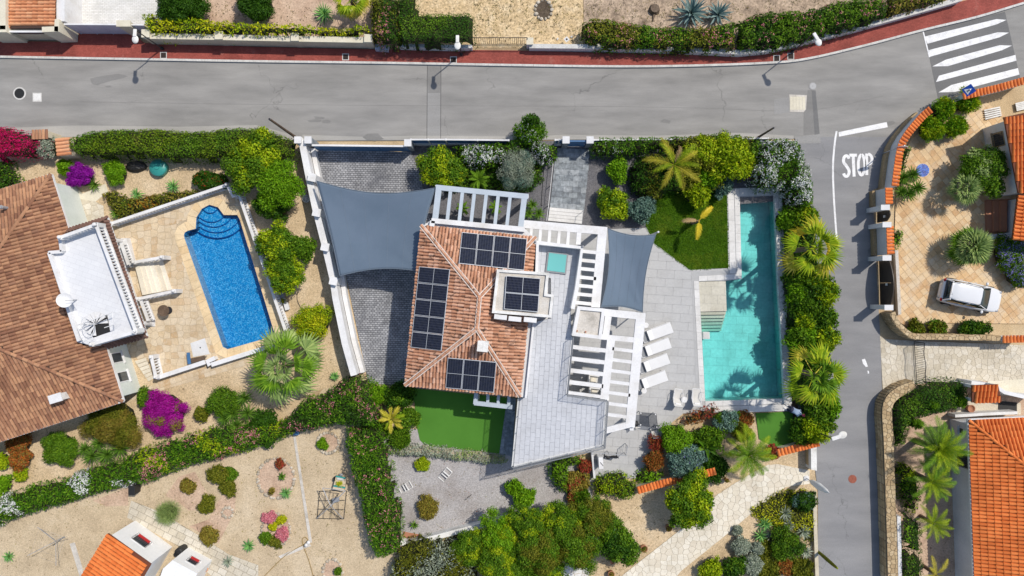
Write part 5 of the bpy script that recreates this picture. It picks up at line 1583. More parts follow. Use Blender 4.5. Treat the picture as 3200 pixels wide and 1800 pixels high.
for i,(x,y,l) in enumerate(((962,437,'at the left end of the sliding gate'),(1274,446,'at the right end of the sliding gate'),(1769,437,'on the left of the blue entrance gate'),(1844,437,'on the right of the blue entrance gate'))):
 o = thing('gate_pillar',P(x,y,0),'dark grey stone gate pillar ' + l,'pillar','grey gate pillars along the street')
 c = P(x,y,1.9); MB().box(c,0.40,0.40,-0.05,1.82).build('shaft',M['slate'],o); MB().box(c,0.48,0.48,1.822,1.9).build('cap',M['greywall'],o)
o = thing('gate_pillar',P(925,437,0),'white gate pillar where the white wall meets the street','pillar')
c = P(930,437,1.9); MB().box(c,0.38,0.38,-0.05,1.82).build('shaft',M['white'],o); MB().box(c,0.46,0.46,1.822,1.9).build('cap',M['white'],o)
def slat_fence(x0,y0,x1,y1,h,label,n=7):
 o = thing('slat_fence',P((x0 + x1) / 2,y0,0),label,'fence')
 a,b = P(x0,y0,h),P(x1,y1,h)
 for k in range(n):
  z = h - 0.06 - k * (h - 0.5) / n
  MB().beam((a.x,a.y,z),(b.x,b.y,z),0.03,(h - 0.5) / n - 0.03).build('slat',M['bluegrey'],o)
 MB().beam((a.x,a.y,h),(b.x,b.y,h),0.10,0.05).build('top_rail',M['greywall'],o)
 MB().beam((a.x,a.y,0.45),(b.x,b.y,0.45),0.2,0.5).build('plinth',M['greywall'],o)
 m = max(2,round((b - a).length / 2))
 for k in range(m + 1):
  p = a.lerp(b,k / m); MB().box((p.x,p.y),0.09,0.14,0.4,h + 0.02).build('post',M['greywall'],o)
slat_fence(1284,436,1392,436,1.6,'blue grey slat fence between the sliding gate and the oleander')
slat_fence(1394,436,1590,438,1.55,'blue grey slat fence in front of the white oleanders')
slat_fence(1735,437,1760,437,1.5,'short slat fence left of the entrance gate pillars',6)
slat_fence(1856,437,2400,432,1.0,'long slat fence behind the street shrubs',6)
g_ = thing('entrance_gate',P(1806,445,0),'blue entrance gate between two grey pillars at the slate path','gate')
a,b = P(1779,441,1.7),P(1834,441,1.7)
MB().beam(a,b,0.05,1.6).build('panel',M['bluegrey'],g_); MB().beam(a + Vector((0,0,0.04)),b + Vector((0,0,0.04)),0.09,0.06).build('top_rail',M['bluegrey'],g_)
MB().box((b.x - 0.12,b.y - 0.06),0.03,0.06,0.95,1.1).build('handle',M['metal'],g_)
wthing('boundary_wall',q31((1455,1120),(1530,1135),(2000,1010),(2530,880)),0.7,0.34,'white_worn','white wall along the lower edge of the grey gravel yard')
o = thing('tile_topped_wall',P(2445,1415,0),'low wall capped with orange tiles beside the small turf patch','wall')
def tile_cap(root,pts,h,th,mat,wallmat,along=0.23,name='cap_tile',base=-0.05):
 """Wall capped with barrel tiles laid across it."""
 path = [P(x,y,h).xy for x,y in pts]
 ribbon_prism(MB(),[tuple(p) for p in path],th,base,h - 0.05).build('wall',wallmat,root)
 ms = []
 for i in range(len(path) - 1):
  a,b = path[i],path[i + 1]; L = (b - a).length; n = max(1,round(L / along)); d = (b - a) / L
  for k in range(n):
   c = a + d * (k + 0.5) * L / n; side = Vector((d.y,-d.x))
   ms.append(Matrix(((d.x,-side.x,0,c.x),(d.y,-side.y,0,c.y),(0,0,1,h - 0.03),(0,0,0,1))))
 stamp(root,name,barrel(along * 1.02,th + 0.16,0.08,mat,(mat.name,'cap',along,th)),ms,300,mat)
tile_cap(o,q33((92,212),(300,158),(515,105)),0.9,0.3,M['tile_orange'],M['cream'])
o = thing('tile_topped_wall',P(2035,1515,0),'low tile topped wall half hidden by the shrubs below the terrace','wall')
tile_cap(o,q32((1262,588),(1480,525),(1680,475),(1890,430),(2050,390)),0.9,0.3,M['tile_orange'],M['cream'])
o = thing('white_pillar_wall',P(2545,1440,0),'short white end wall at the foot of the stone path','wall')
MB().prism(W2(q33((432,160),(490,150),(492,390),(435,378)),0.9),-0.05,0.9).build('wall',M['white_worn'],o)
MB().prism(W2(q33((405,165),(432,160),(435,380),(410,365)),0.5),-0.05,0.5).build('plinth',M['stone_wall'],o)
# ================================================================ NEIGHBOURING HOUSES
_balm = {}
def baluster_proto(h,mat):
 k = (round(h,2),mat.name)
 if k not in _balm:
  mb = MB().lathe((0,0,0),[(0.06,0),(0.035,h * 0.12),(0.068,h * 0.38),(0.03,h * 0.78),(0.055,h)],7)
  _balm[k] = (mb,mb.mesh('baluster',mat))
 return _balm[k]
def balustrade(root,pts,ztop,zfloor,mat=None,sp=0.21,part_name='balustrade',balls=True,inward=None):
 mat = mat or M['white']
 path = [P(x,y,ztop).xy for x,y in pts]
 pt = ribbon_prism(MB(),[tuple(p) for p in path],0.20,ztop - 0.09,ztop).build(part_name,mat,root)
 ribbon_prism(MB(),[tuple(p) for p in path],0.22,zfloor - 0.05,zfloor + 0.08).build('base_rail',mat,pt)
 ms = []
 for i in range(len(path) - 1):
  a,b = path[i],path[i + 1]; n = max(1,round((b - a).length / sp))
  for k in range(n):
   c = a.lerp(b,(k + 0.5) / n); ms.append(Matrix.Translation((c.x,c.y,zfloor + 0.08)))
 stamp(pt,'baluster',baluster_proto(ztop - zfloor - 0.17,mat),ms,300,mat)
 for i in ((0,len(path) - 1) if balls else ()):
  c = path[i]
  MB().box(c,0.27,0.27,zfloor - 0.05,ztop + 0.02).build('post',mat,pt)
  MB().lathe((c.x,c.y,ztop + 0.02),[(0.05,0),(0.10,0.05),(0.11,0.11),(0.07,0.18),(0.01,0.21)],10).build('ball',mat,pt)
 return pt
# --- house with the brown roof
EB,AB = 3.0,5.4
bh = thing('brown_roof_house',P(100,950,0),'large house with mottled brown tile roof and white roof balcony','house')
A,B = P(160,545,EB),P(385,1254,EB)
LT,LB = P(-420,724,EB),P(-420,1516,EB)
ap,ap2 = P(-170,1019,AB),P(-420,1090,AB)
balc = [(149,786),(192,783),(183,740),(298,699),(426,1038),(283,1079),(242,1069)]
M['wall_green'] = surf('wall_green',[(0.60,0.65,0.60),(0.70,0.74,0.70)],0.8,0.75,(8.0,0.05),0.1)
MB().prism([p.xy for p in inset([A,B,LB,LT],0.955)],-0.05,EB - 0.14).build('wall',M['wall_green'],bh)
roof(bh,[([A,B,ap],B,A),([LT,A,ap,ap2],A,LT),([B,LB,ap2,ap],LB,B)],0.225,0.42,M['tile_brown'],0.085,lines=[(A,ap),(B,ap)],limit=300,holes=[W2(balc,3.6)],ridge_r=0.13,wob=0.006)
for a,b in ((A,B),(A,LT),(B,LB)):
 MB().beam(a + Vector((0,0,0.03)),b + Vector((0,0,0.03)),0.12,0.18).build('gutter',M['white'],bh)
BF = 3.72
bz = MB().prism(W2(balc,BF),2.6,BF).build('roof_balcony',M['white_tile'],bh)
balustrade(bh,[(187,742),(296,703)],BF + 0.8,BF)
balustrade(bh,[(299,702),(423,1034)],BF + 0.8,BF)
balustrade(bh,[(420,1038),(286,1076)],BF + 0.75,BF)
for a,b in (((152,790),(245,1066)),((152,789),(192,786)),((192,786),(186,745))):
 MB().beam(P(*a,BF + 0.35),P(*b,BF + 0.35),0.2,0.7).build('parapet',M['white'],bh)
E2,E3 = 2.85,3.45
o1,o2,o3,o0 = P(335,679,E2),P(459,1052,E2),P(337,1087,E2),P(214,716,E2)
i1,i2,i3,i0 = P(302,697,E3),P(430,1040,E3),P(318,1074,E3),P(200,735,E3)
roof(bh,[([o1,o2,i2,i1],o2,o1),([o0,o1,i1,i0],o1,o0),([o2,o3,i3,i2],o3,o2)],0.22,0.36,M['tile_dark'],0.085,lines=[(o1,i1),(o2,i2)],limit=200,ridge_r=0.1,wob=0.006)
for a,b in ((o1,o2),(o0,o1),(o2,o3)): MB().beam(a + Vector((0,0,0.02)),b + Vector((0,0,0.02)),0.09,0.16).build('gutter',M['white'],bh)
def column(root,px,py,h,r=0.17):
 c = P(px,py,0); MB().box(c,0.5,0.5,-0.05,0.12).build('column_base',M['white'],root)
 MB().lathe((c.x,c.y,0.1),[(r * 1.35,0),(r * 1.35,0.08),(r,0.2),(r * 0.92,h - 0.4),(r * 1.3,h - 0.2),(r * 1.3,h - 0.1)],14).build('column',M['white'],root)
for x,y in (q10((718,590)),q10((1262,985)),q20((1530,350)),q20((1335,985))): column(bh,x,y,2.85)
MB().prism(W2(q10((1190,1000),(1275,945),(1345,1240),(1250,1240)) + q20((1430,390),(1340,130)),0.5),-0.05,0.55).build('porch_plinth',M['white'],bh)
balustrade(bh,[q10((1215,995)),q10((1290,1215))],1.25,0.5,balls=False)
balustrade(bh,[q20((1415,130)),q20((1490,330))],1.25,0.5,balls=False)
balustrade(bh,[q20((1520,695)),q20((1565,895))],0.9,0.0)
sr = MB().prism(W2(q10((1355,1215),(1640,1165)) + q20((1735,15),(1432,72)),0),-0.04,0.02).build('stairs',M['coping_tan'],bh)
for k in range(6):
 t0,t1 = k / 6,(k + 0.88) / 6; z = 0.10 + 0.08 * (5 - k)
 a,b,c_,d = q10((1355,1215)),q10((1640,1165)),q20((1735,15)),q20((1432,72))
 MB().prism(W2([lerp2(a,b,t0),lerp2(a,b,t1),lerp2(d,c_,t1),lerp2(d,c_,t0)],z),-0.03,z).build('tread',M['flag_white'],sr)
balustrade(bh,[q10((1345,1190)),q10((1630,1140))],1.0,0.0,sp=0.3)
balustrade(bh,[q20((1385,110)),q20((1750,30))],1.0,0.0,sp=0.3)
ks = MB().prism(W2(q20((1350,730),(1460,695),(1555,920),(1490,945)),0),-0.04,0.0).build('stairs',M['coping_tan'],bh)
for k in range(6):
 a,b,c_,d = q20((1355,735)),q20((1465,700)),q20((1545,915)),q20((1490,945))
 t0,t1 = k / 6,(k + 0.9) / 6
 MB().prism(W2([lerp2(a,d,t0),lerp2(b,c_,t0),lerp2(b,c_,t1),lerp2(a,d,t1)],0.1),-0.02,0.10 - 0.012 * k).build('tread',M['flag_white'],ks)
def wall_window(root,a,b,u0,u1,z0,z1,grille=True,frame='white',flowers=None,sill=True,name='window'):
 """Window on the vertical wall that runs from a to b (world xy), facing the picture's middle."""
 a,b = Vector((a[0],a[1])),Vector((b[0],b[1])); d = (b - a).normalized(); n = Vector((d.y,-d.x))
 if n.dot(-a) < 0: n = -n
 p,q = a.lerp(b,u0),a.lerp(b,u1); off = n * 0.02
 mk = lambda p_,q_,o,za,zb,m,nm,par: MB().prism([p_ + n * 0.002,q_ + n * 0.002,q_ + o,p_ + o],za,zb,0,True).build(nm,M[m],par)
 w_ = mk(p,q,n * 0.03,z0,z1,frame,name,root)
 mk(p + d * 0.07,q - d * 0.07,n * 0.04,z0 + 0.07,z1 - 0.07,'window_glass','pane',w_)
 if sill: mk(p - d * 0.08,q + d * 0.08,n * 0.14,z0 - 0.06,z0 - 0.005,frame,'sill',w_)
 if grille:
  mb = MB(); L = (q - p).length; m = max(3,int(L / 0.14))
  for k in range(m + 1):
   c = p.lerp(q,k / m) + n * 0.12; mb.tube([(c.x,c.y,z0),(c.x,c.y,z1)],0.013,4)
  for z in (z0,(z0 + z1) / 2,z1):
   c,e = p + n * 0.12,q + n * 0.12; mb.tube([(c.x,c.y,z),(e.x,e.y,z)],0.014,4)
  mb.build('grille',M['dark_metal'],w_)
 if flowers:
  c,e = p.lerp(q,0.1) + n * 0.09,p.lerp(q,0.9) + n * 0.09
  MB().beam((c.x,c.y,z0 + 0.16),(e.x,e.y,z0 + 0.16),0.12,0.14).build('flower_box',M[flowers],w_)
 return w_
wA,wB = (inset([A,B,LB,LT],0.955)[0].xy,inset([A,B,LB,LT],0.955)[1].xy)
wall_window(bh,wA,wB,0.20,0.27,0.9,2.1,False); wall_window(bh,wA,wB,0.80,0.85,1.0,2.2,False); wall_window(bh,wA,wB,0.89,0.94,1.0,2.2,False)
wall_window(bh,wA,wB,0.40,0.50,0.5,2.2,False)
c = P(171,1245,4.3); chm = MB().box(c,0.75,0.45,3.0,4.2,math.radians(17)).build('chimney',M['white_worn'],bh); MB().box(c,0.85,0.55,4.202,4.28,math.radians(17)).build('cap',M['white'],chm)
MB().lathe(tuple(P(8,648,3.9)),[(0.11,-0.5),(0.11,0.1),(0.14,0.12),(0.10,0.25)],12).build('flue',M['metal'],bh)
dsh = thing('satellite_dish',P(203,940,4.0),'white round satellite dish at the edge of the roof balcony','satellite dish')
c = P(203,938,4.9)
mb = MB(); prof = [(0.02,0.0),(0.2,0.02),(0.36,0.08),(0.46,0.15)]
mb.lathe((0,0,0),prof,20); mb.f = mb.f[:-1]; mb.m = mb.m[:-1]
rm = Matrix.Translation(c) @ Matrix.Rotation(0.35,4,'Y'); mb.v = [tuple(rm @ Vector(p)) for p in mb.v]
mb.build('reflector',M['white'],dsh,True)
MB().tube([(c.x,c.y,BF),(c.x,c.y,4.88)],0.035,8).build('mast',M['metal'],dsh)
MB().tube([rm @ Vector((0.46,0,0.12)),rm @ Vector((0.62,-0.05,0.45)),rm @ Vector((0.1,0,0.55))],0.015,5).build('feed_arm',M['grey_metal'],dsh)
ss = thing('spiral_stair',P(300,1010,BF),'white spiral stair with curved railings on the roof balcony','stair')
cc = P(303,1012,BF)
MB().prism([P(x,y,BF).xy for x,y in q20((880,330),(1080,270),(1110,440),(940,500))],BF - 0.02,BF + 0.012).build('well',M['black'],ss)
MB().tube([cc,cc + Vector((0,0,1.0))],0.05,8).build('newel',M['white'],ss)
for k in range(9):
 a = 0.3 + k * 0.55; d = Vector((math.cos(a),math.sin(a),0)); e = Vector((-d.y,d.x,0)); z = BF + 0.05 - 0.0 * k
 MB().prism([(cc + d * 0.05).xy,(cc + d * 0.75 + e * 0.10).xy,(cc + d * 0.75 - e * 0.18).xy],z + 0.02 * k,z + 0.02 * k + 0.02).build('tread',M['white'],ss)
for pts in (q20((770,375),(905,330),(1130,245)),q20((770,375),(820,500),(905,540)),q20((1130,245),(1140,370),(1050,400))):
 pl = [P(x,y,BF + 0.95) for x,y in pts]
 MB().tube(pl,0.028,6).build('handrail',M['white'],ss)
 for i in range(len(pl) - 1):
  n = max(2,int((pl[i + 1] - pl[i]).length / 0.3))
  for k in range(n):
   p = pl[i].lerp(pl[i + 1],k / n); MB().tube([p - Vector((0,0,0.95)),p],0.008,4).build('bar',M['white'],ss)
ring = [cc + Vector((0.42 * math.cos(t * PI / 8),0.5 * math.sin(t * PI / 8),1.0)) for t in range(17)]
MB().tube(ring,0.02,5,cap=False).build('hoop',M['white'],ss)
tb = thing('terrace_balustrade',P(540,640,0),'white balustrade along the planted side of the blue pool terrace','balustrade')
balustrade(tb,[q10((1115,800)),q10((1700,605)),q10((2280,412))],0.85,0.0,part_name='rail')
tb = thing('terrace_balustrade',P(820,850,0),'white balustrade between the blue pool and the citrus trees','balustrade')
balustrade(tb,[q10((2285,410)),q10((2345,530)),q10((2405,515)),q10((2560,965)),(840,880),(898,1052)],0.85,0.0,part_name='rail')
tb = thing('terrace_wall',P(700,1120,0),'low white wall closing the lower side of the blue pool terrace','wall')
for pts in ([(905,1064),(800,1096),(660,1140)],[q20((2110,780)),q20((2085,740)),q20((2160,705))],[q20((2060,745)),q20((1575,905))]):
 wall_line(tb,pts,0.55,0.24,M['white'],'wall',M['white'],0.06)
# --- small white house, lower left
wh = thing('small_white_house',P(400,1760,0),'small white house with bright orange tile roof at the lower edge','house')
ra,rb,rc,rd = P(*q30((1085,1022)),3.3),P(*q30((1518,1332)),3.3),P(*q30((1330,1650)),3.3),P(*q30((700,1650)),3.3)
ra.z = rd.z = 3.05; ra,rd = P(*q30((1085,1022)),3.05),P(*q30((700,1650)),3.05)
roof(wh,[([ra,rb,rc,rd],rd,ra)],0.25,0.42,M['tile_orange'],0.115,limit=300,wob=0.006)
wl = [P(*q30(p),3.0).xy for p in ((1110,1045),(1505,1330),(1300,1680),(730,1660))]
MB().prism(wl,-0.05,3.0).build('wall',M['whitewash'],wh)
wall_window(wh,wl[0],wl[1],0.30,0.66,1.15,2.0,True,'white','sign_red')
low = [P(*q30(p),2.3).xy for p in ((1640,1375),(1735,1290),(1985,1425),(1900,1600),(1560,1600))]
MB().prism(low,-0.05,2.3).build('annex',M['whitewash'],wh)
wall_window(wh,low[1],low[2],0.35,0.75,1.0,1.7,True,'white','sign_red')
# --- houses on the right
rh = thing('upper_right_house',P(3200,560,0),'white house with orange roof beside the terracotta driveway','house')
a,b,c_,d = P(3138,366,3.3),P(3183,604,2.6),P(3480,575,2.6),P(3440,300,3.3)
roof(rh,[([a,b,c_,d],b,c_)],0.25,0.42,M['tile_orange'],0.115,limit=150,wob=0.006)
e,f_,g_,h_ = P(3181,609,2.5),P(3164,748,2.5),P(3460,770,3.2),P(3460,600,3.2)
roof(rh,[([e,f_,g_,h_],f_,e)],0.25,0.42,M['tile_orange'],0.115,limit=150,wob=0.006)
w1 = [P(*p,2.5).xy for p in ((3150,375),(3192,600),(3440,575),(3420,320))]
MB().prism(w1,-0.05,2.55).build('wall',M['white'],rh)
MB().prism([P(*p,2.4).xy for p in ((3230,612),(3225,735),(3440,745),(3440,605))],-0.05,2.4).build('wall',M['white'],rh)
wall_window(rh,w1[0],w1[1],0.12,0.32,0.9,1.9,True,'stone_wall')
pc_ = MB().prism(W2([(3075,625),(3160,622),(3165,725),(3078,728)],0),-0.04,0.03).build('porch',M['clay'],rh)
for k in range(3):
 x = 3082 + 22 * k; MB().prism(W2([(x,628),(x + 20,628),(x + 21,722),(x + 1,724)],0.1 + 0.12 * k),-0.04,0.1 + 0.12 * k).build('step',M['clay'],pc_)
MB().prism(W2([(3080,735),(3168,725),(3170,742),(3084,750)],0.4),-0.05,0.4).build('porch_wall',M['white'],rh)
lr = thing('lower_right_house',P(3120,1550,0),'grey walled house with large orange hip roof at the lower right','house')
a,b = P(3027,1314,2.5),P(3047,1880,2.5)
t1 = P(3560,1290,2.5); apx,apb = P(3290,1525,4.1),P(3300,1900,4.1)
roof(lr,[([a,b,apb,apx],b,a),([a,t1,apx],t1,a)],0.25,0.42,M['tile_orange'],0.115,lines=[(a,apx)],limit=300,wob=0.006,ridge_r=0.12)
MB().beam(a + Vector((-0.05,0.05,0.02)),b + Vector((-0.05,0,0.02)),0.07,0.14).build('gutter',M['white'],lr)
MB().beam(a + Vector((-0.05,0.07,0.02)),t1 + Vector((0,0.07,0.02)),0.07,0.14).build('gutter',M['white'],lr)
w2 = [P(*p,2.4).xy for p in ((3040,1330),(3060,1880),(3500,1880),(3500,1310))]
MB().prism(w2,-0.05,2.4).build('wall',M['greywall'],lr)
wall_window(lr,w2[0],w2[1],0.16,0.26,0.9,2.0,True,'dark_metal'); wall_window(lr,w2[0],w2[1],0.03,0.07,1.0,1.5,False,'white')
po = [(3038,1204),(3119,1201),(3131,1255),(3038,1258)]
A_,B_,C_,D_ = P(*po[0],2.6),P(*po[1],2.6),P(*po[2],2.3),P(*po[3],2.3)
pr = thing('tiled_porch',P(3080,1230,0),'small orange tiled porch roof beside the clipped dark hedge','porch')
roof(pr,[([A_,B_,C_,D_],D_,C_)],0.25,0.42,M['tile_orange'],0.115,wob=0.005)
for x,y in ((3045,1208),(3112,1206),(3112,1250),(3045,1252)):
 c = P(x,y,2.3); MB().box(c,0.2,0.2,-0.05,2.25).build('pillar',M['white'],pr)
yw = thing('courtyard_wall',P(3150,1250,0),'white courtyard wall between the porch and the orange hip roof','wall')
wall_line(yw,[(3036,1196),(3110,1206),(3140,1226),(3200,1240),(3260,1245)],1.5,0.25,M['white'])
wall_line(yw,[(2985,1300),(3025,1298),(3080,1294),(3180,1290)],0.8,0.2,M['white'])
sheet('courtyard',[(2990,1255),(3115,1250),(3190,1260),(3190,1295),(2985,1300)],-0.01,M['flag_pale'],'small stone courtyard under the porch',0.03)
sheet('cream_forecourt',[(3085,1192),(3200,1184),(3260,1184),(3260,1240),(3120,1235)],0.02,M['cream_cap'],'cream concrete forecourt above the porch',0.05)
sheet('terrace_dark',[(3120,1252),(3178,1258),(3178,1296),(3118,1290)],0.0,M['black'],'dark mat in the courtyard',0.02)  # flat black sheet stands in for the shade inside a recess
# --- garage in the upper left corner
ga = thing('garage',P(90,60,0),'low cream garage with terracotta tile roof in the upper left corner','garage')
a,b,c_,d = P(19,-60,1.75),P(178,-60,2.0),P(168,86,2.0),P(16,90,1.75)
roof(ga,[([d,c_,b,a],a,d)],0.235,0.40,M['tile_salmon'],0.085,limit=300,wob=0.005)
MB().prism([P(*p,1.7).xy for p in ((-60,-60),(178,-60),(172,98),(-60,98))],-0.05,1.65).build('wall',M['cream'],ga)
for pts,wd in (([(-60,90),(20,90)],0.45),([(131,92),(182,90)],0.35),([(8,-60),(8,92)],0.4),([(178,60),(176,98)],0.3)):
 MB().beam(P(*pts[0],2.12),P(*pts[1],2.12),wd,2.15).build('parapet',M['cream_cap'],ga)
MB().beam(P(20,98,1.85),P(132,98,1.85),0.12,0.12).build('sill',M['white'],ga)
MB().beam(P(30,100,1.7),P(128,100,1.7),0.03,0.35).build('window',M['window_glass'],ga)
wt = thing('white_gate_post',P(190,20,0),'white wall stub between the garage and the white driveway','wall')
MB().beam(P(189,-60,1.9),P(189,66,1.9),0.55,1.95).build('wall',M['white'],wt)
MB().beam(P(213,-60,0.9),P(208,76,0.9),0.3,0.95).build('stone_edge',M['stone_wall'],wt)
g_ = thing('metal_gate',P(290,100,0),'wide grey metal gate between the garage and the lamp','gate')
MB().beam(P(200,75.5,1.8),P(364,76.5,1.8),0.06,1.65).build('panel',M['gate_lilac'],g_); MB().beam(P(199,75.2,1.84),P(365,76.2,1.84),0.10,0.06).build('top_rail',M['white'],g_)
for k in range(4):
 p = P(205,75.5,1.8).lerp(P(362,76.5,1.8),k / 3); MB().box((p.x,p.y),0.08,0.1,0.1,1.74).build('stile',M['gate_lilac'],g_)
g_ = thing('garden_door',P(427,110,0),'narrow metal garden door beside the yellow hedge','gate')
MB().beam(P(408,77.5,1.7),P(448,78,1.7),0.05,1.6).build('panel',M['gate_lilac'],g_); MB().beam(P(407,77,1.74),P(449,77.6,1.74),0.09,0.05).build('top_rail',M['white'],g_)
g_ = thing('gate_pier',P(385,110,0),'cream pier between the wide metal gate and the narrow door','pillar')
c = P(385,73,1.95); MB().box(c,0.85,0.32,-0.05,1.87).build('shaft',M['cream'],g_); MB().box(c,0.95,0.42,1.872,1.95).build('cap',M['cream_cap'],g_)
cw = wthing('cream_wall',[(449,112),(683,116),(921,121),(1160,125)],1.3,0.30,'cream','cream rendered wall under the yellow hedge','cream_cap',0.08)
for x,y in ((454,104),(683,110),(921,115),(1150,119)):
 c = P(x,y,1.5); MB().box(c,0.46,0.46,-0.05,1.42).build('pier',M['cream'],cw); MB().box(c,0.54,0.54,1.422,1.5).build('pier_cap',M['cream_cap'],cw)
wthing('low_blue_wall',[q01((1200,470)),q01((1330,480))],0.5,0.4,'gate_lilac','short grey blue wall stub below the pink oleander')
ww_ = wthing('grey_white_wall',[q01((1440,455)),q01((2000,470)),q01((2175,465))],0.7,0.24,'greywall','pale wall below the clipped green hedge')
pw_ = wthing('long_pale_wall',[q02((175,462)),q02((860,468)),q02((1600,490)),q02((2300,525)),q03((0,498)),q03((300,432)),q03((900,282)),q03((1500,115)),q03((1950,-15))],0.75,0.26,'greywall','long pale wall below the pink flowering hedge','kerb',0.04)
for p in ((180,412),(890,437),(1597,462)):
 c = P(*q02(p),1.0); MB().box(c,0.42,0.42,-0.05,0.94).build('pier',M['greywall'],pw_); MB().box(c,0.48,0.48,0.942,1.0).build('pier_cap',M['cream_cap'],pw_)
def bar_gate(name,a,b,h,label,n,top_arch=0.0,mat='dark_metal',cat='gate',mid=True):
 o = thing(name,P(*a,0),label,cat)
 p,q = P(*a,0),P(*b,0)
 MB().tube([p + Vector((0,0,0.1)),q + Vector((0,0,0.1))],0.025,5).build('bottom_rail',M[mat],o)
 ht = lambda t: h - top_arch * math.sin(2 * PI * t) ** 2
 MB().tube([p.lerp(q,t / 10) + Vector((0,0,ht(t / 10))) for t in range(11)],0.025,5).build('top_rail',M[mat],o)
 for k in range(n + 1):
  c = p.lerp(q,k / n); MB().tube([c + Vector((0,0,0.05)),c + Vector((0,0,ht(k / n)))],0.014 if k % n else 0.035,4).build('bar',M[mat],o)
 return o
bar_gate('iron_gate',q01((2185,450)),q02((148,450)),1.35,'black iron bar gate of the yellow gravel garden',26)
bar_gate('swing_gate',q23((1462,540)),q23((1490,972)),1.3,'black iron swing gate across the tan stone lane',24,0.15)
# --- walls and gates round the terracotta drive
for i,(pts,h,lab) in enumerate((([q03((2640,795)),q03((2300,890)),q03((1960,968))],1.5,'orange tile topped wall behind the zebra crossing'),
  ([q03((1640,1098)),q03((1560,1165)),q03((1480,1255)),q03((1400,1355)),q03((1345,1449)),q13((1320,110)),q13((1296,280)),q13((1278,425))],1.5,'curved wall with orange tile cap at the street corner'),
  ([q13((1216,440)),q13((1219,605))],1.85,'short tile topped wall above the pedestrian gate'),([q13((1226,825)),q13((1235,1110))],1.85,'tile topped wall between the two arched gates'),
  ([q23((2360,515)),q23((2640,510))],1.3,'stub of tile topped wall at the right edge above the lane'))):
 o = thing('tile_topped_wall',P(*pts[0],0),lab,'wall')
 tile_cap(o,pts,h,0.30,M['tile_orange'],M['greywall'])
 if i in (1,2,3):
  pl = [tuple((P(x,y,h).xy + Vector((-0.27,0)))) for x,y in pts]
  ribbon_prism(MB(),pl,0.22,-0.05,0.45).build('plinth',M['stone_wall'],o)
for i,(x,y) in enumerate(((2767,648),(2772,702),(2772,806),(2778,961))):
 o = thing('gate_post',P(x,y,0),('first','second','third','fourth')[i] + ' white post from the top of the gates to the terracotta drive','pillar','posts of the arched gates')
 c = P(x,y,2.0); MB().box(c,0.50,0.30,-0.05,1.94).build('shaft',M['white'],o); MB().box(c,0.6,0.36,1.942,2.0).build('cap',M['greywall'],o)
M['brown_panel'] = plain('brown_panel',(0.05,0.038,0.028),0.5)
def arch_gate(x,y0,y1,h,rise,label,leaves):
 o = thing('arched_gate',P(x,(y0 + y1) / 2,0),label,'gate')
 for l in range(leaves):
  pts = []
  for k in range(9):
   t = l / leaves + (k / 8) / leaves * 0.992
   pts.append((t,h + rise * math.sin(PI * t)))
  mb = MB()
  pa_,pb_ = P(x,y0,0),P(x + (4 if y1 - y0 > 80 else 0),y1,0)
  prof = [(pa_.lerp(pb_,t),z) for t,z in pts]
  for dx in (-0.03,0.03):
   mb.face([(p.x + dx,p.y,z) for p,z in prof] + [(prof[-1][0].x + dx,prof[-1][0].y,0.03),(prof[0][0].x + dx,prof[0][0].y,0.03)])
  for k in range(8):
   p,z = prof[k]; q,z2 = prof[k + 1]; mb.face([(p.x - 0.03,p.y,z),(p.x + 0.03,p.y,z),(q.x + 0.03,q.y,z2),(q.x - 0.03,q.y,z2)])
  mb.build('leaf',M['brown_panel'],o)
 c = P(x,(y0 + y1) / 2,0); MB().box((c.x - 0.05,c.y - 0.1),0.03,0.16,h * 0.72,h * 0.72 + 0.22).build('letter_plate',M['white'],o)
 return o
arch_gate(2741,656,697,1.25,0.45,'dark arched pedestrian gate in the right hand wall',1)
arch_gate(2747,812,957,1.3,0.5,'wide dark arched double gate of the terracotta drive',2)
o = thing('gate_track',P(2808,880,0),'weathered wooden beam lying along the inside of the arched double gate','beam')
MB().beam(P(2802,782,0.3),P(2812,983,0.3),0.22,0.28).build('timber',M['concrete'],o)
def stone_topped(name,pts,h,th,label,seed,sp=0.27):
 o = thing(name,P(*pts[0],0),label,'wall')
 sm = smooth_path(pts,5); path = [tuple(P(x,y,h).xy) for x,y in sm]
 ribbon_prism(MB(),path,th,-0.05,h - 0.015).build('wall',M['wall_mortar'],o)
 Ls,Rs = ribbon(path,th - 0.02)
 crazy(o,Ls + Rs[::-1],h + 0.012,sp,0.03,M['stone_wall'],'stone',0.04,300,seed)
 rng = random.Random(seed)
 acc = 0
 for i in range(len(path) - 1):
  a,b = Vector(path[i]),Vector(path[i + 1]); d = (b - a); L = d.length; d = d / L; n = Vector((-d.y,d.x))
  m = a + d * L / 2
  if n.dot(-m) < 0: n = -n
  f = n * th / 2
  k = max(1,round(L / 0.42))
  for r_ in range(max(1,int(h / 0.3))):
   for j in range(k):
    p,q = a + d * (L * (j + 0.04) / k) + f,a + d * (L * (j + 0.96) / k) + f
    z0 = r_ * 0.3 + rng.uniform(0.0,0.03);
    MB().prism([p - n * 0.02,q - n * 0.02,q + n * rng.uniform(0.012,0.04),p + n * rng.uniform(0.012,0.04)],z0,z0 + 0.26,0,True).build('stone',M['stone_wall'],o) if acc < 250 else None
    acc += 1
 return o
stone_topped('stone_wall',[q23((1480,985)),q23((1330,1040)),q23((1225,1135)),q23((1200,1250)),q23((1205,1400)),q33((1213,60)),q33((1222,300)),q33((1235,700)),q33((1248,1100)),q33((1258,1500))],1.0,0.7,'long tan stone wall along the side street at the lower right',5,0.3)
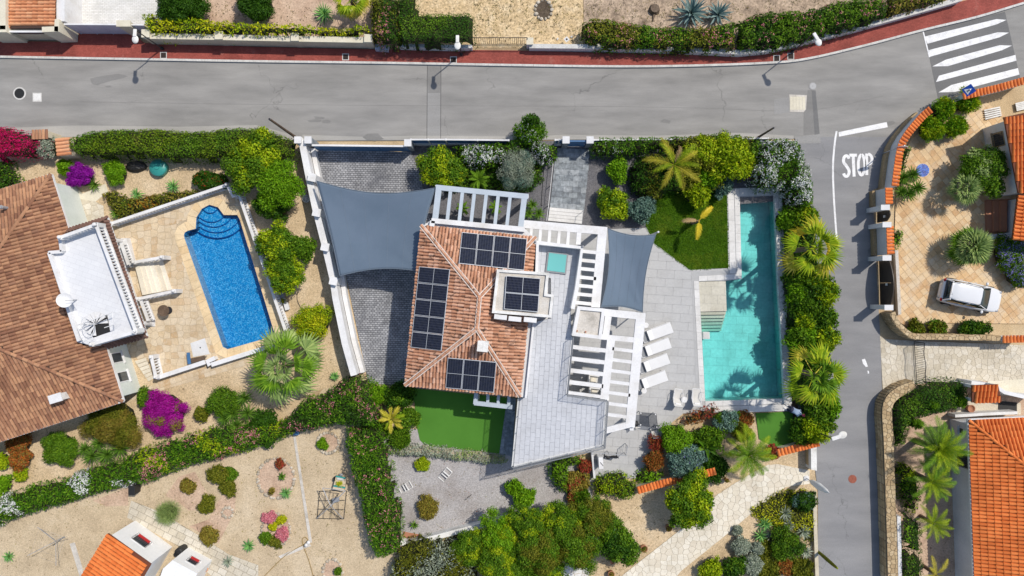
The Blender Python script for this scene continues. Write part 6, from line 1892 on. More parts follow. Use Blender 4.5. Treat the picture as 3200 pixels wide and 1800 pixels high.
stone_topped('stone_wall',[q23((1255,245)),q23((1295,340)),q23((1390,440)),q23((1500,490)),q23((1750,495)),q23((2345,508))],1.2,0.36,'curved tan stone wall between the terracotta drive and the lane',6,0.3)
wthing('pale_inner_wall',[q33((1318,850)),q33((1330,1449)),q33((1332,1600))],1.0,0.25,'rough_wall','pale rough wall strip behind the lower right stone wall')
wthing('path_edge_wall',[q33((470,600)),q33((480,1000)),q33((490,1300)),q33((498,1500))],0.3,0.25,'cream','low cream kerb wall between the succulent bed and the side street')
# ================================================================ STREET FURNITURE AND OBJECTS
def ellipsoid(mb,c,rx,ry,rz,rot=0.0,nu=12,nv=8,mi=0,zmin=-1.0):
 k = len(mb.v); ca,sa = math.cos(rot),math.sin(rot)
 for j in range(nv + 1):
  b = -PI / 2 + PI * j / nv
  for i in range(nu):
   a = 2 * PI * i / nu
   x,y,z = rx * math.cos(a) * math.cos(b),ry * math.sin(a) * math.cos(b),rz * max(math.sin(b),zmin)
   mb.v.append((c[0] + x * ca - y * sa,c[1] + x * sa + y * ca,c[2] + z))
 for j in range(nv):
  for i in range(nu):
   i2 = (i + 1) % nu
   mb.f.append([k + j * nu + i,k + j * nu + i2,k + (j + 1) * nu + i2,k + (j + 1) * nu + i]); mb.m.append(mi)
 return mb
def street_lamp(px,py,h,ang,label,sc=1.0):
 b = P(px,py,0.1); o = thing('street_lamp',b,label,'street lamp','street lamps')
 d = Vector((math.cos(ang),math.sin(ang),0))
 MB().tube([b,b + Vector((0,0,h * 0.5)),b + Vector((0,0,h))],[0.05,0.04,0.032],10).build('pole',M['dark_metal'],o)
 MB().lathe(tuple(b),[(0.12,0),(0.12,0.15),(0.08,0.22)],10).build('base',M['dark_metal'],o)
 t = b + Vector((0,0,h))
 MB().tube([t - Vector((0,0,0.05)),t + d * 0.12 + Vector((0,0,0.05))],0.04,8).build('arm',M['dark_metal'],o)
 hd = MB(); c = t + d * 0.46 * sc + Vector((0,0,0.07))
 ellipsoid(hd,c + d * 0.16 * sc,0.27 * sc,0.215 * sc,0.10,ang,18,10)
 hd.build('head',M['white_worn'],o,True)
 nk = MB().beam(t - d * 0.05 + Vector((0,0,0.14)),c + Vector((0,0,0.13)),0.22 * sc,0.10); bevel(nk.build('neck',M['white_worn'],o),0.03)
 return o
DN = math.radians(-90)
street_lamp(508,152,3.4,DN,'street lamp standing in front of the cream wall near the metal gate')
street_lamp(1442,170,3.4,DN,'street lamp standing below the clipped green hedge')
street_lamp(2475,163,3.4,math.radians(-62),'street lamp beside the flowering hedge at the street bend')
street_lamp(2530,1338,3.3,math.radians(20),'street lamp leaning out of the palm hedge over the side street',1.15)
def pole(px,py,h,r,mat,label,name='utility_pole',cat='pole'):
 b = P(px,py,0); o = thing(name,b,label,cat)
 MB().tube([b - Vector((0,0,0.05)),b + Vector((0,0,h * 0.5)),b + Vector((0,0,h))],[r * 1.2,r,r * 0.85],10).build('shaft',M[mat],o)
 MB().lathe(tuple(b + Vector((0,0,h))),[(r * 0.9,0),(r * 0.9,0.03),(r * 0.3,0.05)],10).build('cap',M['dark_metal'],o)
 return o
pole(928,432,5.4,0.085,'wood','dark wooden utility pole by the white gate pillar')
pole(2368,430,2.9,0.07,'wood','short dark wooden pole rising from the street shrubs')
o = thing('stop_sign',P(2757,480,0),'stop sign on a pole in front of the curved corner wall','road sign')
b = P(2757,480,0)
MB().tube([b,b + Vector((0,0,2.75))],0.035,8).build('pole',M['metal'],o)
def octa(r,y0,y1):
 mb = MB(); pts = [(b.x + r * math.cos(PI / 8 + k * PI / 4),2.4 + r * math.sin(PI / 8 + k * PI / 4)) for k in range(8)]
 mb.face([(x,y0,z) for x,z in pts]); mb.face([(x,y1,z) for x,z in pts][::-1])
 for k in range(8): mb.face([(pts[k - 1][0],y0,pts[k - 1][1]),(pts[k - 1][0],y1,pts[k - 1][1]),(pts[k][0],y1,pts[k][1]),(pts[k][0],y0,pts[k][1])])
 return mb
octa(0.37,b.y - 0.04,b.y - 0.06).build('border',M['paint'],o)
octa(0.34,b.y - 0.058,b.y - 0.068).build('plate',M['sign_red'],o)
mb = MB()
def put_strokes(mb,strokes,x0,wd,h,z0,y):
 for st in strokes:
  for i in range(len(st) - 1):
   (u0,v0),(u1,v1) = st[i],st[i + 1]
   p,q = Vector((x0 + u0 * wd,y,z0 + v0 * h)),Vector((x0 + u1 * wd,y,z0 + v1 * h)); d = (q - p).normalized(); s_ = Vector((-d.z,0,d.x)) * 0.016
   mb.face([p + s_,q + s_,q - s_,p - s_])
GL = {'S': [arc(0.5,0.76,0.42,0.20,20,250,8) + arc(0.5,0.24,0.42,0.20,70,-160,8)[1:]],'T': [[(0,0.97),(1,0.97)],[(0.5,0.95),(0.5,0)]],'O': [arc(0.5,0.5,0.42,0.46,90,450,12)],'P': [[(0.1,0),(0.1,1.0)],arc(0.3,0.74,0.5,0.23,95,-95,8)]}
for k,ch in enumerate('STOP'): put_strokes(mb,GL[ch],b.x - 0.27 + k * 0.14,0.11,0.24,2.28,b.y - 0.072)
mb.build('lettering',M['paint'],o)
o = thing('crossing_sign',P(2960,310,0),'blue pedestrian crossing sign at the end of the zebra crossing','road sign')
b = P(2958,312,0); t = P(2977,297,2.2)
MB().tube([b,(b.x,b.y,2.5)],0.03,8).build('pole',M['metal'],o)
f = Vector((-0.35,-0.25,0.55)).normalized(); sx = Vector((0.6,-0.8,0)).normalized(); sy = f.cross(sx)
c = Vector((b.x,b.y,2.35)) + f * 0.06
mb = MB(); q = [c + sx * u * 0.3 + sy * v * 0.3 for u,v in ((-1,-1),(1,-1),(1,1),(-1,1))]
mb.face(q); mb.face([p - f * 0.02 for p in q][::-1]); mb.build('plate',M['sign_blue'],o)
mb = MB(); mb.face([c + f * 0.006 + sx * u * 0.22 + sy * v * 0.2 for u,v in ((-1,-1),(1,-1),(0,1))]); mb.build('triangle',M['paint'],o)
mb = MB(); c2 = c + f * 0.010
for (u0,v0),(u1,v1) in (((0,0.35),(0,-0.1)),((0,-0.1),(-0.25,-0.7)),((0,-0.1),(0.25,-0.7)),((-0.25,0.05),(0.25,0.2))):
 p,r_ = c2 + sx * u0 * 0.22 + sy * v0 * 0.2,c2 + sx * u1 * 0.22 + sy * v1 * 0.2; d = (r_ - p).normalized(); n = f.cross(d) * 0.018; mb.face([p - n,p + n,r_ + n,r_ - n])
mb.build('walking_figure',M['black'],o)
o = thing('folded_parasol',P(2518,1494,0),'folded white parasol standing at the foot of the stone path','parasol')
b = P(2519,1494,0)
MB().tube([b,b + Vector((0,0,3.6))],0.025,8).build('pole',M['grey_metal'],o)
MB().lathe(tuple(b),[(0.2,0),(0.2,0.06),(0.06,0.10)],14).build('base',M['greywall'],o)
MB().lathe(tuple(b),[(0.05,0.6),(0.18,1.1),(0.24,2.0),(0.15,3.0),(0.02,3.55)],12).build('canopy',M['fabric_white'],o)
o = thing('column_cactus',P(2553,1722,0),'tall slim column cactus leaning over the side street kerb','cactus')
b = P(2554,1722,0); mb = MB(); n = 10; k0 = len(mb.v)
for j,(z,r) in enumerate(((0,0.09),(0.6,0.10),(1.4,0.11),(2.2,0.10),(2.75,0.08),(2.95,0.02))):
 for i in range(16):
  a = 2 * PI * i / 16; rr_ = r * (1.18 if i % 2 else 0.85); mb.v.append((b.x + rr_ * math.cos(a),b.y + rr_ * math.sin(a),z))
for j in range(5):
 for i in range(16): mb.f.append([j * 16 + i,j * 16 + (i + 1) % 16,(j + 1) * 16 + (i + 1) % 16,(j + 1) * 16 + i]); mb.m.append(0)
mb.build('stem',M['leaf_olive'],o)
MB().lathe((b.x,b.y,2.9),[(0.06,0),(0.07,0.05),(0.02,0.1)],8).build('tip',M['leaf_yellow'],o)
# --- white car
def car(px,py,ang,label):
 c = P(px,py,0.7); o = thing('car',(c.x,c.y,0.02),label,'car')
 ca,sa = math.cos(ang),math.sin(ang)
 T = lambda x,y,z: (c.x + x * ca - y * sa,c.y + x * sa + y * ca,z + 0.02)
 def loft(stations,name,mat,smooth=True,sub=2):
  mb = MB(); n = len(stations[0])
  for st in stations: mb.v += [T(*p) for p in st]
  for i in range(len(stations) - 1):
   for j in range(n - 1): mb.f.append([i * n + j,i * n + j + 1,(i + 1) * n + j + 1,(i + 1) * n + j]); mb.m.append(0)
  mb.f.append(list(range(n))); mb.m.append(0); mb.f.append([(len(stations) - 1) * n + j for j in range(n)][::-1]); mb.m.append(0)
  ob = mb.build(name,M[mat],o,smooth)
  m = ob.modifiers.new('s','SUBSURF'); m.levels = m.render_levels = sub
  return ob
 body = []
 for x,w_,zb,zt,crown in ((-2.13,0.62,0.42,0.74,0.0),(-2.10,0.74,0.30,0.86,0.02),(-1.9,0.84,0.24,0.95,0.03),(-1.3,0.90,0.22,0.98,0.03),(-0.2,0.91,0.22,0.97,0.03),(0.75,0.90,0.22,0.95,0.05),(1.1,0.89,0.22,0.93,0.07),
         (1.6,0.86,0.24,0.84,0.07),(1.95,0.76,0.28,0.74,0.05),(2.12,0.58,0.34,0.64,0.03),(2.16,0.45,0.42,0.58,0.0)):
  body.append([(x,-w_ * 0.92,zb),(x,-w_,zb + 0.22),(x,-w_ * 0.98,zt - 0.05),(x,-w_ * 0.86,zt),(x,0,zt + crown),(x,w_ * 0.86,zt),(x,w_ * 0.98,zt - 0.05),(x,w_,zb + 0.22),(x,w_ * 0.92,zb)])
 loft(body,'body','car_white')
 gh = []
 for x,wl,wt,z in ((-2.02,0.72,0.60,0.96),(-1.80,0.78,0.58,1.38),(-1.45,0.80,0.62,1.50),(-0.4,0.81,0.63,1.53),(0.15,0.80,0.60,1.48),(0.75,0.78,0.58,1.16),(1.10,0.74,0.60,0.965)):
  gh.append([(x,-wl,0.92),(x,-(wl * 0.4 + wt * 0.6),0.92 + (z - 0.92) * 0.7),(x,-wt * 0.9,z),(x,0,z + 0.03),(x,wt * 0.9,z),(x,(wl * 0.4 + wt * 0.6),0.92 + (z - 0.92) * 0.7),(x,wl,0.92)])
 loft(gh,'cabin_glass','car_glass')
 rf = []
 for x,w_,z in ((-1.86,0.50,1.40),(-1.5,0.60,1.515),(-1.0,0.625,1.545),(-0.3,0.63,1.56),(0.10,0.60,1.525),(0.24,0.52,1.47)):
  rf.append([(x,-w_ * 1.05,z - 0.07),(x,-w_,z),(x,0,z + 0.035),(x,w_,z),(x,w_ * 1.05,z - 0.07)])
 loft(rf,'roof','car_white')
 for s in (-1,1):
  MB().tube([T(0.22,s * 0.60,1.47),T(0.75,s * 0.72,1.18),T(1.12,s * 0.79,0.96)],0.035,6).build('windscreen_pillar',M['car_white'],o)
  MB().tube([T(-1.80,s * 0.60,1.40),T(-2.02,s * 0.74,0.97)],0.06,6).build('rear_pillar',M['car_white'],o)
  MB().tube([T(-0.5,s * 0.655,1.50),T(-0.55,s * 0.80,0.98)],0.03,6).build('door_pillar',M['car_white'],o)
  MB().tube([T(-1.55,s * 0.585,1.565),T(0.02,s * 0.585,1.57)],0.018,5).build('roof_rail',M['metal'],o)
  mb = MB(); p = T(0.72,s * 0.98,1.02); ellipsoid(mb,p,0.10,0.13,0.07,ang,10,6); mb.build('mirror',M['car_white'],o,True)
  mb = MB(); ellipsoid(mb,T(-2.03,s * 0.66,0.78),0.09,0.16,0.10,ang,10,6); mb.build('tail_light',M['red_lamp'],o,True)
  mb = MB(); ellipsoid(mb,T(1.90,s * 0.64,0.68),0.17,0.12,0.09,ang,10,6); mb.build('headlight',M['metal'],o,True)
  for x in (-1.35,1.32):
   w_ = MB().tube([T(x,s * 0.72,0.32),T(x,s * 0.93,0.32)],0.32,18).build('wheel',M['black'],o)
   MB().tube([T(x,s * 0.92,0.32),T(x,s * 0.945,0.32)],0.19,14).build('rim',M['metal'],w_)
  for x in (-1.05,-0.05):
   MB().tube([T(x,s * 0.915,0.84),T(x + 0.2,s * 0.915,0.845)],0.016,5).build('door_handle',M['car_white'],o)
 MB().tube([T(-1.74,-0.3,1.47),T(-1.98,-0.05,1.56)],0.008,4).build('aerial',M['black'],o)
 MB().beam(T(-2.13,-0.26,0.66),T(-2.13,0.26,0.66),0.03,0.12).build('number_plate',M['paint'],o)
 return o
car(3034,924,math.radians(-12),'white hatchback parked on the terracotta drive')
# --- deck furniture
def frame_T(px,py,ang,z0=0.0):
 c = P(px,py,z0); ca,sa = math.cos(ang),math.sin(ang)
 return c,lambda x,y,z: Vector((c.x + x * ca - y * sa,c.y + x * sa + y * ca,z0 + z))
def lounger(px,py,ang,label):
 c,T0 = frame_T(px,py,ang,0.035); T = lambda x,y,z: T0(x * 1.1,y * 1.28,z); o = thing('sun_lounger',c,label,'sun lounger','sun loungers beside the kitchen pergola')
 fr_ = MB()
 for s in (-1,1): fr_.tube([T(-0.98,s * 0.30,0.28),T(0.98,s * 0.30,0.28)],0.022,6)
 for x in (-0.98,0.98): fr_.tube([T(x,-0.30,0.28),T(x,0.30,0.28)],0.022,6)
 fr_.build('frame',M['white'],o)
 for x in (-0.8,0.8):
  for s in (-1,1): MB().tube([T(x,s * 0.30,0),T(x,s * 0.30,0.27)],0.02,6).build('leg',M['white'],o)
 def pad(x0,x1,z0,z1,name):
  mb = MB(); q = [(x0,-0.28,z0),(x1,-0.28,z1),(x1,0.28,z1),(x0,0.28,z0)]
  b = [T(*p) for p in q]; t = [p + Vector((0,0,0.09)) for p in b]
  mb.face(t); mb.face(b[::-1])
  for i in range(4): mb.face([b[i - 1],b[i],t[i],t[i - 1]])
  ob = mb.build(name,M['fabric_white'],o); bevel(ob,0.035,3)
 pad(-0.28,0.97,0.29,0.29,'mattress'); pad(-0.62,-0.285,0.40,0.30,'backrest')
 MB().face
 mb = MB(); mb.face([T(-0.96,-0.28,0.275),T(-0.6,-0.28,0.275),T(-0.6,0.28,0.275),T(-0.96,0.28,0.275)]); mb.build('sling',M['grey_metal'],o)
 MB().tube([T(-0.62,-0.26,0.40),T(-0.80,-0.26,0.28)],0.014,5).build('support',M['metal'],o)
 return o
for i,p in enumerate(((1450,445),(1432,598),(1418,755),(1398,925))):
 lounger(*q22(p),math.radians(20),('first','second','third','fourth')[i] + ' white sun lounger from the sail, beside the kitchen pergola')
def round_table(px,py,r,label,h=0.45,mat='white'):
 c = P(px,py,0.035); o = thing('side_table',c,label,'side table','round white side tables')
 t = P(px,py,h); MB().lathe((t.x,t.y,0.035 + h - 0.03),[(r,0),(r,0.03)],24).build('top',M[mat],o)
 MB().tube([(t.x,t.y,0.035),(t.x,t.y,h)],0.03,8).build('stem',M[mat],o)
 MB().lathe((t.x,t.y,0.035),[(r * 0.7,0),(r * 0.65,0.015)],18).build('foot',M[mat],o)
round_table(*q22((1347,375)),0.19,'small round white table half under the pergola above the loungers')
round_table(*q22((1328,1033)),0.19,'small round white table below the last lounger')
round_table(*q22((1733,1123)),0.21,'small round white table between the two deck chairs')
def deck_chair(px,py,ang,label):
 c,T = frame_T(px,py,ang,0.035); o = thing('deck_chair',c,label,'deck chair','deck chairs at the pool end')
 prof = [(0.52,0.36),(0.25,0.33),(-0.15,0.30),(-0.42,0.62),(-0.58,0.95)]
 mb = MB()
 for i in range(len(prof) - 1):
  (x0,z0),(x1,z1) = prof[i],prof[i + 1]; mb.face([T(x0,-0.27,z0),T(x1,-0.27,z1),T(x1,0.27,z1),T(x0,0.27,z0)])
 mb.build('sling',M['cushion'],o)
 for s in (-1,1):
  MB().tube([T(x,s * 0.29,z) for x,z in prof],0.025,6).build('side_rail',M['white'],o)
  MB().tube([T(0.35,s * 0.31,0.0),T(0.30,s * 0.31,0.56),T(-0.40,s * 0.31,0.60)],0.022,6).build('armrest',M['white'],o)
  MB().tube([T(-0.35,s * 0.29,0.0),T(-0.25,s * 0.29,0.40)],0.022,6).build('leg',M['white'],o)
 MB().tube([T(-0.58,-0.29,0.95),T(-0.58,0.29,0.95)],0.025,6).build('top_bar',M['white'],o)
 MB().tube([T(0.52,-0.29,0.36),T(0.52,0.29,0.36)],0.025,6).build('front_bar',M['white'],o)
 MB().beam(T(-0.46,-0.18,0.76),T(-0.46,0.18,0.76),0.12,0.05).build('headrest',M['fabric_white'],o)
deck_chair(*q22((1655,1085)),math.radians(82),'left deck chair with white frame at the pool end')
deck_chair(*q22((1840,1082)),math.radians(86),'right deck chair with white frame at the pool end')
M['smoke_glass'] = water('smoke_glass',(0.62,0.63,0.65),0.05,0.0)
o = thing('glass_table',P(2030,1315,0),'square smoked glass table with steel frame below the kitchen pergola','table')
tq = [(1999,1288),(2051,1293),(2056,1338),(1998,1330)]
tw4 = [P(x,y,0.78) for x,y in tq]
MB().prism([p.xy for p in tw4],0.765,0.785,0,True).build('top',M['smoke_glass'],o)
for i in range(4):
 p = tw4[i]; cdir = (sum(tw4,Vector()) / 4 - p) * 0.12; b = p + cdir
 MB().tube([(b.x,b.y,0.03),(b.x,b.y,0.76)],0.03,8).build('leg',M['metal'],o)
 MB().lathe((b.x,b.y,0.786),[(0.05,0),(0.05,0.02),(0.02,0.04)],10).build('cap',M['white'],o)
 q_ = tw4[(i + 1) % 4]; MB().tube([(p.x,p.y,0.76),(q_.x,q_.y,0.76)],0.016,6).build('edge_bar',M['grey_metal'],o)
def side_chair(px,py,ang,label,mat='grey_metal',seatm='cushion',group=None,z0=0.035,cat='chair'):
 c,T = frame_T(px,py,ang,z0); o = thing('chair',c,label,cat,group)
 MB().prism([T(x,y,0).xy for x,y in ((-0.22,-0.22),(0.22,-0.22),(0.22,0.22),(-0.22,0.22))],z0 + 0.42,z0 + 0.46,0,True).build('seat',M[seatm],o)
 for x in (-0.2,0.2):
  for y in (-0.2,0.2): MB().tube([T(x,y,0),T(x,y,0.9 if x < 0 else 0.43)],0.018,5).build('leg',M[mat],o)
 for z in (0.62,0.74,0.86): MB().beam(T(-0.2,-0.2,z),T(-0.2,0.2,z),0.025,0.06).build('back_slat',M[mat],o)
 return o
side_chair(1987,1325,0.2,'grey chair pushed to the left side of the glass table')
side_chair(2042,1352,1.7,'grey chair below the glass table')
o = thing('barbecue',P(1990,1320,0),'black round kettle barbecue beside the glass table','barbecue')
c = P(1986,1324,0.9)
mb = MB(); ellipsoid(mb,c,0.22,0.22,0.2,0,16,10); mb.build('bowl',M['black'],o,True)
for k in range(3):
 a = k * 2.1; MB().tube([(c.x + 0.1 * math.cos(a),c.y + 0.1 * math.sin(a),0.8),(c.x + 0.25 * math.cos(a),c.y + 0.25 * math.sin(a),0.03)],0.015,5).build('leg',M['metal'],o)
o = thing('deck_railing',P(1900,1418,0),'steel railing at the lower corner of the deck','railing')
rp_ = [P(x,y,1.0) for x,y in ((1849,1414),(1957,1424),(1961,1395))]
MB().tube(rp_,0.03,6).build('top_rail',M['metal'],o)
for h in (0.25,0.5,0.75): MB().tube([p - Vector((0,0,1 - h)) for p in rp_],0.012,5).build('wire',M['grey_metal'],o)
for i,t in ((0,0),(0,0.5),(0,1.0),(1,1.0)):
 p = rp_[i].lerp(rp_[i + 1],t); MB().tube([(p.x,p.y,0.02),p],0.022,6).build('post',M['grey_metal'],o)
o = thing('deck_wall',P(1852,1455,0),'narrow grey wall along the edge of the lower deck','wall'); wall_line(o,[(1851,1416),(1858,1496)],0.6,0.14,M['greywall'])
o = thing('cabinet',P(1877,1447,0),'tall white cabinet standing on the lower deck','cabinet')
cq = [(1870,1430),(1884,1429),(1886,1465),(1872,1466)]
cb_ = MB().prism(W2(cq,1.1),0.03,1.1).build('body',M['white'],o); bevel(cb_,0.01)
MB().beam(P(1876,1445,1.112),P(1885,1456,1.112),0.04,0.01).build('handle',M['dark_metal'],o)
o = thing('bicycle_frame',P(1915,1426,0),'dark exercise bicycle behind the deck railing','exercise bike')
c = P(1912,1428,0.5)
MB().tube([c + Vector((-0.45,0,-0.1)),c + Vector((0,0.02,0.15)),c + Vector((0.4,0.05,0.35))],0.05,6).build('frame',M['dark_metal'],o)
MB().tube([c + Vector((-0.45,-0.2,-0.42)),c + Vector((-0.45,0.2,-0.42))],0.03,6).build('foot',M['dark_metal'],o); MB().tube([c + Vector((0.4,-0.2,-0.42)),c + Vector((0.4,0.2,-0.42))],0.03,6).build('foot',M['dark_metal'],o)
mb = MB(); ellipsoid(mb,c + Vector((-0.3,0,0.25)),0.16,0.10,0.05); mb.build('saddle',M['black'],o,True)
MB().tube([c + Vector((-0.3,0,0.25)),c + Vector((-0.35,0,-0.42))],0.03,6).build('stem',M['dark_metal'],o); MB().tube([c + Vector((0.4,0,0.35)),c + Vector((0.4,0,-0.42))],0.03,6).build('stem',M['dark_metal'],o)
mb = MB(); mb.tube([c + Vector((0.15,-0.03,-0.1)),c + Vector((0.15,0.03,-0.1))],0.22,16); mb.build('flywheel',M['black'],o)
for i,p in enumerate(((812,920),(820,1045))):
 c,T = frame_T(*q22(p),-0.12,0.035); o = thing('armchair',c,('upper','lower')[i] + ' beige armchair seen between the pergola slats','armchair','armchairs under the pergola')
 MB().prism([T(x,y,0).xy for x,y in ((-0.3,-0.3),(0.3,-0.3),(0.3,0.3),(-0.3,0.3))],0.05,0.42).build('seat',M['cushion'],o)
 for y in (-0.34,0.34): MB().beam(T(-0.36,y,0.62),T(0.36,y,0.62),0.08,0.58).build('arm',M['white'],o)
 MB().beam(T(-0.36,-0.36,0.85),T(-0.36,0.36,0.85),0.10,0.8).build('back',M['white'],o)
 MB().box(T(0,0.02,0).xy,0.34,0.34,0.422,0.50,-0.1).build('cushion',M['flag_white'],o)
# --- kneeling gardener beside the pool
def person():
 c = P(2476,1281,0.25); o = thing('person',(c.x,c.y,0.03),'person in pale blue shirt and pink cap kneeling at the edge of the palm hedge','person')
 import mathutils
 f = Vector((0.83,-0.42,0)).normalized(); s = Vector((-f.y,f.x,0)); up = Vector((0,0,1))
 J = lambda a,b,z: c + f * a + s * b + up * (z - c.z + 0.03)
 vs,es,rs = [],[],[]
 def chain(pts,start=None):
  prev = start
  for p,r in pts:
   vs.append(tuple(p)); rs.append(r); i = len(vs) - 1
   if prev is not None: es.append((prev,i))
   prev = i
  return prev
 pel = chain([(J(-0.12,0,0.52),0.15)])
 ch = chain([(J(0.06,0,0.66),0.145),(J(0.24,0,0.80),0.165)],pel)
 nk = chain([(J(0.36,0,0.90),0.065),(J(0.42,0,0.98),0.06)],ch)
 hands = []
 for sg in (-1,1):
  e = chain([(J(0.25,0.20 * sg,0.79),0.07),(J(0.38,0.25 * sg,0.54),0.05),(J(0.56,0.20 * sg,0.30),0.038),(J(0.60,0.19 * sg,0.22),0.03)],ch)
  hands.append(e)
  chain([(J(-0.10,0.12 * sg,0.46),0.10),(J(0.10,0.15 * sg,0.14),0.075),(J(-0.12,0.14 * sg,0.09),0.065),(J(-0.36,0.13 * sg,0.07),0.045)],pel)
 me = bpy.data.meshes.new('body'); me.from_pydata(vs,es,[]); me.update()
 ob = bpy.data.objects.new('body',me); put(ob,o)
 ob.modifiers.new('skin','SKIN')
 sk = me.skin_vertices[0].data
 for i,r in enumerate(rs): sk[i].radius = (r,r * (0.85 if i < 3 else 1)); sk[i].use_root = (i == 0)
 m = ob.modifiers.new('sub','SUBSURF'); m.levels = m.render_levels = 2
 me.materials.append(M['shirt'])
 hd = MB(); hc = J(0.46,0,1.06); ellipsoid(hd,hc,0.10,0.08,0.12,math.atan2(f.y,f.x),14,10)
 ellipsoid(hd,hc + f * 0.10 - up * 0.01,0.025,0.018,0.03,0,8,6)
 for sg in (-1,1): ellipsoid(hd,hc + s * 0.085 * sg,0.02,0.015,0.035,0,8,6)
 hd.build('head',M['skin'],o,True)
 cp_ = MB(); ellipsoid(cp_,hc + up * 0.035,0.115,0.097,0.10,math.atan2(f.y,f.x),16,10,0,-0.1)
 cp_.prism([(hc + f * 0.07 + s * 0.075).xy,(hc + f * 0.19 + s * 0.05).xy,(hc + f * 0.19 - s * 0.05).xy,(hc + f * 0.07 - s * 0.075).xy],hc.z + 0.03,hc.z + 0.045,0,True)
 cp_.build('cap',M['pink_cloth'],o)
 for sg in (-1,1):
  w_ = J(0.60,0.19 * sg,0.22)
  hb = MB(); ellipsoid(hb,w_ + f * 0.04 - up * 0.03,0.05,0.042,0.028,math.atan2(f.y,f.x),10,6)
  for k in range(4): hb.tube([w_ + f * 0.07 + s * (k - 1.5) * 0.02 - up * 0.04,w_ + f * (0.11 + 0.01 * (k in (1,2))) + s * (k - 1.5) * 0.021 - up * 0.06,w_ + f * 0.125 + s * (k - 1.5) * 0.021 - up * 0.09],[0.0095,0.009,0.007],6)
  hb.tube([w_ + f * 0.02 - s * 0.045 * sg - up * 0.03,w_ + f * 0.06 - s * 0.07 * sg - up * 0.05,w_ + f * 0.085 - s * 0.07 * sg - up * 0.075],[0.012,0.010,0.008],6)
  hb.build('hand',M['skin'],o,True)
  tr_ = MB(); tr_.tube([J(-0.13,0.11 * sg,0.47),J(0.0,0.14 * sg,0.30),J(0.12,0.155 * sg,0.13)],[0.125,0.105,0.09],10)
  tr_.tube([J(0.12,0.155 * sg,0.13),J(-0.12,0.14 * sg,0.095),J(-0.32,0.13 * sg,0.08)],[0.088,0.075,0.06],10); tr_.build('trouser_leg',M['navy_cloth'],o,True)
  sh = MB(); ellipsoid(sh,J(-0.43,0.13 * sg,0.06),0.14,0.052,0.05,math.atan2(f.y,f.x),12,8); sh.build('shoe',M['fabric_white'],o,True)
 hp = MB(); ellipsoid(hp,J(-0.13,0,0.49),0.16,0.19,0.13,math.atan2(f.y,f.x),14,8); hp.build('trouser_seat',M['navy_cloth'],o,True)
M['shirt'] = plain('shirt',(0.42,0.52,0.70),0.9); M['skin'] = plain('skin',(0.50,0.30,0.20),0.6); M['pink_cloth'] = plain('pink_cloth',(0.55,0.06,0.16),0.85); M['navy_cloth'] = plain('navy_cloth',(0.035,0.04,0.075),0.9)
person()
# --- things in the gardens
o = thing('round_lid',P(490,523,0),'round teal plastic water tank beside the long hedge','tank')
c = P(490,523,0.5); MB().lathe((c.x,c.y,-0.03),[(0.58,0),(0.60,0.40),(0.55,0.47),(0.1,0.52)],28).build('body',M['teal_plastic'],o,True)
MB().lathe((c.x,c.y,0.49),[(0.16,0),(0.16,0.04),(0.05,0.05)],14).build('cap',M['teal_plastic'],o)
o = thing('tarpaulin',P(420,522,0),'black tarpaulin covered heap next to the teal tank','tarpaulin')
mb = MB(); c = P(422,520,0.2); ellipsoid(mb,(c.x,c.y,0),0.75,0.42,0.4,0.0,14,8,0,-0.1); rr = random.Random(4)
mb.v = [(x + rr.uniform(-.04,.04),y + rr.uniform(-.04,.04),max(z + rr.uniform(-.05,.05),-0.03)) for x,y,z in mb.v]; mb.build('sheet',M['black'],o)
o = thing('terrace_table',P(510,971,0),'dark round table on the flagstone terrace','table')
c = P(511,971,0.7); MB().lathe((c.x,c.y,0.70),[(0.40,0),(0.40,0.04)],28).build('top',M['wood'],o)
MB().tube([(c.x,c.y,0.03),(c.x,c.y,0.7)],0.04,8).build('stem',M['dark_metal'],o); MB().lathe((c.x,c.y,0.03),[(0.28,0),(0.25,0.04)],18).build('foot',M['dark_metal'],o)
o = thing('work_bench',P(615,1125,0),'small wooden bench with a blue end at the lower side of the terrace','bench')
MB().beam(P(*q20((1900,735)),0.45),P(*q20((2060,700)),0.45),0.3,0.05).build('seat',M['wood'],o); MB().beam(P(*q20((1892,650)),0.5),P(*q20((1905,765)),0.5),0.22,0.05).build('backrest',M['bluegrey'],o)
for p in ((1905,740),(2050,705),(1910,720),(2055,690)):
 b = P(*q20(p),0.42); MB().tube([(b.x,b.y,0.02),b],0.02,5).build('leg',M['dark_metal'],o)
o = thing('shower_base',P(625,1085,0),'pale square shower tray beside the blue pool coping','shower tray')
MB().prism(W2(q20((1915,555),(2060,505),(2110,665),(1945,695)),0.05),0.0,0.06).build('tray',M['greywall'],o); c = P(*q20((2015,600)),0.06); MB().lathe((c.x,c.y,0.06),[(0.05,0),(0.04,0.008)],10).build('drain',M['dark_metal'],o)
for i,(x,y,r,lab) in enumerate(((956,620,0.30,'speckled stone water feature by the white wall'),(952,600,0.22,'broken paving slabs heaped above the speckled stone'))):
 o = thing('garden_stone',P(x,y,0),lab,'stone'); c = P(x,y,0.15)
 MB().lathe((c.x,c.y,-0.02),[(r * 0.9,0),(r,0.14),(r * 0.85,0.2)],16).build('drum',M['rough_wall' if i == 0 else 'rock'],o); MB().lathe((c.x,c.y,0.18),[(r * 0.5,0),(r * 0.45,0.05)],10).build('top',M['rough_wall' if i == 0 else 'rock'],o)
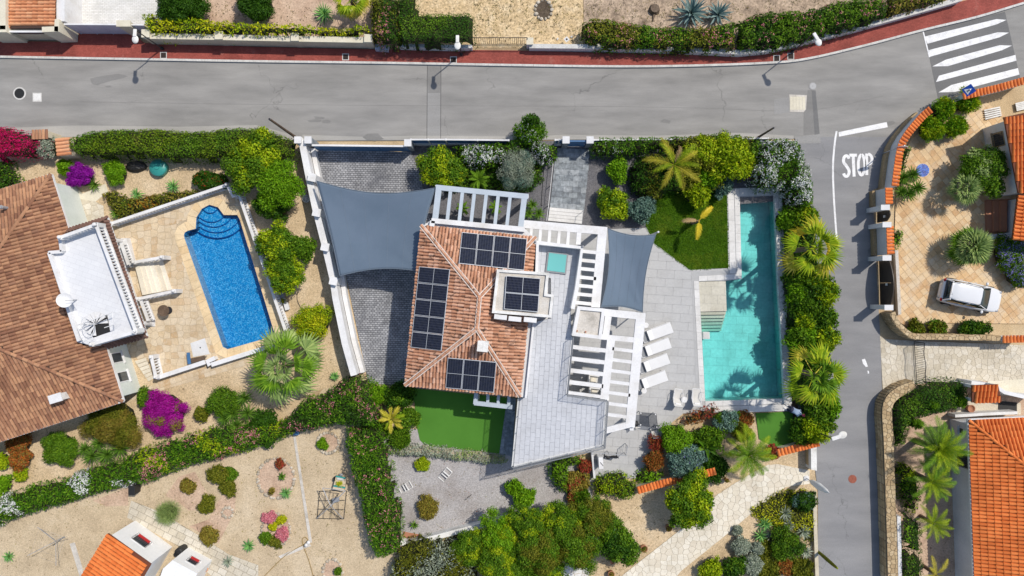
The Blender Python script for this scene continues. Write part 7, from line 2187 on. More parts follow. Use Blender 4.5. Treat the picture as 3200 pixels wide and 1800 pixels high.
def rotary(px,py,h,label):
 b = P(px,py,0); o = thing('rotary_dryer',b,label,'clothes dryer')
 MB().tube([b,b + Vector((0,0,h))],0.03,8).build('pole',M['metal'],o)
 for k in range(4):
  a = 0.45 + k * PI / 2; d = Vector((math.cos(a),math.sin(a),0))
  MB().tube([b + Vector((0,0,h * 0.62)),b + d * 1.45 + Vector((0,0,h + 0.35))],0.018,5).build('arm',M['metal'],o)
 for rr_ in (0.5,0.9,1.3):
  pts = [b + Vector((math.cos(0.45 + k * PI / 2),math.sin(0.45 + k * PI / 2),0)) * rr_ + Vector((0,0,h * 0.62 + (h * 0.38 + 0.35) * rr_ / 1.45)) for k in range(5)]
  MB().tube(pts,0.005,3).build('line',M['metal'],o)
rotary(*q30((650,1050)),1.5,'grey rotary clothes dryer on the sandy ground')
o = thing('garden_swing',P(1037,1565,0),'rusty steel swing seat frame without its canopy','swing')
K = lambda x,y,z: P(980 + x / 8.046,1460 + y / 8.046,z)
zt = 1.45
bs_ = [K(150,600,0.05),K(830,590,0.05),K(760,1300,0.05),K(90,1290,0.05)]
MB().tube([K(225,520,zt),K(425,960,zt),K(735,1290,0.3)],0.028,5).build('side_tube',M['metal'],o)
MB().tube([K(800,590,zt),K(430,970,zt),K(90,1280,0.3)],0.035,5).build('side_tube',M['metal'],o)
for i in range(4): MB().tube([bs_[i - 1],bs_[i]],0.02,5).build('base_tube',M['dark_metal'],o)
MB().tube([K(225,520,zt),K(800,590,zt)],0.022,5).build('top_bar',M['metal'],o)
for (a,b) in (((150,600),(640,1330)),((310,640),(250,1290)),((430,570),(390,810)),((120,840),(800,830)),((100,1050),(770,1065)),((510,640),(430,1300)),((600,650),(640,1320))):
 MB().tube([K(*a,0.25),K(*b,0.25)],0.015,4).build('strut',M['dark_metal'],o)
MB().prism([K(x,y,0.45).xy for x,y in ((470,790),(640,740),(650,860),(480,900))],0.43,0.46).build('seat_pan',M['grey_metal'],o)
o = thing('planter_cart',P(1066,1505,0),'blue garden cart with yellow flowers beside the swing frame','cart')
zc = 0.5
MB().prism([K(x,y,zc).xy for x,y in ((560,220),(820,260),(760,620),(470,560))],0.2,zc - 0.06).build('tray',M['flag_tan'],o)
for a,b in (((560,230),(800,280)),((500,470),(790,520))): MB().beam(K(*a,zc),K(*b,zc),0.10,0.12).build('crossbar',M['teal_plastic'],o)
MB().prism([K(x,y,zc).xy for x,y in ((595,255),(760,285),(755,335),(590,305))],zc,zc + 0.04).build('cushion',M['cushion'],o)
for x,y in ((520,300),(800,330)):
 b = K(x,y,0.15); MB().tube([b + Vector((-0.03,0,0)),b + Vector((0.03,0,0))],0.16,12).build('wheel',M['black'],o)
fm = FM(77); cF = K(650,420,0.55); p_ = np.array(cF) + fm.rng.normal(0,0.09,(220,3)) * np.array([1.2,1,0.4]); fm.leaves(p_,np.tile([0,0,1.0],(220,1)),0.07,0.05,0,(0,.5)); fm.build('flowers',[M['leaf_yellow']],o)
mb = MB(); ellipsoid(mb,K(690,190,0.45),0.15,0.10,0.08); mb.build('pot',M['grey_metal'],o,True)
def frame_chair(px,py,ang,label):
 c,T = frame_T(px,py,ang,-0.02); o = thing('folding_frame',c,label,'folding chair','collapsed folding chairs on the gravel')
 for y in (-0.25,0.25): MB().tube([T(-0.45,y,0.05),T(0.1,y,0.30),T(0.45,y,0.10)],0.018,5).build('side_tube',M['white_worn'],o)
 for x,z in ((-0.45,0.06),(-0.05,0.26),(0.15,0.28),(0.45,0.11)): MB().beam(T(x,-0.27,z),T(x,0.27,z),0.07,0.03).build('slat',M['white_worn'],o)
 for y in (-0.2,0.2): MB().tube([T(-0.1,y,0.24),T(0.05,y * 1.1,0.0)],0.015,5).build('leg',M['dark_metal'],o)
frame_chair(*q31((1905,425)),0.85,'white slatted folding chair lying on the grey gravel')
frame_chair(*q31((1505,550)),0.5,'weathered folding chair lying near the oleander hedge on the gravel')
o = thing('garden_tap',P(1460,1552,0),'small metal stand pipe on the grey gravel','tap'); c = P(*q31((2140,650)),0)
MB().tube([c,c + Vector((0,0,0.5)),c + Vector((0.15,0.05,0.52))],0.018,6).build('pipe',M['metal'],o); MB().tube([c + Vector((-0.1,-0.1,0.02)),c + Vector((0.2,0.15,0.02))],0.02,5).build('foot',M['dark_metal'],o)
o = thing('twin_globe_lamp',P(960,1703,0),'two white globes on a low post at the end of the edging strip','lamp')
for p in ((505,1138),(528,1112)):
 c = P(*q31(p),0.3); mb = MB(); ellipsoid(mb,c,0.13,0.13,0.13,0,16,10); mb.build('globe',M['white'],o,True); MB().tube([(c.x,c.y,-0.02),(c.x,c.y,0.2)],0.03,6).build('post',M['dark_metal'],o)
def hose(pts,label,mat='hose',r=0.022,z=0.02):
 sm = smooth_path(pts,8); o = thing('garden_hose',P(*pts[0],0),label,'hose')
 MB().tube([P(x,y,z) for x,y in sm],r,5).build('pipe',M[mat],o); c = P(*pts[-1],z); MB().tube([c,c + Vector((0.08,0.02,0.01))],r * 1.5,6).build('nozzle',M['dark_metal'],o)
hose(q31((85,1449),(300,1240),(480,1130),(520,1090),(495,1060),(465,1085),(480,1160),(530,1290),(575,1449)),'brown garden hose looped beside the globe lamps')
hose(q21((420,40),(415,120),(470,240)),'black irrigation pipe curving over the tan gravel above the yellow bush','black',0.02); hose(q21((590,520),(620,640),(618,700)),'black irrigation pipe below the yellow green bush','black',0.02)
hose(q12((330,150),(310,400),(295,620)),'black irrigation line on the dark gravel beside the slate path','black',0.015)
o = thing('path_rope_fence',P(1725,560,0),'low white rope fence along the slate path','fence')
ps = [P(*q12(p),0.55) for p in ((405,120),(412,205),(390,410),(368,612),(350,765))]
MB().tube(ps,0.02,6).build('rail',M['white'],o)
for p in ps[1:]: MB().tube([(p.x,p.y,-0.02),p],0.03,8).build('post',M['white'],o)
o = thing('step_handrail',P(1823,680,0),'thin steel handrail beside the entrance steps','handrail')
ps = [P(*q12(p),0.9) for p in ((718,670),(705,800))]; MB().tube(ps,0.02,6).build('rail',M['grey_metal'],o)
for p in ps: MB().tube([(p.x,p.y,0),p],0.018,6).build('post',M['grey_metal'],o)
o = thing('traffic_cone',P(1732,496,0),'small yellow marker post beside the slate path','marker'); c = P(1732,496,0.4); MB().lathe((c.x,c.y,0),[(0.10,0),(0.09,0.3),(0.05,0.5)],10).build('body',M['leaf_yellow'],o); MB().lathe((c.x,c.y,0),[(0.16,0),(0.15,0.03)],12).build('foot',M['black'],o)
o = thing('mosaic_table',P(2883,533,0),'round blue mosaic table by the yuccas on the terracotta drive','table')
c = P(2884,532,0.75); M['blue_mosaic'] = pieces('blue_mosaic',[(0.004,0.025,0.22),(0.01,0.08,0.42),(0.04,0.16,0.55)],0.3,(30.0,0.4),0.1); crazy(o,[(c.x + 0.45 * math.cos(k * PI / 12),c.y + 0.45 * math.sin(k * PI / 12)) for k in range(24)],0.75,0.13,0.012,M['blue_mosaic'],'mosaic_piece',0.02,300,9)
MB().lathe((c.x,c.y,0.69),[(0.46,0),(0.46,0.045)],26).build('top',M['greywall'],o); MB().tube([(c.x,c.y,0.02),(c.x,c.y,0.69)],0.05,8).build('stem',M['greywall'],o)
def pot(px,py,r,label,leaf=None,mat='clay',h=0.4):
 c = P(px,py,h); o = thing('plant_pot',(c.x,c.y,0),label,'plant pot',None)
 MB().lathe((c.x,c.y,-0.02),[(r * 0.7,0),(r * 0.95,h * 0.85),(r,h),(r * 0.82,h),(r * 0.8,h - 0.06)],18).build('pot',M[mat],o,True)
 if leaf:
  fm = FM(nseed()); n = 130; p = np.array([c.x,c.y,h]) + fm.rng.normal(0,1,(n,3)) * np.array([r * 0.35,r * 0.35,0.06]); fm.leaves(p,np.tile([0,0,1.0],(n,1)),0.12,0.05,0,(0.3,1.5)); fm.build('plant',[M[leaf]],o)
pot(*q32((1580,972)),0.24,'clay pot with a wilted plant below the lemon tree','leaf_brown'); pot(*q32((1330,1178)),0.26,'clay pot with a small plant beside the stone path','leaf_olive'); pot(*q32((1000,1435)),0.24,'clay pot cut by the lower edge of the picture','leaf_brown')
pot(*q32((2165,490)),0.16,'small clay pot under the feather palm','leaf_brown'); pot(*q32((1010,1310)),0.16,'small clay pot below the dark citrus tree'); pot(*q23((2050,1215)),0.27,'large clay ring pot in the stone courtyard')
pot(*q21((275,130)),0.22,'pale pot by the balustrade of the blue pool','leaf_olive','white_worn',0.3)
def bin_(px,py,sx,sy,h,mat,label,rz=0.0,name='waste_bin'):
 c = P(px,py,h); o = thing(name,(c.x,c.y,0),label,'bin'); bevel(MB().box(c,sx,sy,-0.02,h - 0.06,rz).build('body',M[mat],o),0.03); bevel(MB().box(c,sx * 1.08,sy * 1.08,h - 0.058,h,rz).build('lid',M[mat],o),0.02)
 MB().box((c.x,c.y + sy * 0.6),sx * 0.7,0.04,h - 0.1,h - 0.04,rz).build('handle',M[mat],o)
bin_(*q30((1322,590)),0.42,0.60,0.8,'black','black wheeled bin under the white flowering hedge')
bin_(*q21((305,188)),0.28,0.45,0.3,'greywall','grey crate beside the pot by the balustrade',0.25,'crate'); bin_(*q21((258,75)),0.28,0.35,0.3,'grey_metal','dark grey crate above the pot by the balustrade',0.25,'crate')
bin_(*q31((400,15)),0.34,0.25,0.4,'bluegrey','small blue grey box under the oleander hedge',0.1,'meter_box')
o = thing('water_butt',P(555,1725,0),'black round water butt beside the small white house','barrel'); c = P(*q30((1800,1205)),0.8)
MB().lathe((c.x,c.y,-0.02),[(0.24,0),(0.29,0.4),(0.26,0.8),(0.27,0.84),(0.1,0.86)],20).build('barrel',M['black'],o,True); c = P(*q30((1770,1235)),0.5); MB().lathe((c.x,c.y,0),[(0.15,0),(0.17,0.5)],14).build('bucket',M['black'],o)
side_chair(*q30((1960,1365)),-0.5,'dark wooden chair on the grey flagstones','wood','wood',None,0.01)
o = thing('patio_table',P(560,1760,0),'white patio table against the small white house','table'); tp = [P(*q30(p),0.72).xy for p in ((1740,1290),(1790,1255),(1925,1335),(1890,1370))]
MB().prism(tp,0.69,0.72,0,True).build('top',M['white'],o)
for p in tp: MB().tube([(p.x * 0.998,p.y * 0.998,0.01),(p.x * 0.998,p.y * 0.998,0.69)],0.025,6).build('leg',M['white'],o)
o = thing('coiled_hose',P(640,1780,0),'orange coiled hose reel on the grey flagstones','hose'); c = P(*q30((2065,1385)),0.3)
for k in range(4): MB().tube([c + Vector((0.16 * math.cos(t * PI / 8),0.16 * math.sin(t * PI / 8),0.03 * k - 0.1)) for t in range(17)],0.02,5,cap=False).build('loop',M['tile_salmon'],o)
MB().tube([(c.x,c.y,0),(c.x,c.y,0.3)],0.03,6).build('stand',M['wood'],o)
def rock_ring(px,py,rx,ry,label,n,soil='soil_pink',seed=1):
 r = random.Random(seed); o = thing('stone_ring',P(px,py,-0.03),label,'flower bed')
 MB().prism([P(px + rx * math.cos(k * PI / 12),py + ry * math.sin(k * PI / 12),0).xy for k in range(24)],-0.06,0.02).build('soil',M[soil],o)
 for k in range(n):
  a = 2 * PI * k / n + r.uniform(-0.05,0.05); c = P(px + rx * math.cos(a),py + ry * math.sin(a),0.05); mb = MB(); rr_ = r.uniform(0.10,0.17)
  ellipsoid(mb,(c.x,c.y,0.03),rr_,rr_ * r.uniform(0.7,1.0),rr_ * 0.7,r.uniform(0,3),7,4); mb.v = [(x + r.uniform(-.02,.02),y + r.uniform(-.02,.02),z) for x,y,z in mb.v]; mb.build('rock',M['rock'],o)
rock_ring(*q31((200,465)),57,62,'large round bed ringed with tan rocks in the sandy garden',34,seed=2); rock_ring(*q31((725,110)),33,32,'small round bed ringed with rocks near the oleander hedge',22,seed=3)
rock_ring(*q31((200,985)),44,50,'flower bed ringed with pale rocks full of pink and yellow flowers',28,seed=4); rock_ring(*q31((770,1410)),30,40,'stone ringed bed cut by the lower edge',20,seed=5)
rock_ring(*q02((318,95)),26,30,'ring of broken slabs round a white stump in the yellow gravel',14,'soil_dark',6); rock_ring(*q30((2290,810)),17,16,'little ring of white stones beside the gravel path',10,seed=7)
def rocks(pts,label,rlo=0.1,rhi=0.2,mat='rock',name='rock',cat='rock',seed=1):
 r = random.Random(seed)
 for i,(x,y) in enumerate(pts):
  rr_ = r.uniform(rlo,rhi); c = P(x,y,0.05); mb = MB(); ellipsoid(mb,(c.x,c.y,0.02),rr_,rr_ * r.uniform(0.6,1.0),rr_ * 0.7,r.uniform(0,3),8,5); mb.v = [(a + r.uniform(-.03,.03),b + r.uniform(-.03,.03),max(z,-0.03)) for a,b,z in mb.v]
  tag(mb.build(name,M[mat]),('upper ','lower ')[i] + label if seed == 3 else ('left ','right ')[i] + label,cat,'loose garden rocks')
rocks(q21((905,695),(925,770)),'tan boulder at the foot of the long white wall',0.22,0.28,seed=3)
rocks(q02((460,390),(600,368)),'white stone by the wall of the yellow gravel garden',0.08,0.12,'white_worn',seed=4)
o = thing('house_number_tile',P(1770,122,0),'white number tile leaning behind the pale wall','tile'); c = P(*q02((550,395)),0.5); MB().box(c,0.3,0.3,0.46,0.5,0.7).build('plate',M['white'],o); MB().lathe((c.x,c.y,0.501),[(0.07,0),(0.06,0.004)],12).build('emblem',M['black'],o)
o = thing('stump',P(2048,24,0),'old grey tree stump among the dry soil','stump'); c = P(*q02((1440,80)),0.3); MB().lathe((c.x,c.y,-0.05),[(0.42,0),(0.33,0.2),(0.30,0.34),(0.05,0.33)],11).build('trunk',M['bark'],o); MB().tube([(c.x,c.y - 0.2,0.0),(c.x - 0.1,c.y - 0.8,0.02)],[0.14,0.04],6).build('root',M['bark'],o)
for i,pts in enumerate((q03((2175,1105),(2335,1072),(2355,1170),(2190,1212)),q03((2490,1040),(2600,1015),(2620,1095),(2505,1122)))):
 o = thing('slatted_pallet',P(*pts[0],0),('white','partly hidden grey')[i] + ' slatted pallet lying beside the corner house','pallet')
 for k in range(5): MB().beam(P(*lerp2(pts[0],pts[3],(k + 0.3) / 5),0.14),P(*lerp2(pts[1],pts[2],(k + 0.3) / 5),0.14),0.10,0.03).build('slat',M['white_worn'],o)
 for t in (0.1,0.9): MB().beam(P(*lerp2(pts[0],pts[1],t),0.10),P(*lerp2(pts[3],pts[2],t),0.10),0.08,0.1).build('bearer',M['wood'],o)
for i,(x,y,w_,h_) in enumerate(((45,425,24,14),(178,458,14,36))):
 o = thing('tiled_pier',P(x,y,0),('brown','orange')[i] + ' tile topped gate pier beside the crimson bougainvillea','pillar');
 if i == 0: tile_cap(o,[(98,421),(150,419)],1.4,0.45,M['tile_brown'],M['cream'])
 else: tile_cap(o,[(196,430),(202,486)],1.5,0.75,M['tile_salmon'],M['cream'])
# ================================================================ VEGETATION
B,D,Md,Li,Ol = 'leaf_bright','leaf_dark','leaf_mid','leaf_lime','leaf_olive'
YE = dict(L=0.24,Wd=0.075,lift=(0.4,1.4),dens=204)
OLE = dict(L=0.24,Wd=0.055,lift=(0.3,1.1))
FINE = dict(L=0.125,Wd=0.06)
BIG = dict(L=0.30,Wd=0.09,dens=100)
mass([(446,48),(480,42),(505,62),(660,66),(800,76),(960,80),(1085,84),(1150,80),(1150,114),(1000,114),(800,112),(640,112),(480,112),(455,100)],1.75,'leaf_yellow','yellow green spiky hedge on top of the cream wall',edge=0.35,lump=0.12,leaf2=Li,mix2=0.4,**YE)
mass(q01((1640,115),(2170,125),(2215,250),(2205,400),(2170,450),(1500,460),(1430,420),(1400,200),(1415,-60),(1600,-60)),1.9,D,'clipped dark green hedge behind the street lamp',edge=0.35,lump=0.06,leaf2=Md,mix2=0.4,**FINE)
mass(q01((1130,-60),(1410,-60),(1465,430),(1400,460),(1250,465),(1165,400),(1150,200)),1.9,Ol,'pink flowering oleander between the yellow hedge and the clipped hedge',cat='shrub',name='oleander',flower='pink_petal',fl=14,leaf2=D,mix2=0.5)
PK = dict(flower='pink_petal',fsize=.075,edge=0.4,lump=0.12)
mass(q02((710,230),(780,185),(1000,185),(1180,200),(1330,230),(1560,265),(1700,262),(2050,255),(2250,210),(2260,505),(1950,505),(1700,500),(1400,488),(950,480),(780,440),(710,380)),1.6,'leaf_oleander','long flowering hedge below the blue agaves',fl=7,fpatch=0.6,leaf2=Ol,mix2=0.55,**PK)
mass(q02((2260,205),(2450,140),(2600,110)) + q03((330,105),(600,40),(750,0),(1000,-30),(1180,-40),(1190,190),(800,300),(450,405),(300,440),(0,485)) + [q02((2300,508))],1.7,Md,'flowering hedge behind the street lamp at the bend',fl=5,fpatch=0.6,leaf2=D,**PK)
mass(q03((1185,190),(1180,-60),(1500,-80),(2000,-60),(1600,68),(1400,130)),1.5,Ol,'brownish flowering hedge at the top right edge',fl=4,fpatch=0.5,leaf2='leaf_brown',mix2=0.5,**PK)
mass([(216,440),(235,415),(290,400),(380,398),(470,398),(590,405),(700,396),(800,395),(840,402),(880,420),(922,445),(915,500),(860,500),(715,497),(600,500),(480,495),(370,488),(235,490),(214,465)],2.0,'leaf_hedge','long clipped hedge with brown patches along the street',edge=0.45,lump=0.10,leaf2=Md,mix2=0.3,dens=384,**FINE)
W_ = dict(flower='white_petal'); P_ = dict(flower='pink_petal')
mass([(-30,1655),(0,1550),(95,1522),(190,1503),(280,1465),(372,1445),(415,1420),(420,1500),(400,1515),(300,1545),(200,1575),(90,1605),(0,1635)],1.5,'leaf_oleander','oleander hedge with white blossom above the sandy garden',edge=0.5,lump=0.12,fl=16,fpatch=0.22,fsize=0.11,**W_,**OLE)
mass([(412,1422),(435,1405),(530,1385),(625,1350),(740,1330),(800,1330),(900,1320),(920,1350),(860,1380),(760,1415),(650,1440),(550,1470),(440,1515),(415,1500)],1.5,'leaf_oleander','oleander hedge with pink blossom left of the large fan palm',edge=0.5,lump=0.12,fl=12,fsize=.08,fpatch=0.35,leaf2=Li,mix2=0.2,**P_,**OLE)
mass([(860,1372),(870,1335),(950,1250),(1010,1235),(1080,1185),(1110,1172),(1150,1190),(1185,1290),(1180,1340),(1090,1330),(1030,1330),(960,1350),(900,1350)],1.8,'leaf_oleander','pink oleander clump at the foot of the long white wall',name='oleander',cat='shrub',edge=0.5,lump=0.15,fl=12,fsize=.075,fpatch=0.5,leaf2=D,mix2=0.3,**P_,**OLE)
mass(q31((890,-40),(1290,-40),(1310,100),(1330,330),(1380,560),(1440,800),(1460,1060),(1400,1220),(1220,1300),(1130,1120),(1070,850),(1030,620),(960,400),(900,180)),1.8,'leaf_oleander','tall pink oleander hedge between the sandy garden and the gravel yard',edge=0.5,lump=0.14,fl=8,fsize=.08,fpatch=0.6,**P_,**OLE)
shrub(565,16,74,1.9,D,'large dark rounded shrub beside the white driveway',dens=322,cr=0.25,**FINE); shrub(797,10,58,1.9,D,'dark rounded shrub at the top edge behind the yellow hedge',dens=322,cr=0.25,**FINE)
mass([(-30,392),(20,393),(62,406),(112,428),(137,448),(120,472),(88,490),(48,498),(-30,498)],1.8,'crimson','bright crimson bougainvillea at the left edge of the street',name='bougainvillea',cat='shrub',lump=0.2,dens=434,L=0.09,Wd=0.07)
shrub(150,460,32,1.5,'leaf_silver','silvery pink shrub beside the crimson bougainvillea',flower='pink_petal',fn=6,**FINE)
mass([(-30,505),(30,498),(48,540),(65,575),(30,592),(-30,600)],0.9,D,'dark green planting in the shade at the left edge',cat='shrub',name='shrub',leaf2=Md)
shrub(205,523,25,0.8,B,'small round lime green ball bush left of the purple bush',lobe=0.02,dens=496,**FINE); shrub(248,549,40,1.1,'violet','small purple bougainvillea below the long clipped hedge',name='bougainvillea',dens=434,L=0.08,Wd=0.06); shrub(360,538,37,0.9,B,'round bright green bush left of the black tarpaulin',dens=372,**FINE)
mass(q10((1000,490),(1150,480),(1280,540),(1500,520),(1640,490),(1800,480),(1960,470),(1960,520),(1500,650),(1200,740),(1140,700),(1080,600)),0.55,Ol,'mixed border of low shrubs along the planted balustrade',cat='shrub',name='flower_border',flower='orange_petal',fl=5,leaf2='leaf_brown',mix2=0.35)
shrub(655,565,50,0.9,D,'loose hibiscus bush with red flowers by the terrace corner',ry=32,flower='red_petal',fn=5,dens=200)
shrub(800,512,88,2.6,Li,'yellow green citrus tree at the end of the long hedge',name='citrus_tree',cat='tree',trunk=True,leaf2=Md,mix2=0.4,cr=0.26); shrub(853,640,52,1.9,D,'dark shrub under the bright green tree by the white wall',leaf2=Md,mix2=.4); shrub(882,585,72,3.0,B,'bright green feathery tree beside the white driveway wall',name='pepper_tree',cat='tree',trunk=True,cr=0.3,**OLE)
shrub(880,762,64,2.3,Md,'lemon tree nearest the planted corner of the blue pool',name='lemon_tree',cat='tree',trunk=True,leaf2=Li,mix2=0.35,cr=0.28); shrub(957,780,36,1.8,Md,'small citrus bush pressed between lemon trees and white wall',name='lemon_tree',cat='tree',trunk=True); shrub(895,856,58,2.2,Md,'lower lemon tree beside the blue pool balustrade',name='lemon_tree',cat='tree',trunk=True,leaf2=Li,mix2=0.3)
shrub(977,1009,60,1.5,Li,'yellow green rounded bush on the tan gravel',leaf2='leaf_yellow',mix2=0.4,**FINE)
shrub(512,1291,72,1.4,'purple','large round magenta bougainvillea below the brown roof',name='bougainvillea',lobe=.06,dens=403,L=0.08,Wd=0.06,leaf2='leaf_brown',mix2=0.12,cr=0.22); shrub(462,1243,30,1.1,Md,'green bush behind the magenta bougainvillea',dens=186)
shrub(695,1258,52,1.2,Md,'bright green shrub left of the large fan palm',**FINE); shrub(629,1294,23,0.7,Ol,'small olive bush between bougainvillea and yuccas'); shrub(352,1322,80,1.6,'leaf_brown','spreading brown green needle shrub under the brown roof',leaf2=Ol,mix2=0.5,L=0.22,Wd=0.03,dens=310)
shrub(188,1403,52,1.2,Md,'clipped round green ball shrub near the lower left roof corner',lobe=0.02,dens=496,cr=0.3,**FINE); shrub(64,1430,34,0.8,'leaf_rust','orange flowering bush at the lower left',flower='orange_petal',fn=18); shrub(58,1385,36,0.9,'leaf_rust','rust red shrub in the shade of the brown roof'); shrub(65,1479,22,0.5,Li,'small lime plant on the sandy strip',dens=186); shrub(4,1440,26,0.8,Li,'lime shrub at the left edge beside the orange bush'); shrub(4,1518,28,0.9,B,'green shrub at the left edge above the oleander hedge')
shrub(824,1336,50,0.9,D,'dark bush under the fan palm beside the oleanders',leaf2=Md)
shrub(525,1603,29,0.8,'palm_grey','tuft of grey green ornamental grass by the flagstone path',name='grass_tuft',cat='grass tuft',L=0.5,Wd=0.012,dens=260,lift=(0.8,2.5)); shrub(647,1577,28,0.5,Ol,'olive green cushion shrub in the soil bed',dens=310,**FINE)
for x,y,r,l,t in ((683,1482,32,Ol,'upper straggly olive shrub in the dry bed'),(718,1480,24,Md,'straggly green shrub beside the concrete edging strip'),(712,1524,28,Ol,'lower straggly shrub in the dry bed'),(588,1520,24,'leaf_brown','sparse dry plant on the pale soil'),(652,1675,30,'leaf_brown','dry brown tuft beside the flagstone path'),(875,1449,14,'leaf_red','small dark red plant in the large rock ring'),(1008,1388,17,B,'small green plant in the small rock ring'),(840,1618,20,'pink_petal','pink flowering cushion in the rock ringed bed'),(880,1625,14,'leaf_yellow','yellow cushion plant at the top of the rock ringed bed'),(853,1645,13,'leaf_yellow','yellow cushion plant in the middle of the rock ringed bed'),(885,1668,20,'pink_petal','pink flowers at the right of the rock ringed bed'),(830,1680,18,Md,'green plant at the left of the rock ringed bed'),(860,1695,20,Ol,'olive cushion at the bottom of the rock ringed bed'),(1056,1785,12,Md,'small plant in the bed cut by the lower edge'),(1337,1586,36,'leaf_brown','grey brown dry bush on the gravel yard'),(1320,1451,22,Li,'small lime bush on the gravel yard'),(848,1536,10,'leaf_brown','tiny withered plant in the large rock ring')):
 shrub(x,y,r,0.45 if r < 30 else 0.7,l,t,name='cushion_plant' if r < 24 else 'shrub',cat='plant' if r < 24 else 'shrub',dens=260 if l in (Ol,'leaf_brown') else 420,**FINE)
mass(q31((1290,130),(1420,110),(1600,130),(1760,150),(2000,180),(2170,180),(2250,210),(2500,240),(2510,310),(2300,330),(2100,295),(1850,270),(1640,245),(1480,245),(1300,220)),0.5,'leaf_silver','silver grey groundcover strip along the artificial turf',name='groundcover',cat='groundcover',edge=0.3,lump=0.12,dens=420,L=0.14,Wd=0.05,leaf2='palm_grey',mix2=.25,twig_shade='twig_dry')
shrub(1247,1232,46,1.6,D,'dark shrub below the lower left roof corner of the villa',leaf2=Md,mix2=.3); shrub(1278,1304,32,1.0,Md,'green shrub right of the small yellow palm'); shrub(1172,1235,36,1.2,B,'bright shrub at the lower end of the white driveway wall',**OLE); shrub(1253,1368,34,0.8,Md,'green shrub at the left corner of the artificial turf',**OLE); shrub(1200,1345,24,.8,Md,'small shrub left of the silver groundcover',**OLE)
mass([(1225,1780),(1245,1710),(1300,1690),(1400,1690),(1440,1680),(1490,1720),(1500,1840),(1220,1840)],1.6,Ol,'grey olive shrubs at the lower edge of the gravel yard',cat='shrub',name='shrub',leaf2='leaf_silver',mix2=0.35,lump=0.25,**OLE)
for x,y,r,h,l,t in ((1478,1712,62,2.2,Md,'leftmost tree of the thicket below the white yard wall'),(1560,1668,66,2.6,B,'tree of the thicket touching the middle of the white yard wall'),(1570,1765,80,2.8,Md,'lower left tree of the thicket, cut by the picture edge'),(1655,1632,64,2.8,Md,'tree of the thicket at the right end of the white yard wall'),(1680,1715,80,3.2,Ol,'olive tree in the middle of the thicket'),(1755,1628,66,2.8,Md,'upper tree in the middle of the thicket'),(1795,1700,74,3.0,Ol,'olive tree of the thicket left of the dark citrus'),(1858,1610,66,2.8,Ol,'rightmost tree of the thicket beside the sandy patch'),(1700,1790,66,2.6,Md,'tree of the thicket above the white stone patio')):
 shrub(x,y,r,h,l,t,name='tree',cat='tree',trunk=True,group='trees of the thicket below the yard',leaf2=Li if l != Ol else Md,mix2=.3 if l != Ol else .6,cr=.24,dens=347,**FINE)
shrub(1926,1690,66,2.4,Md,'dark green citrus tree above the pale stone path',name='citrus_tree',cat='tree',trunk=True,leaf2=D,mix2=0.4,cr=0.26); shrub(2152,1566,82,2.6,Li,'large yellow green lemon tree beside the pale stone path',name='lemon_tree',cat='tree',trunk=True,leaf2=Md,mix2=0.35,cr=0.22)
mass(q32((800,490),(900,445),(1080,420),(1230,480),(1250,600),(1200,690),(1050,660),(900,650),(820,580)),1.0,Li,'lime green bushes below the lower deck',cat='shrub',name='shrub',leaf2=Md,mix2=.5,lump=0.2,**OLE); mass(q32((1270,430),(1400,355),(1550,440),(1480,525),(1280,535)),0.9,B,'bright leafy bush right of the lower deck',cat='shrub',name='shrub',lump=0.15)
mass(q32((370,380),(450,230),(560,215),(700,265),(690,330),(560,345),(575,560),(510,615),(420,530)),0.9,B,'curved green bush between the gravel yard and the steel railing',cat='shrub',name='shrub',lump=0.15,leaf2=Md,**OLE); shrub(1828,1457,22,0.6,'leaf_red','small red leaved shrub beside the white cabinet'); shrub(1800,1518,44,0.6,'leaf_brown','reddish dry planting left of the lime bushes',leaf2='leaf_red',mix2=.4,dens=220); shrub(1820,1548,26,0.7,Md,'small green shrub at the foot of the lime bushes',**OLE)
shrub(1610,1524,27,0.9,B,'upper of the two bright bushes on the gravel yard'); shrub(1642,1555,30,0.9,B,'lower of the two bright bushes on the gravel yard')
mass(q22((1700,1350),(1880,1240),(2060,1185),(2140,1240),(2010,1310),(1850,1370)),1.0,'leaf_red','red tipped shrub at the end of the pool deck',cat='shrub',name='shrub',leaf2='leaf_rust',mix2=.5,lump=.15,**OLE)
shrub(2112,1372,52,1.6,B,'bright green feathery shrub in the mixed bed below the pool',**FINE); shrub(2268,1316,38,1.0,'leaf_blue','blue green shrub below the pool coping',leaf2=Md,mix2=.3); shrub(2143,1440,58,1.6,'leaf_blue','grey blue shrub with lilac flowers above the tiled wall',flower='lilac_petal',fn=14,fspots=0.35); shrub(2050,1385,22,1.0,'leaf_red','upper red shrub at the edge of the lower deck',**OLE); shrub(2043,1438,30,1.1,'leaf_rust','lower rust red shrub at the edge of the lower deck',**OLE); shrub(2325,1308,24,0.6,'leaf_rust','small rust coloured plant beside the small turf'); shrub(2318,1350,30,0.9,Ol,'olive shrub left of the small turf patch'); shrub(2230,1462,42,.8,D,'dark shrub under the banana leaves'); shrub(2416,1413,22,0.8,'leaf_red','small red flowering shrub beside the orange capped wall'); shrub(2215,1370,44,1.3,Md,'mid green shrub behind the banana plant',**BIG)
mass([(2380,445),(2440,428),(2490,440),(2512,480),(2532,540),(2548,600),(2545,655),(2495,655),(2470,620),(2450,590),(2380,588),(2345,545)],2.0,'leaf_oleander','white flowering oleanders at the corner of pool and side street',name='oleander',cat='shrub',fl=46,fpatch=0.75,fsize=0.105,lump=.25,edge=.6,**W_,**OLE)
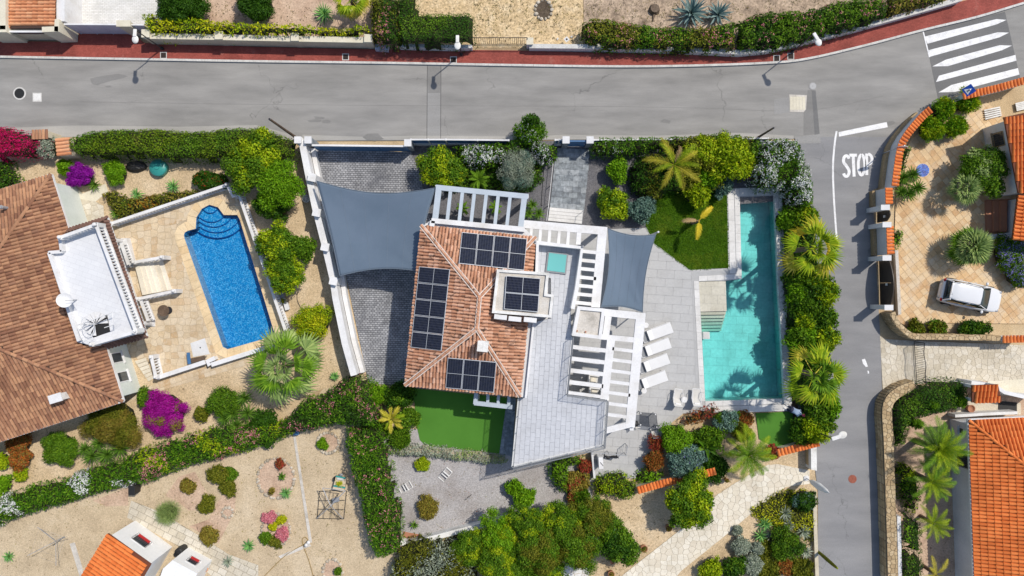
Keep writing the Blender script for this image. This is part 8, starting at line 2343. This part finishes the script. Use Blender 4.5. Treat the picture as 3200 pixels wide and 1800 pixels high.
for i,(x,y,r,h,l,t) in enumerate(((2456,688,34,1.2,B,'first bush of the pool hedge, below the white oleanders'),(2518,684,40,1.5,Li,'yellow green bush above the upper pool palm'),(2484,862,34,1.4,Md,'bush left below the upper pool palm'),(2545,872,42,1.6,Li,'lime bush below the upper pool palm'),(2486,915,34,1.5,B,'bright rosette bush beside the middle of the pool wall'),(2574,922,42,1.8,Li,'lime bush at the kerb opposite the arched double gate'),(2520,958,40,1.5,Md,'green bush in the middle of the pool hedge'),(2509,1005,30,1.7,Li,'small lime bush in the middle of the pool hedge'),(2570,990,40,1.4,Md,'open bush at the kerb in the middle of the pool hedge'),(2500,1058,48,1.7,B,'large bright bush above the lower pool palm'),(2580,1056,40,1.6,Li,'lime bush above the lower pool palm at the kerb'),(2540,1110,40,1.4,Md,'dark bush behind the lower pool palm'),(2588,1272,36,1.6,B,'bush below the lower pool palm at the kerb'),(2552,1300,40,1.6,Md,'green bush beside the kneeling person'),(2546,1340,48,1.6,Li,'last lime bush of the pool hedge'),(2500,1352,34,1.2,D,'dark bush beside the small turf patch'))):
 shrub(x,y,r,h * 1.05,l,t,group='bushes of the pool hedge',leaf2=Md if l != Md else D,mix2=0.35,L=0.28,Wd=0.085,dens=110)
mass([(1415,455),(1500,445),(1600,440),(1690,440),(1742,460),(1735,500),(1690,510),(1650,472),(1600,490),(1560,522),(1500,522),(1430,500)],1.7,'leaf_oleander','white flowering oleanders behind the street fence',name='oleander',cat='shrub',fl=34,fpatch=0.5,fsize=0.1,lump=.2,**W_,**OLE)
shrub(1655,412,44,2.6,'leaf_oleander','tall white oleander leaning over the street fence',flower='white_petal',fn=16,**OLE); shrub(1662,386,24,2.9,D,'dark shoot standing above the oleander by the street',dens=160)
shrub(1382,527,68,2.2,Md,'lemon tree with yellow fruit beside the shade sail',name='lemon_tree',cat='tree',trunk=True,flower='leaf_yellow',fn=8,fsize=0.05,leaf2=Li,mix2=0.45,cr=.26); shrub(1618,530,62,2.2,'leaf_silver','grey green feathery tree above the north pergola',name='olive_tree',cat='tree',trunk=True,leaf2='leaf_blue',mix2=0.5,L=.10,Wd=.03,dens=322)
mass([(1843,455),(1880,430),(1960,430),(2085,428),(2090,455),(2000,478),(1930,492),(1860,482)],1.4,'leaf_oleander','bright oleander hedge right of the entrance gate',flower='white_petal',fl=3,lump=.15,**OLE)
mass([(2085,460),(2090,428),(2250,414),(2390,428),(2385,540),(2300,560),(2270,520),(2200,470)],1.6,Md,'dense green shrubs along the street above the lawn',cat='shrub',name='shrub',leaf2=Ol,lump=.2)
mass([(1965,545),(2000,485),(2080,470),(2200,470),(2270,520),(2270,590),(2190,612),(2100,600),(2040,625),(1985,600)],1.1,D,'dark underplanting between the yellow palm and the lawn',cat='shrub',name='shrub',leaf2=Ol,mix2=.4,lump=.25)
for x,y,r,h,l,t,kw in ((1929,531,36,1.2,B,'airy young shrub on the dark gravel right of the slate path',dict(dens=140)),(1914,638,52,1.3,Md,'rounded green shrub on the dark gravel above the small sail',dict(leaf2=Li,mix2=.4)),(2004,654,42,1.2,'leaf_blue','grey green shrub at the tip of the lawn',{}),(2283,497,66,2.6,Li,'bright lime umbrella plant above the lawn',BIG),(2190,488,66,2.2,Ol,'olive green feathery shrub right of the yellow palm',dict(leaf2=Li,mix2=.4)),(2178,604,40,1.5,Li,'small lime umbrella plant at the top of the lawn',BIG),(2210,556,38,1.6,B,'bright shrub between the two lime umbrella plants',BIG),(2258,584,30,1.2,'leaf_blue','small grey green shrub at the pool corner',{}),(2345,540,22,1.0,'leaf_red','small red shrub among the corner oleanders',{}),(2330,500,40,1.5,D,'dark shrub between umbrella plant and corner oleanders',{})):
 shrub(x,y,r,h,l,t,**kw)
for x,y,r,t in ((2945,342,34,'bright yellow green bush by the crossing sign'),(3022,318,34,'bright yellow green bush behind the tile topped wall'),(2910,405,38,'bright bush inside the curved corner wall'),(2984,397,32,'bright bush on the terracotta tiles near the pallets')): shrub(x,y,r,1.2,B,t,leaf2=Li,mix2=.5,**OLE)
shrub(3068,530,72,2.3,Md,'green broadleaf tree against the upper right house',name='tree',cat='tree',trunk=True,leaf2='palm_grey',mix2=.3,dens=186); shrub(3156,790,50,1.2,Md,'upper lilac plumbago below the upper right house',flower='lilac_petal',fn=34,fsize=.07); shrub(3185,858,42,1.1,Md,'lower lilac plumbago at the right edge',flower='lilac_petal',fn=34,fsize=.07)
mass(q13((1270,850),(1360,860),(1365,960),(1330,1060),(1275,1060)),.8,B,'green climber behind the tile topped wall',cat='shrub',name='shrub'); mass(q13((1340,60),(1400,-10),(1460,40),(1390,250),(1330,290)),.8,D,'dark climber inside the curved corner wall',cat='shrub',name='shrub',leaf2=Md)
for x,y,r,t in ((2862,1024,26,'left low shrub in the bed above the curved stone wall'),(2928,1026,30,'middle low shrub in the bed above the curved stone wall')): shrub(x,y,r,.5,Ol,t,leaf2=Md,mix2=.4)
shrub(3043,1026,48,.7,D,'larger dark shrub in the bed above the curved stone wall',ry=26,leaf2=Md,mix2=.4)
mass(q23((1480,985),(1700,930),(2000,930),(2050,1000),(2050,1190),(1830,1240),(1600,1300),(1480,1330),(1430,1449),(1400,1600),(1290,1600),(1270,1200),(1350,1080)),1.6,D,'large clipped dark hedge inside the lower right stone wall',edge=.4,lump=.07,leaf2=Md,mix2=.3,dens=396,**FINE)
for x,y,r,t in ((2905,1262,17,'left ball topiary rising from the dark hedge'),(2996,1254,19,'right ball topiary rising from the dark hedge'),(2860,1322,18,'lower ball topiary rising from the dark hedge')): shrub(x,y,r,2.0,B,t,name='topiary',cat='topiary',lobe=0.02,dens=558,L=.06,Wd=.03)
mass(q33((1330,330),(1500,370),(1560,700),(1480,850),(1380,720),(1320,560)),1.0,Md,'flowering shrubs under the feather palms',cat='shrub',name='shrub',flower='pink_petal',fl=4,leaf2=Li,mix2=.3); mass(q33((1340,850),(1450,850),(1550,930),(1555,1230),(1480,1230),(1350,1100)),1.5,D,'clipped dark hedge block beside the pale rough wall',edge=.3,lump=.04,leaf2=B,mix2=.3,**FINE); mass(q33((1340,1190),(1440,1210),(1560,1250),(1560,1560),(1330,1560)),1.3,Md,'second clipped hedge block at the lower edge',edge=.3,lump=.08,leaf2=D,**FINE)
mass(q33((-190,780),(0,680),(100,600),(400,590),(460,720),(500,900),(470,1100),(430,1130),(300,1000),(100,1000),(-60,940)),0.32,'leaf_yellow','yellow green groundcover at the corner of path and side street',name='groundcover',cat='groundcover',leaf2=Ol,mix2=.5,lump=.06,**FINE)
shrub(2515,1564,34,1.0,D,'dark shrub in the yellow groundcover',leaf2='leaf_blue',mix2=.3); shrub(2456,1700,54,1.3,Md,'large round green bush above the column cactus',leaf2=D,mix2=.3,**FINE); shrub(2450,1768,30,.5,'leaf_rust','rust coloured low plant at the lower edge'); shrub(2224,1782,38,.9,Li,'lime bush at the lower edge beside the stone path'); shrub(2294,1772,34,.9,D,'dark bush at the lower edge between lime bush and silver balls',leaf2=Md,mix2=.4)
for x,y,r,t in ((2317,1706,29,'middle silver ball shrub beside the stone path'),(2352,1764,35,'largest silver ball shrub at the lower edge'),(2305,1657,15,'smallest silver ball shrub beside the stone path'),(2367,1713,20,'grey half ball shrub right of the silver balls')): shrub(x,y,r,.7 if r > 18 else .4,'leaf_silver',t,name='ball_shrub',lobe=0.02,group='silver ball shrubs',dens=434,**FINE)
for x,y,r in ((2405,1720,44),(2400,1780,44),(2500,1780,40)): shrub(x,y,r,.5,Ol,{2405: 'olive low shrub between silver balls and the round bush',2400: 'olive low shrub at the lower edge left of the rust plant',2500: 'sparse olive shrub below the column cactus'}[x],dens=220)
mass([(2450,640),(2540,640),(2560,760),(2580,900),(2598,1040),(2600,1200),(2590,1370),(2525,1390),(2522,1290),(2490,1230),(2475,1100),(2462,900),(2455,760)],1.3,D,'dark underplanting below the palms of the pool hedge',cat='shrub',name='shrub',leaf2=Md,mix2=.4,lump=.25)
mass([(1340,500),(1420,500),(1600,520),(1690,500),(1700,560),(1650,600),(1500,590),(1400,600),(1340,570)],.5,D,'dark underplanting between the lemon tree and the north pergola',cat='shrub',name='shrub',leaf2=Md,mix2=.4,lump=.15)
fa = lambda m,R_=1.0,pet=.75,dr=.25,k=0: fan_proto(m,(R_,pet,dr,k),17,R_ * .82,pet * 1.35,dr * 1.2,165 + 15 * k,.034,k + 1)
fe = lambda m,L=2.0,k=0,**kw: feather_proto(m,(L,k),L,30,seed=k + 1,**kw)
palm(887,1142,2.3,[(fa('palm_grey'),6,1.15),(fa('palm_green',1.0,.75,.35,1),8,1.45),(fa('palm_grey',1.0,.75,.45,2),8,1.6)],'large fan palm above the oleander clump',.2,tilt=(1.5,-.55))
palm(1096,-4,2.4,[(fa('palm_lime',1.0,.6,.3),10,.95),(fa('palm_yellow',1.0,.6,.5,1),6,.9)],'bright fan palm at the top edge behind the yellow hedge',.17)
palm(2537,776,4.3,[(fa('palm_lime',1.0,.7,.3),5,1.05),(fa('palm_lime',1.0,.7,.4,1),5,1.3),(fa('palm_yellow',1.0,.7,.4,3),3,1.35),(fa('palm_gold',1.0,.7,.5,2),2,1.2)],'upper fan palm of the pool hedge with golden fronds',.16,tilt=(1.5,-.35))
palm(2546,1173,4.2,[(fa('palm_green',1.0,.7,.3),6,1.1),(fa('palm_lime',1.0,.7,.4,1),8,1.35),(fa('palm_yellow',1.0,.7,.5,2),3,1.3)],'lower fan palm of the pool hedge with dense green fronds',.16,tilt=(1.5,-.4))
palm(3010,590,1.5,[(fa('palm_grey',.7,.5,.3),26,1.0)],'fan palm in front of the broadleaf tree on the terracotta drive',.13,tilt=(1.4,.0)); palm(3027,773,1.3,[(fa('palm_grey',.7,.5,.3),34,1.25),(fa('palm_green',.7,.5,.3,1),16,1.2)],'broad bushy fan palm above the white car',.15,tilt=(1.45,-.05))
palm(1496,560,.7,[(fe('palm_green',1.0,3,arch=.3,leaf=.25),16,.95)],'low cycad palm between the white oleanders and the pergola',.13,name='cycad'); palm(1446,652,.6,[(fe('palm_green',1.0,3,arch=.3,leaf=.25),12,.6)],'left small palm under the north pergola',.1,name='cycad'); palm(1548,648,.6,[(fe('palm_green',1.0,3,arch=.3,leaf=.25),12,.6)],'right small palm under the north pergola',.1,name='cycad')
palm(2106,515,2.6,[(fe('palm_lime',2.0,20,wid=.024,arch=.55),5,.95),(fe('palm_yellow',2.0,21,wid=.024,arch=.55),6,1.05),(fe('palm_dry',2.0,22,wid=.02),1,.95)],'yellowing feather palm above the lawn',.12,tilt=(.75,-.1),seed=4)
palm(2184,690,1.7,[(fe('palm_gold',1.2,5,leaf=.34),2,1.15),(fe('palm_dry',1.2,6,leaf=.34),1,1.0)],'small golden palm standing on the lawn',.1,tilt=(.3,.1),seed=3,start=-1.6)
palm(1225,1307,1.1,[(fe('palm_yellow',1.2,7,leaf=.34),7,.95),(fe('palm_lime',1.2,12,leaf=.34),4,.9)],'small yellow palm left of the artificial turf',.1,tilt=(.8,0))
palm(2338,1420,1.9,[(fe('palm_green',2.0,8),12,.9),(fe('palm_lime',2.0,9),14,1.0)],'green feather palm beside the pale stone path',.16,tilt=(1.0,-.35))
palm(2930,1403,2.5,[(fe('palm_lime',2.0,9),12,.95),(fe('palm_green',2.0,8),20,1.08)],'large feather palm beside the clipped dark hedge',.2,tilt=(1.2,-.35)); palm(2909,1503,1.9,[(fe('palm_lime',2.0,9),9,.8),(fe('palm_green',2.0,8),12,.9)],'middle feather palm beside the grey house wall',.15,tilt=(1.0,-.2)); palm(2915,1634,1.4,[(fe('palm_lime',2.0,9),15,.72)],'small lime feather palm beside the grey house wall',.12,tilt=(.9,-.1)); palm(2925,1795,1.4,[(fe('palm_yellow',2.0,1),8,.7)],'yellow feather palm cut by the lower edge',.12,tilt=(.9,-.1))
rosette(2159,42,62,'larger blue agave behind the flowering hedge','agave',36,h=.3,wd=.22,droop=.05,tilt=(1.3,.05),seed=2); rosette(2244,46,46,'smaller blue agave behind the flowering hedge','agave',28,h=.25,wd=.2,droop=.05,tilt=(1.25,.05),seed=3)
for i,(x,y,r,t,m,n) in enumerate(((543,583,26,'green agave at the upper right of the planted border','aloe',24),(430,608,24,'green agave in the middle of the planted border','aloe',24),(400,640,22,'small agave by the balustrade in the planted border','yucca',22),(365,668,24,'agave at the lower end of the planted border','yucca',22),(297,578,24,'agave beside the purple bougainvillea','yucca',22),(1014,45,36,'dark spiky yucca at the top edge beside the fan palm','aloe',40),(1047,1175,17,'small dark rosette on the tan gravel','aloe',26),(780,1704,22,'blue green aloe beside the flagstone path','aloe',26),(714,1754,20,'pale silver rosette on the flagstone path','leaf_silver',26),(30,1738,21,'aloe at the lower left edge','aloe',24),(882,1488,15,'bright aloe in the large rock ring','yucca',20),(895,1539,21,'blue aloe in the large rock ring','aloe',26),(1295,1639,18,'small aloe at the corner of the white yard wall','yucca',14),(2450,1602,28,'upper pale yucca in the groundcover bed','leaf_silver',34),(2462,1637,22,'middle pale yucca in the groundcover bed','leaf_silver',30),(2509,1660,25,'right pale yucca in the groundcover bed','leaf_silver',30),(2515,1722,26,'pale yucca beside the column cactus','leaf_silver',30),(2390,1636,26,'upper green rosette beside the silver balls','aloe',28),(2377,1672,24,'lower green rosette beside the silver balls','aloe',28),(1255,1200,18,'small spiky plant under the villa roof corner','aloe',24),(2405,1680,24,'pale yucca above the large round bush','leaf_silver',28))):
 rosette(x,y,r,t,m,n,h=.18,wd=.11,droop=.25,seed=i + 5,parts=r > 21)
rosette(1668,655,24,'cluster of green aeonium rosettes beside the north pergola','yucca',30,h=.4,wd=.09,heads=[(1662,640,22),(1683,668,24),(1653,668,22)],seed=40,parts=False)
for hs,t,s in (([(728,1292,34),(765,1242,30),(702,1306,28),(775,1290,32),(740,1330,30)],'cluster of green yuccas below the bright shrub left of the fan palm',50),([(290,1424,36),(336,1420,38),(379,1401,34),(268,1402,30),(310,1385,28)],'cluster of green yuccas above the oleander hedge',51),([(2819,556,30),(2850,546,30),(2838,605,34),(2864,588,32),(2815,600,26)],'cluster of green yuccas on the terracotta drive',52)):
 rosette(hs[0][0],hs[0][1],hs[0][2],t,'yucca',56,name='yucca',h=.7,wd=.075,droop=.12,tilt=(1.4,-.2),seed=s,heads=hs,parts=False)
o = rosette(2205,1392,52,'banana plant with broad leaves in the mixed bed below the pool','leaf_mid',11,name='banana_plant',h=.9,wd=.34,droop=.3,tilt=(1.1,.2),seed=60)
rosette(2045,580,44,'bird of paradise plant in the shade of the yellow palm','leaf_mid',12,name='strelitzia',h=.6,wd=.2,droop=.25,tilt=(1.0,.2),seed=61)
def scatter(poly,n,mats,label,name,L,Wd,seed,per=5,rad=0.09,lift=(0.2,1.2)):
 fm = FM(seed); r = fm.rng; pl = np.array(W2(poly)); lo,hi = pl.min(0),pl.max(0); pt = [tuple(x) for x in pl]
 c = r.uniform(lo,hi,(n * 3,2)); c = np.array([x for x in c if inside(x,pt)])[:n]
 for k,_ in enumerate(mats):
  ck = c[k::len(mats)]; q = np.repeat(ck,per,0) + r.normal(0,rad,(len(ck) * per,2))
  fm.leaves(np.c_[q,np.full(len(q),-0.015)],np.tile([0,0,1.0],(len(q),1)),L,Wd,k,lift)
 tag(fm.build(name,[M[m] for m in mats],None),label,None,None,'stuff')
scatter([(30,1620),(900,1400),(1170,1400),(1250,1790),(600,1790),(560,1640),(380,1560),(30,1790)],420,['leaf_brown','twig',Ol],'dry weeds and litter on the pale sandy garden','weeds',0.07,0.03,301,4,0.06)
scatter([(520,1230),(960,1170),(1060,1000),(880,560),(950,560),(1120,1180),(860,1310),(560,1380),(200,1480),(60,1520),(60,1470)],300,['leaf_brown','twig'],'leaf litter on the tan gravel garden','fallen_leaves',0.07,0.04,302,3,0.08)
scatter([(1220,1420),(1560,1440),(1780,1540),(1600,1600),(1280,1680)],220,['leaf_brown','leaf_rust','white_petal'],'leaf litter on the grey gravel yard','fallen_leaves',0.06,0.04,303,3,0.1)
scatter([(1900,1600),(2050,1560),(2080,1640),(1960,1790),(1880,1790)],160,['leaf_brown','twig'],'leaf litter under the lemon tree','fallen_leaves',0.07,0.04,304,3,0.1)
scatter([(1480,0),(2900,0),(2400,60),(1830,100),(1480,110)],500,['leaf_brown',Ol,'twig'],'dry weeds in the gardens above the street','weeds',0.10,0.03,305,5,0.08)
scatter([(600,10),(1000,20),(1000,70),(600,60)],90,['twig','leaf_brown'],'leaf litter behind the yellow hedge','fallen_leaves',0.08,0.04,306,4,0.1)
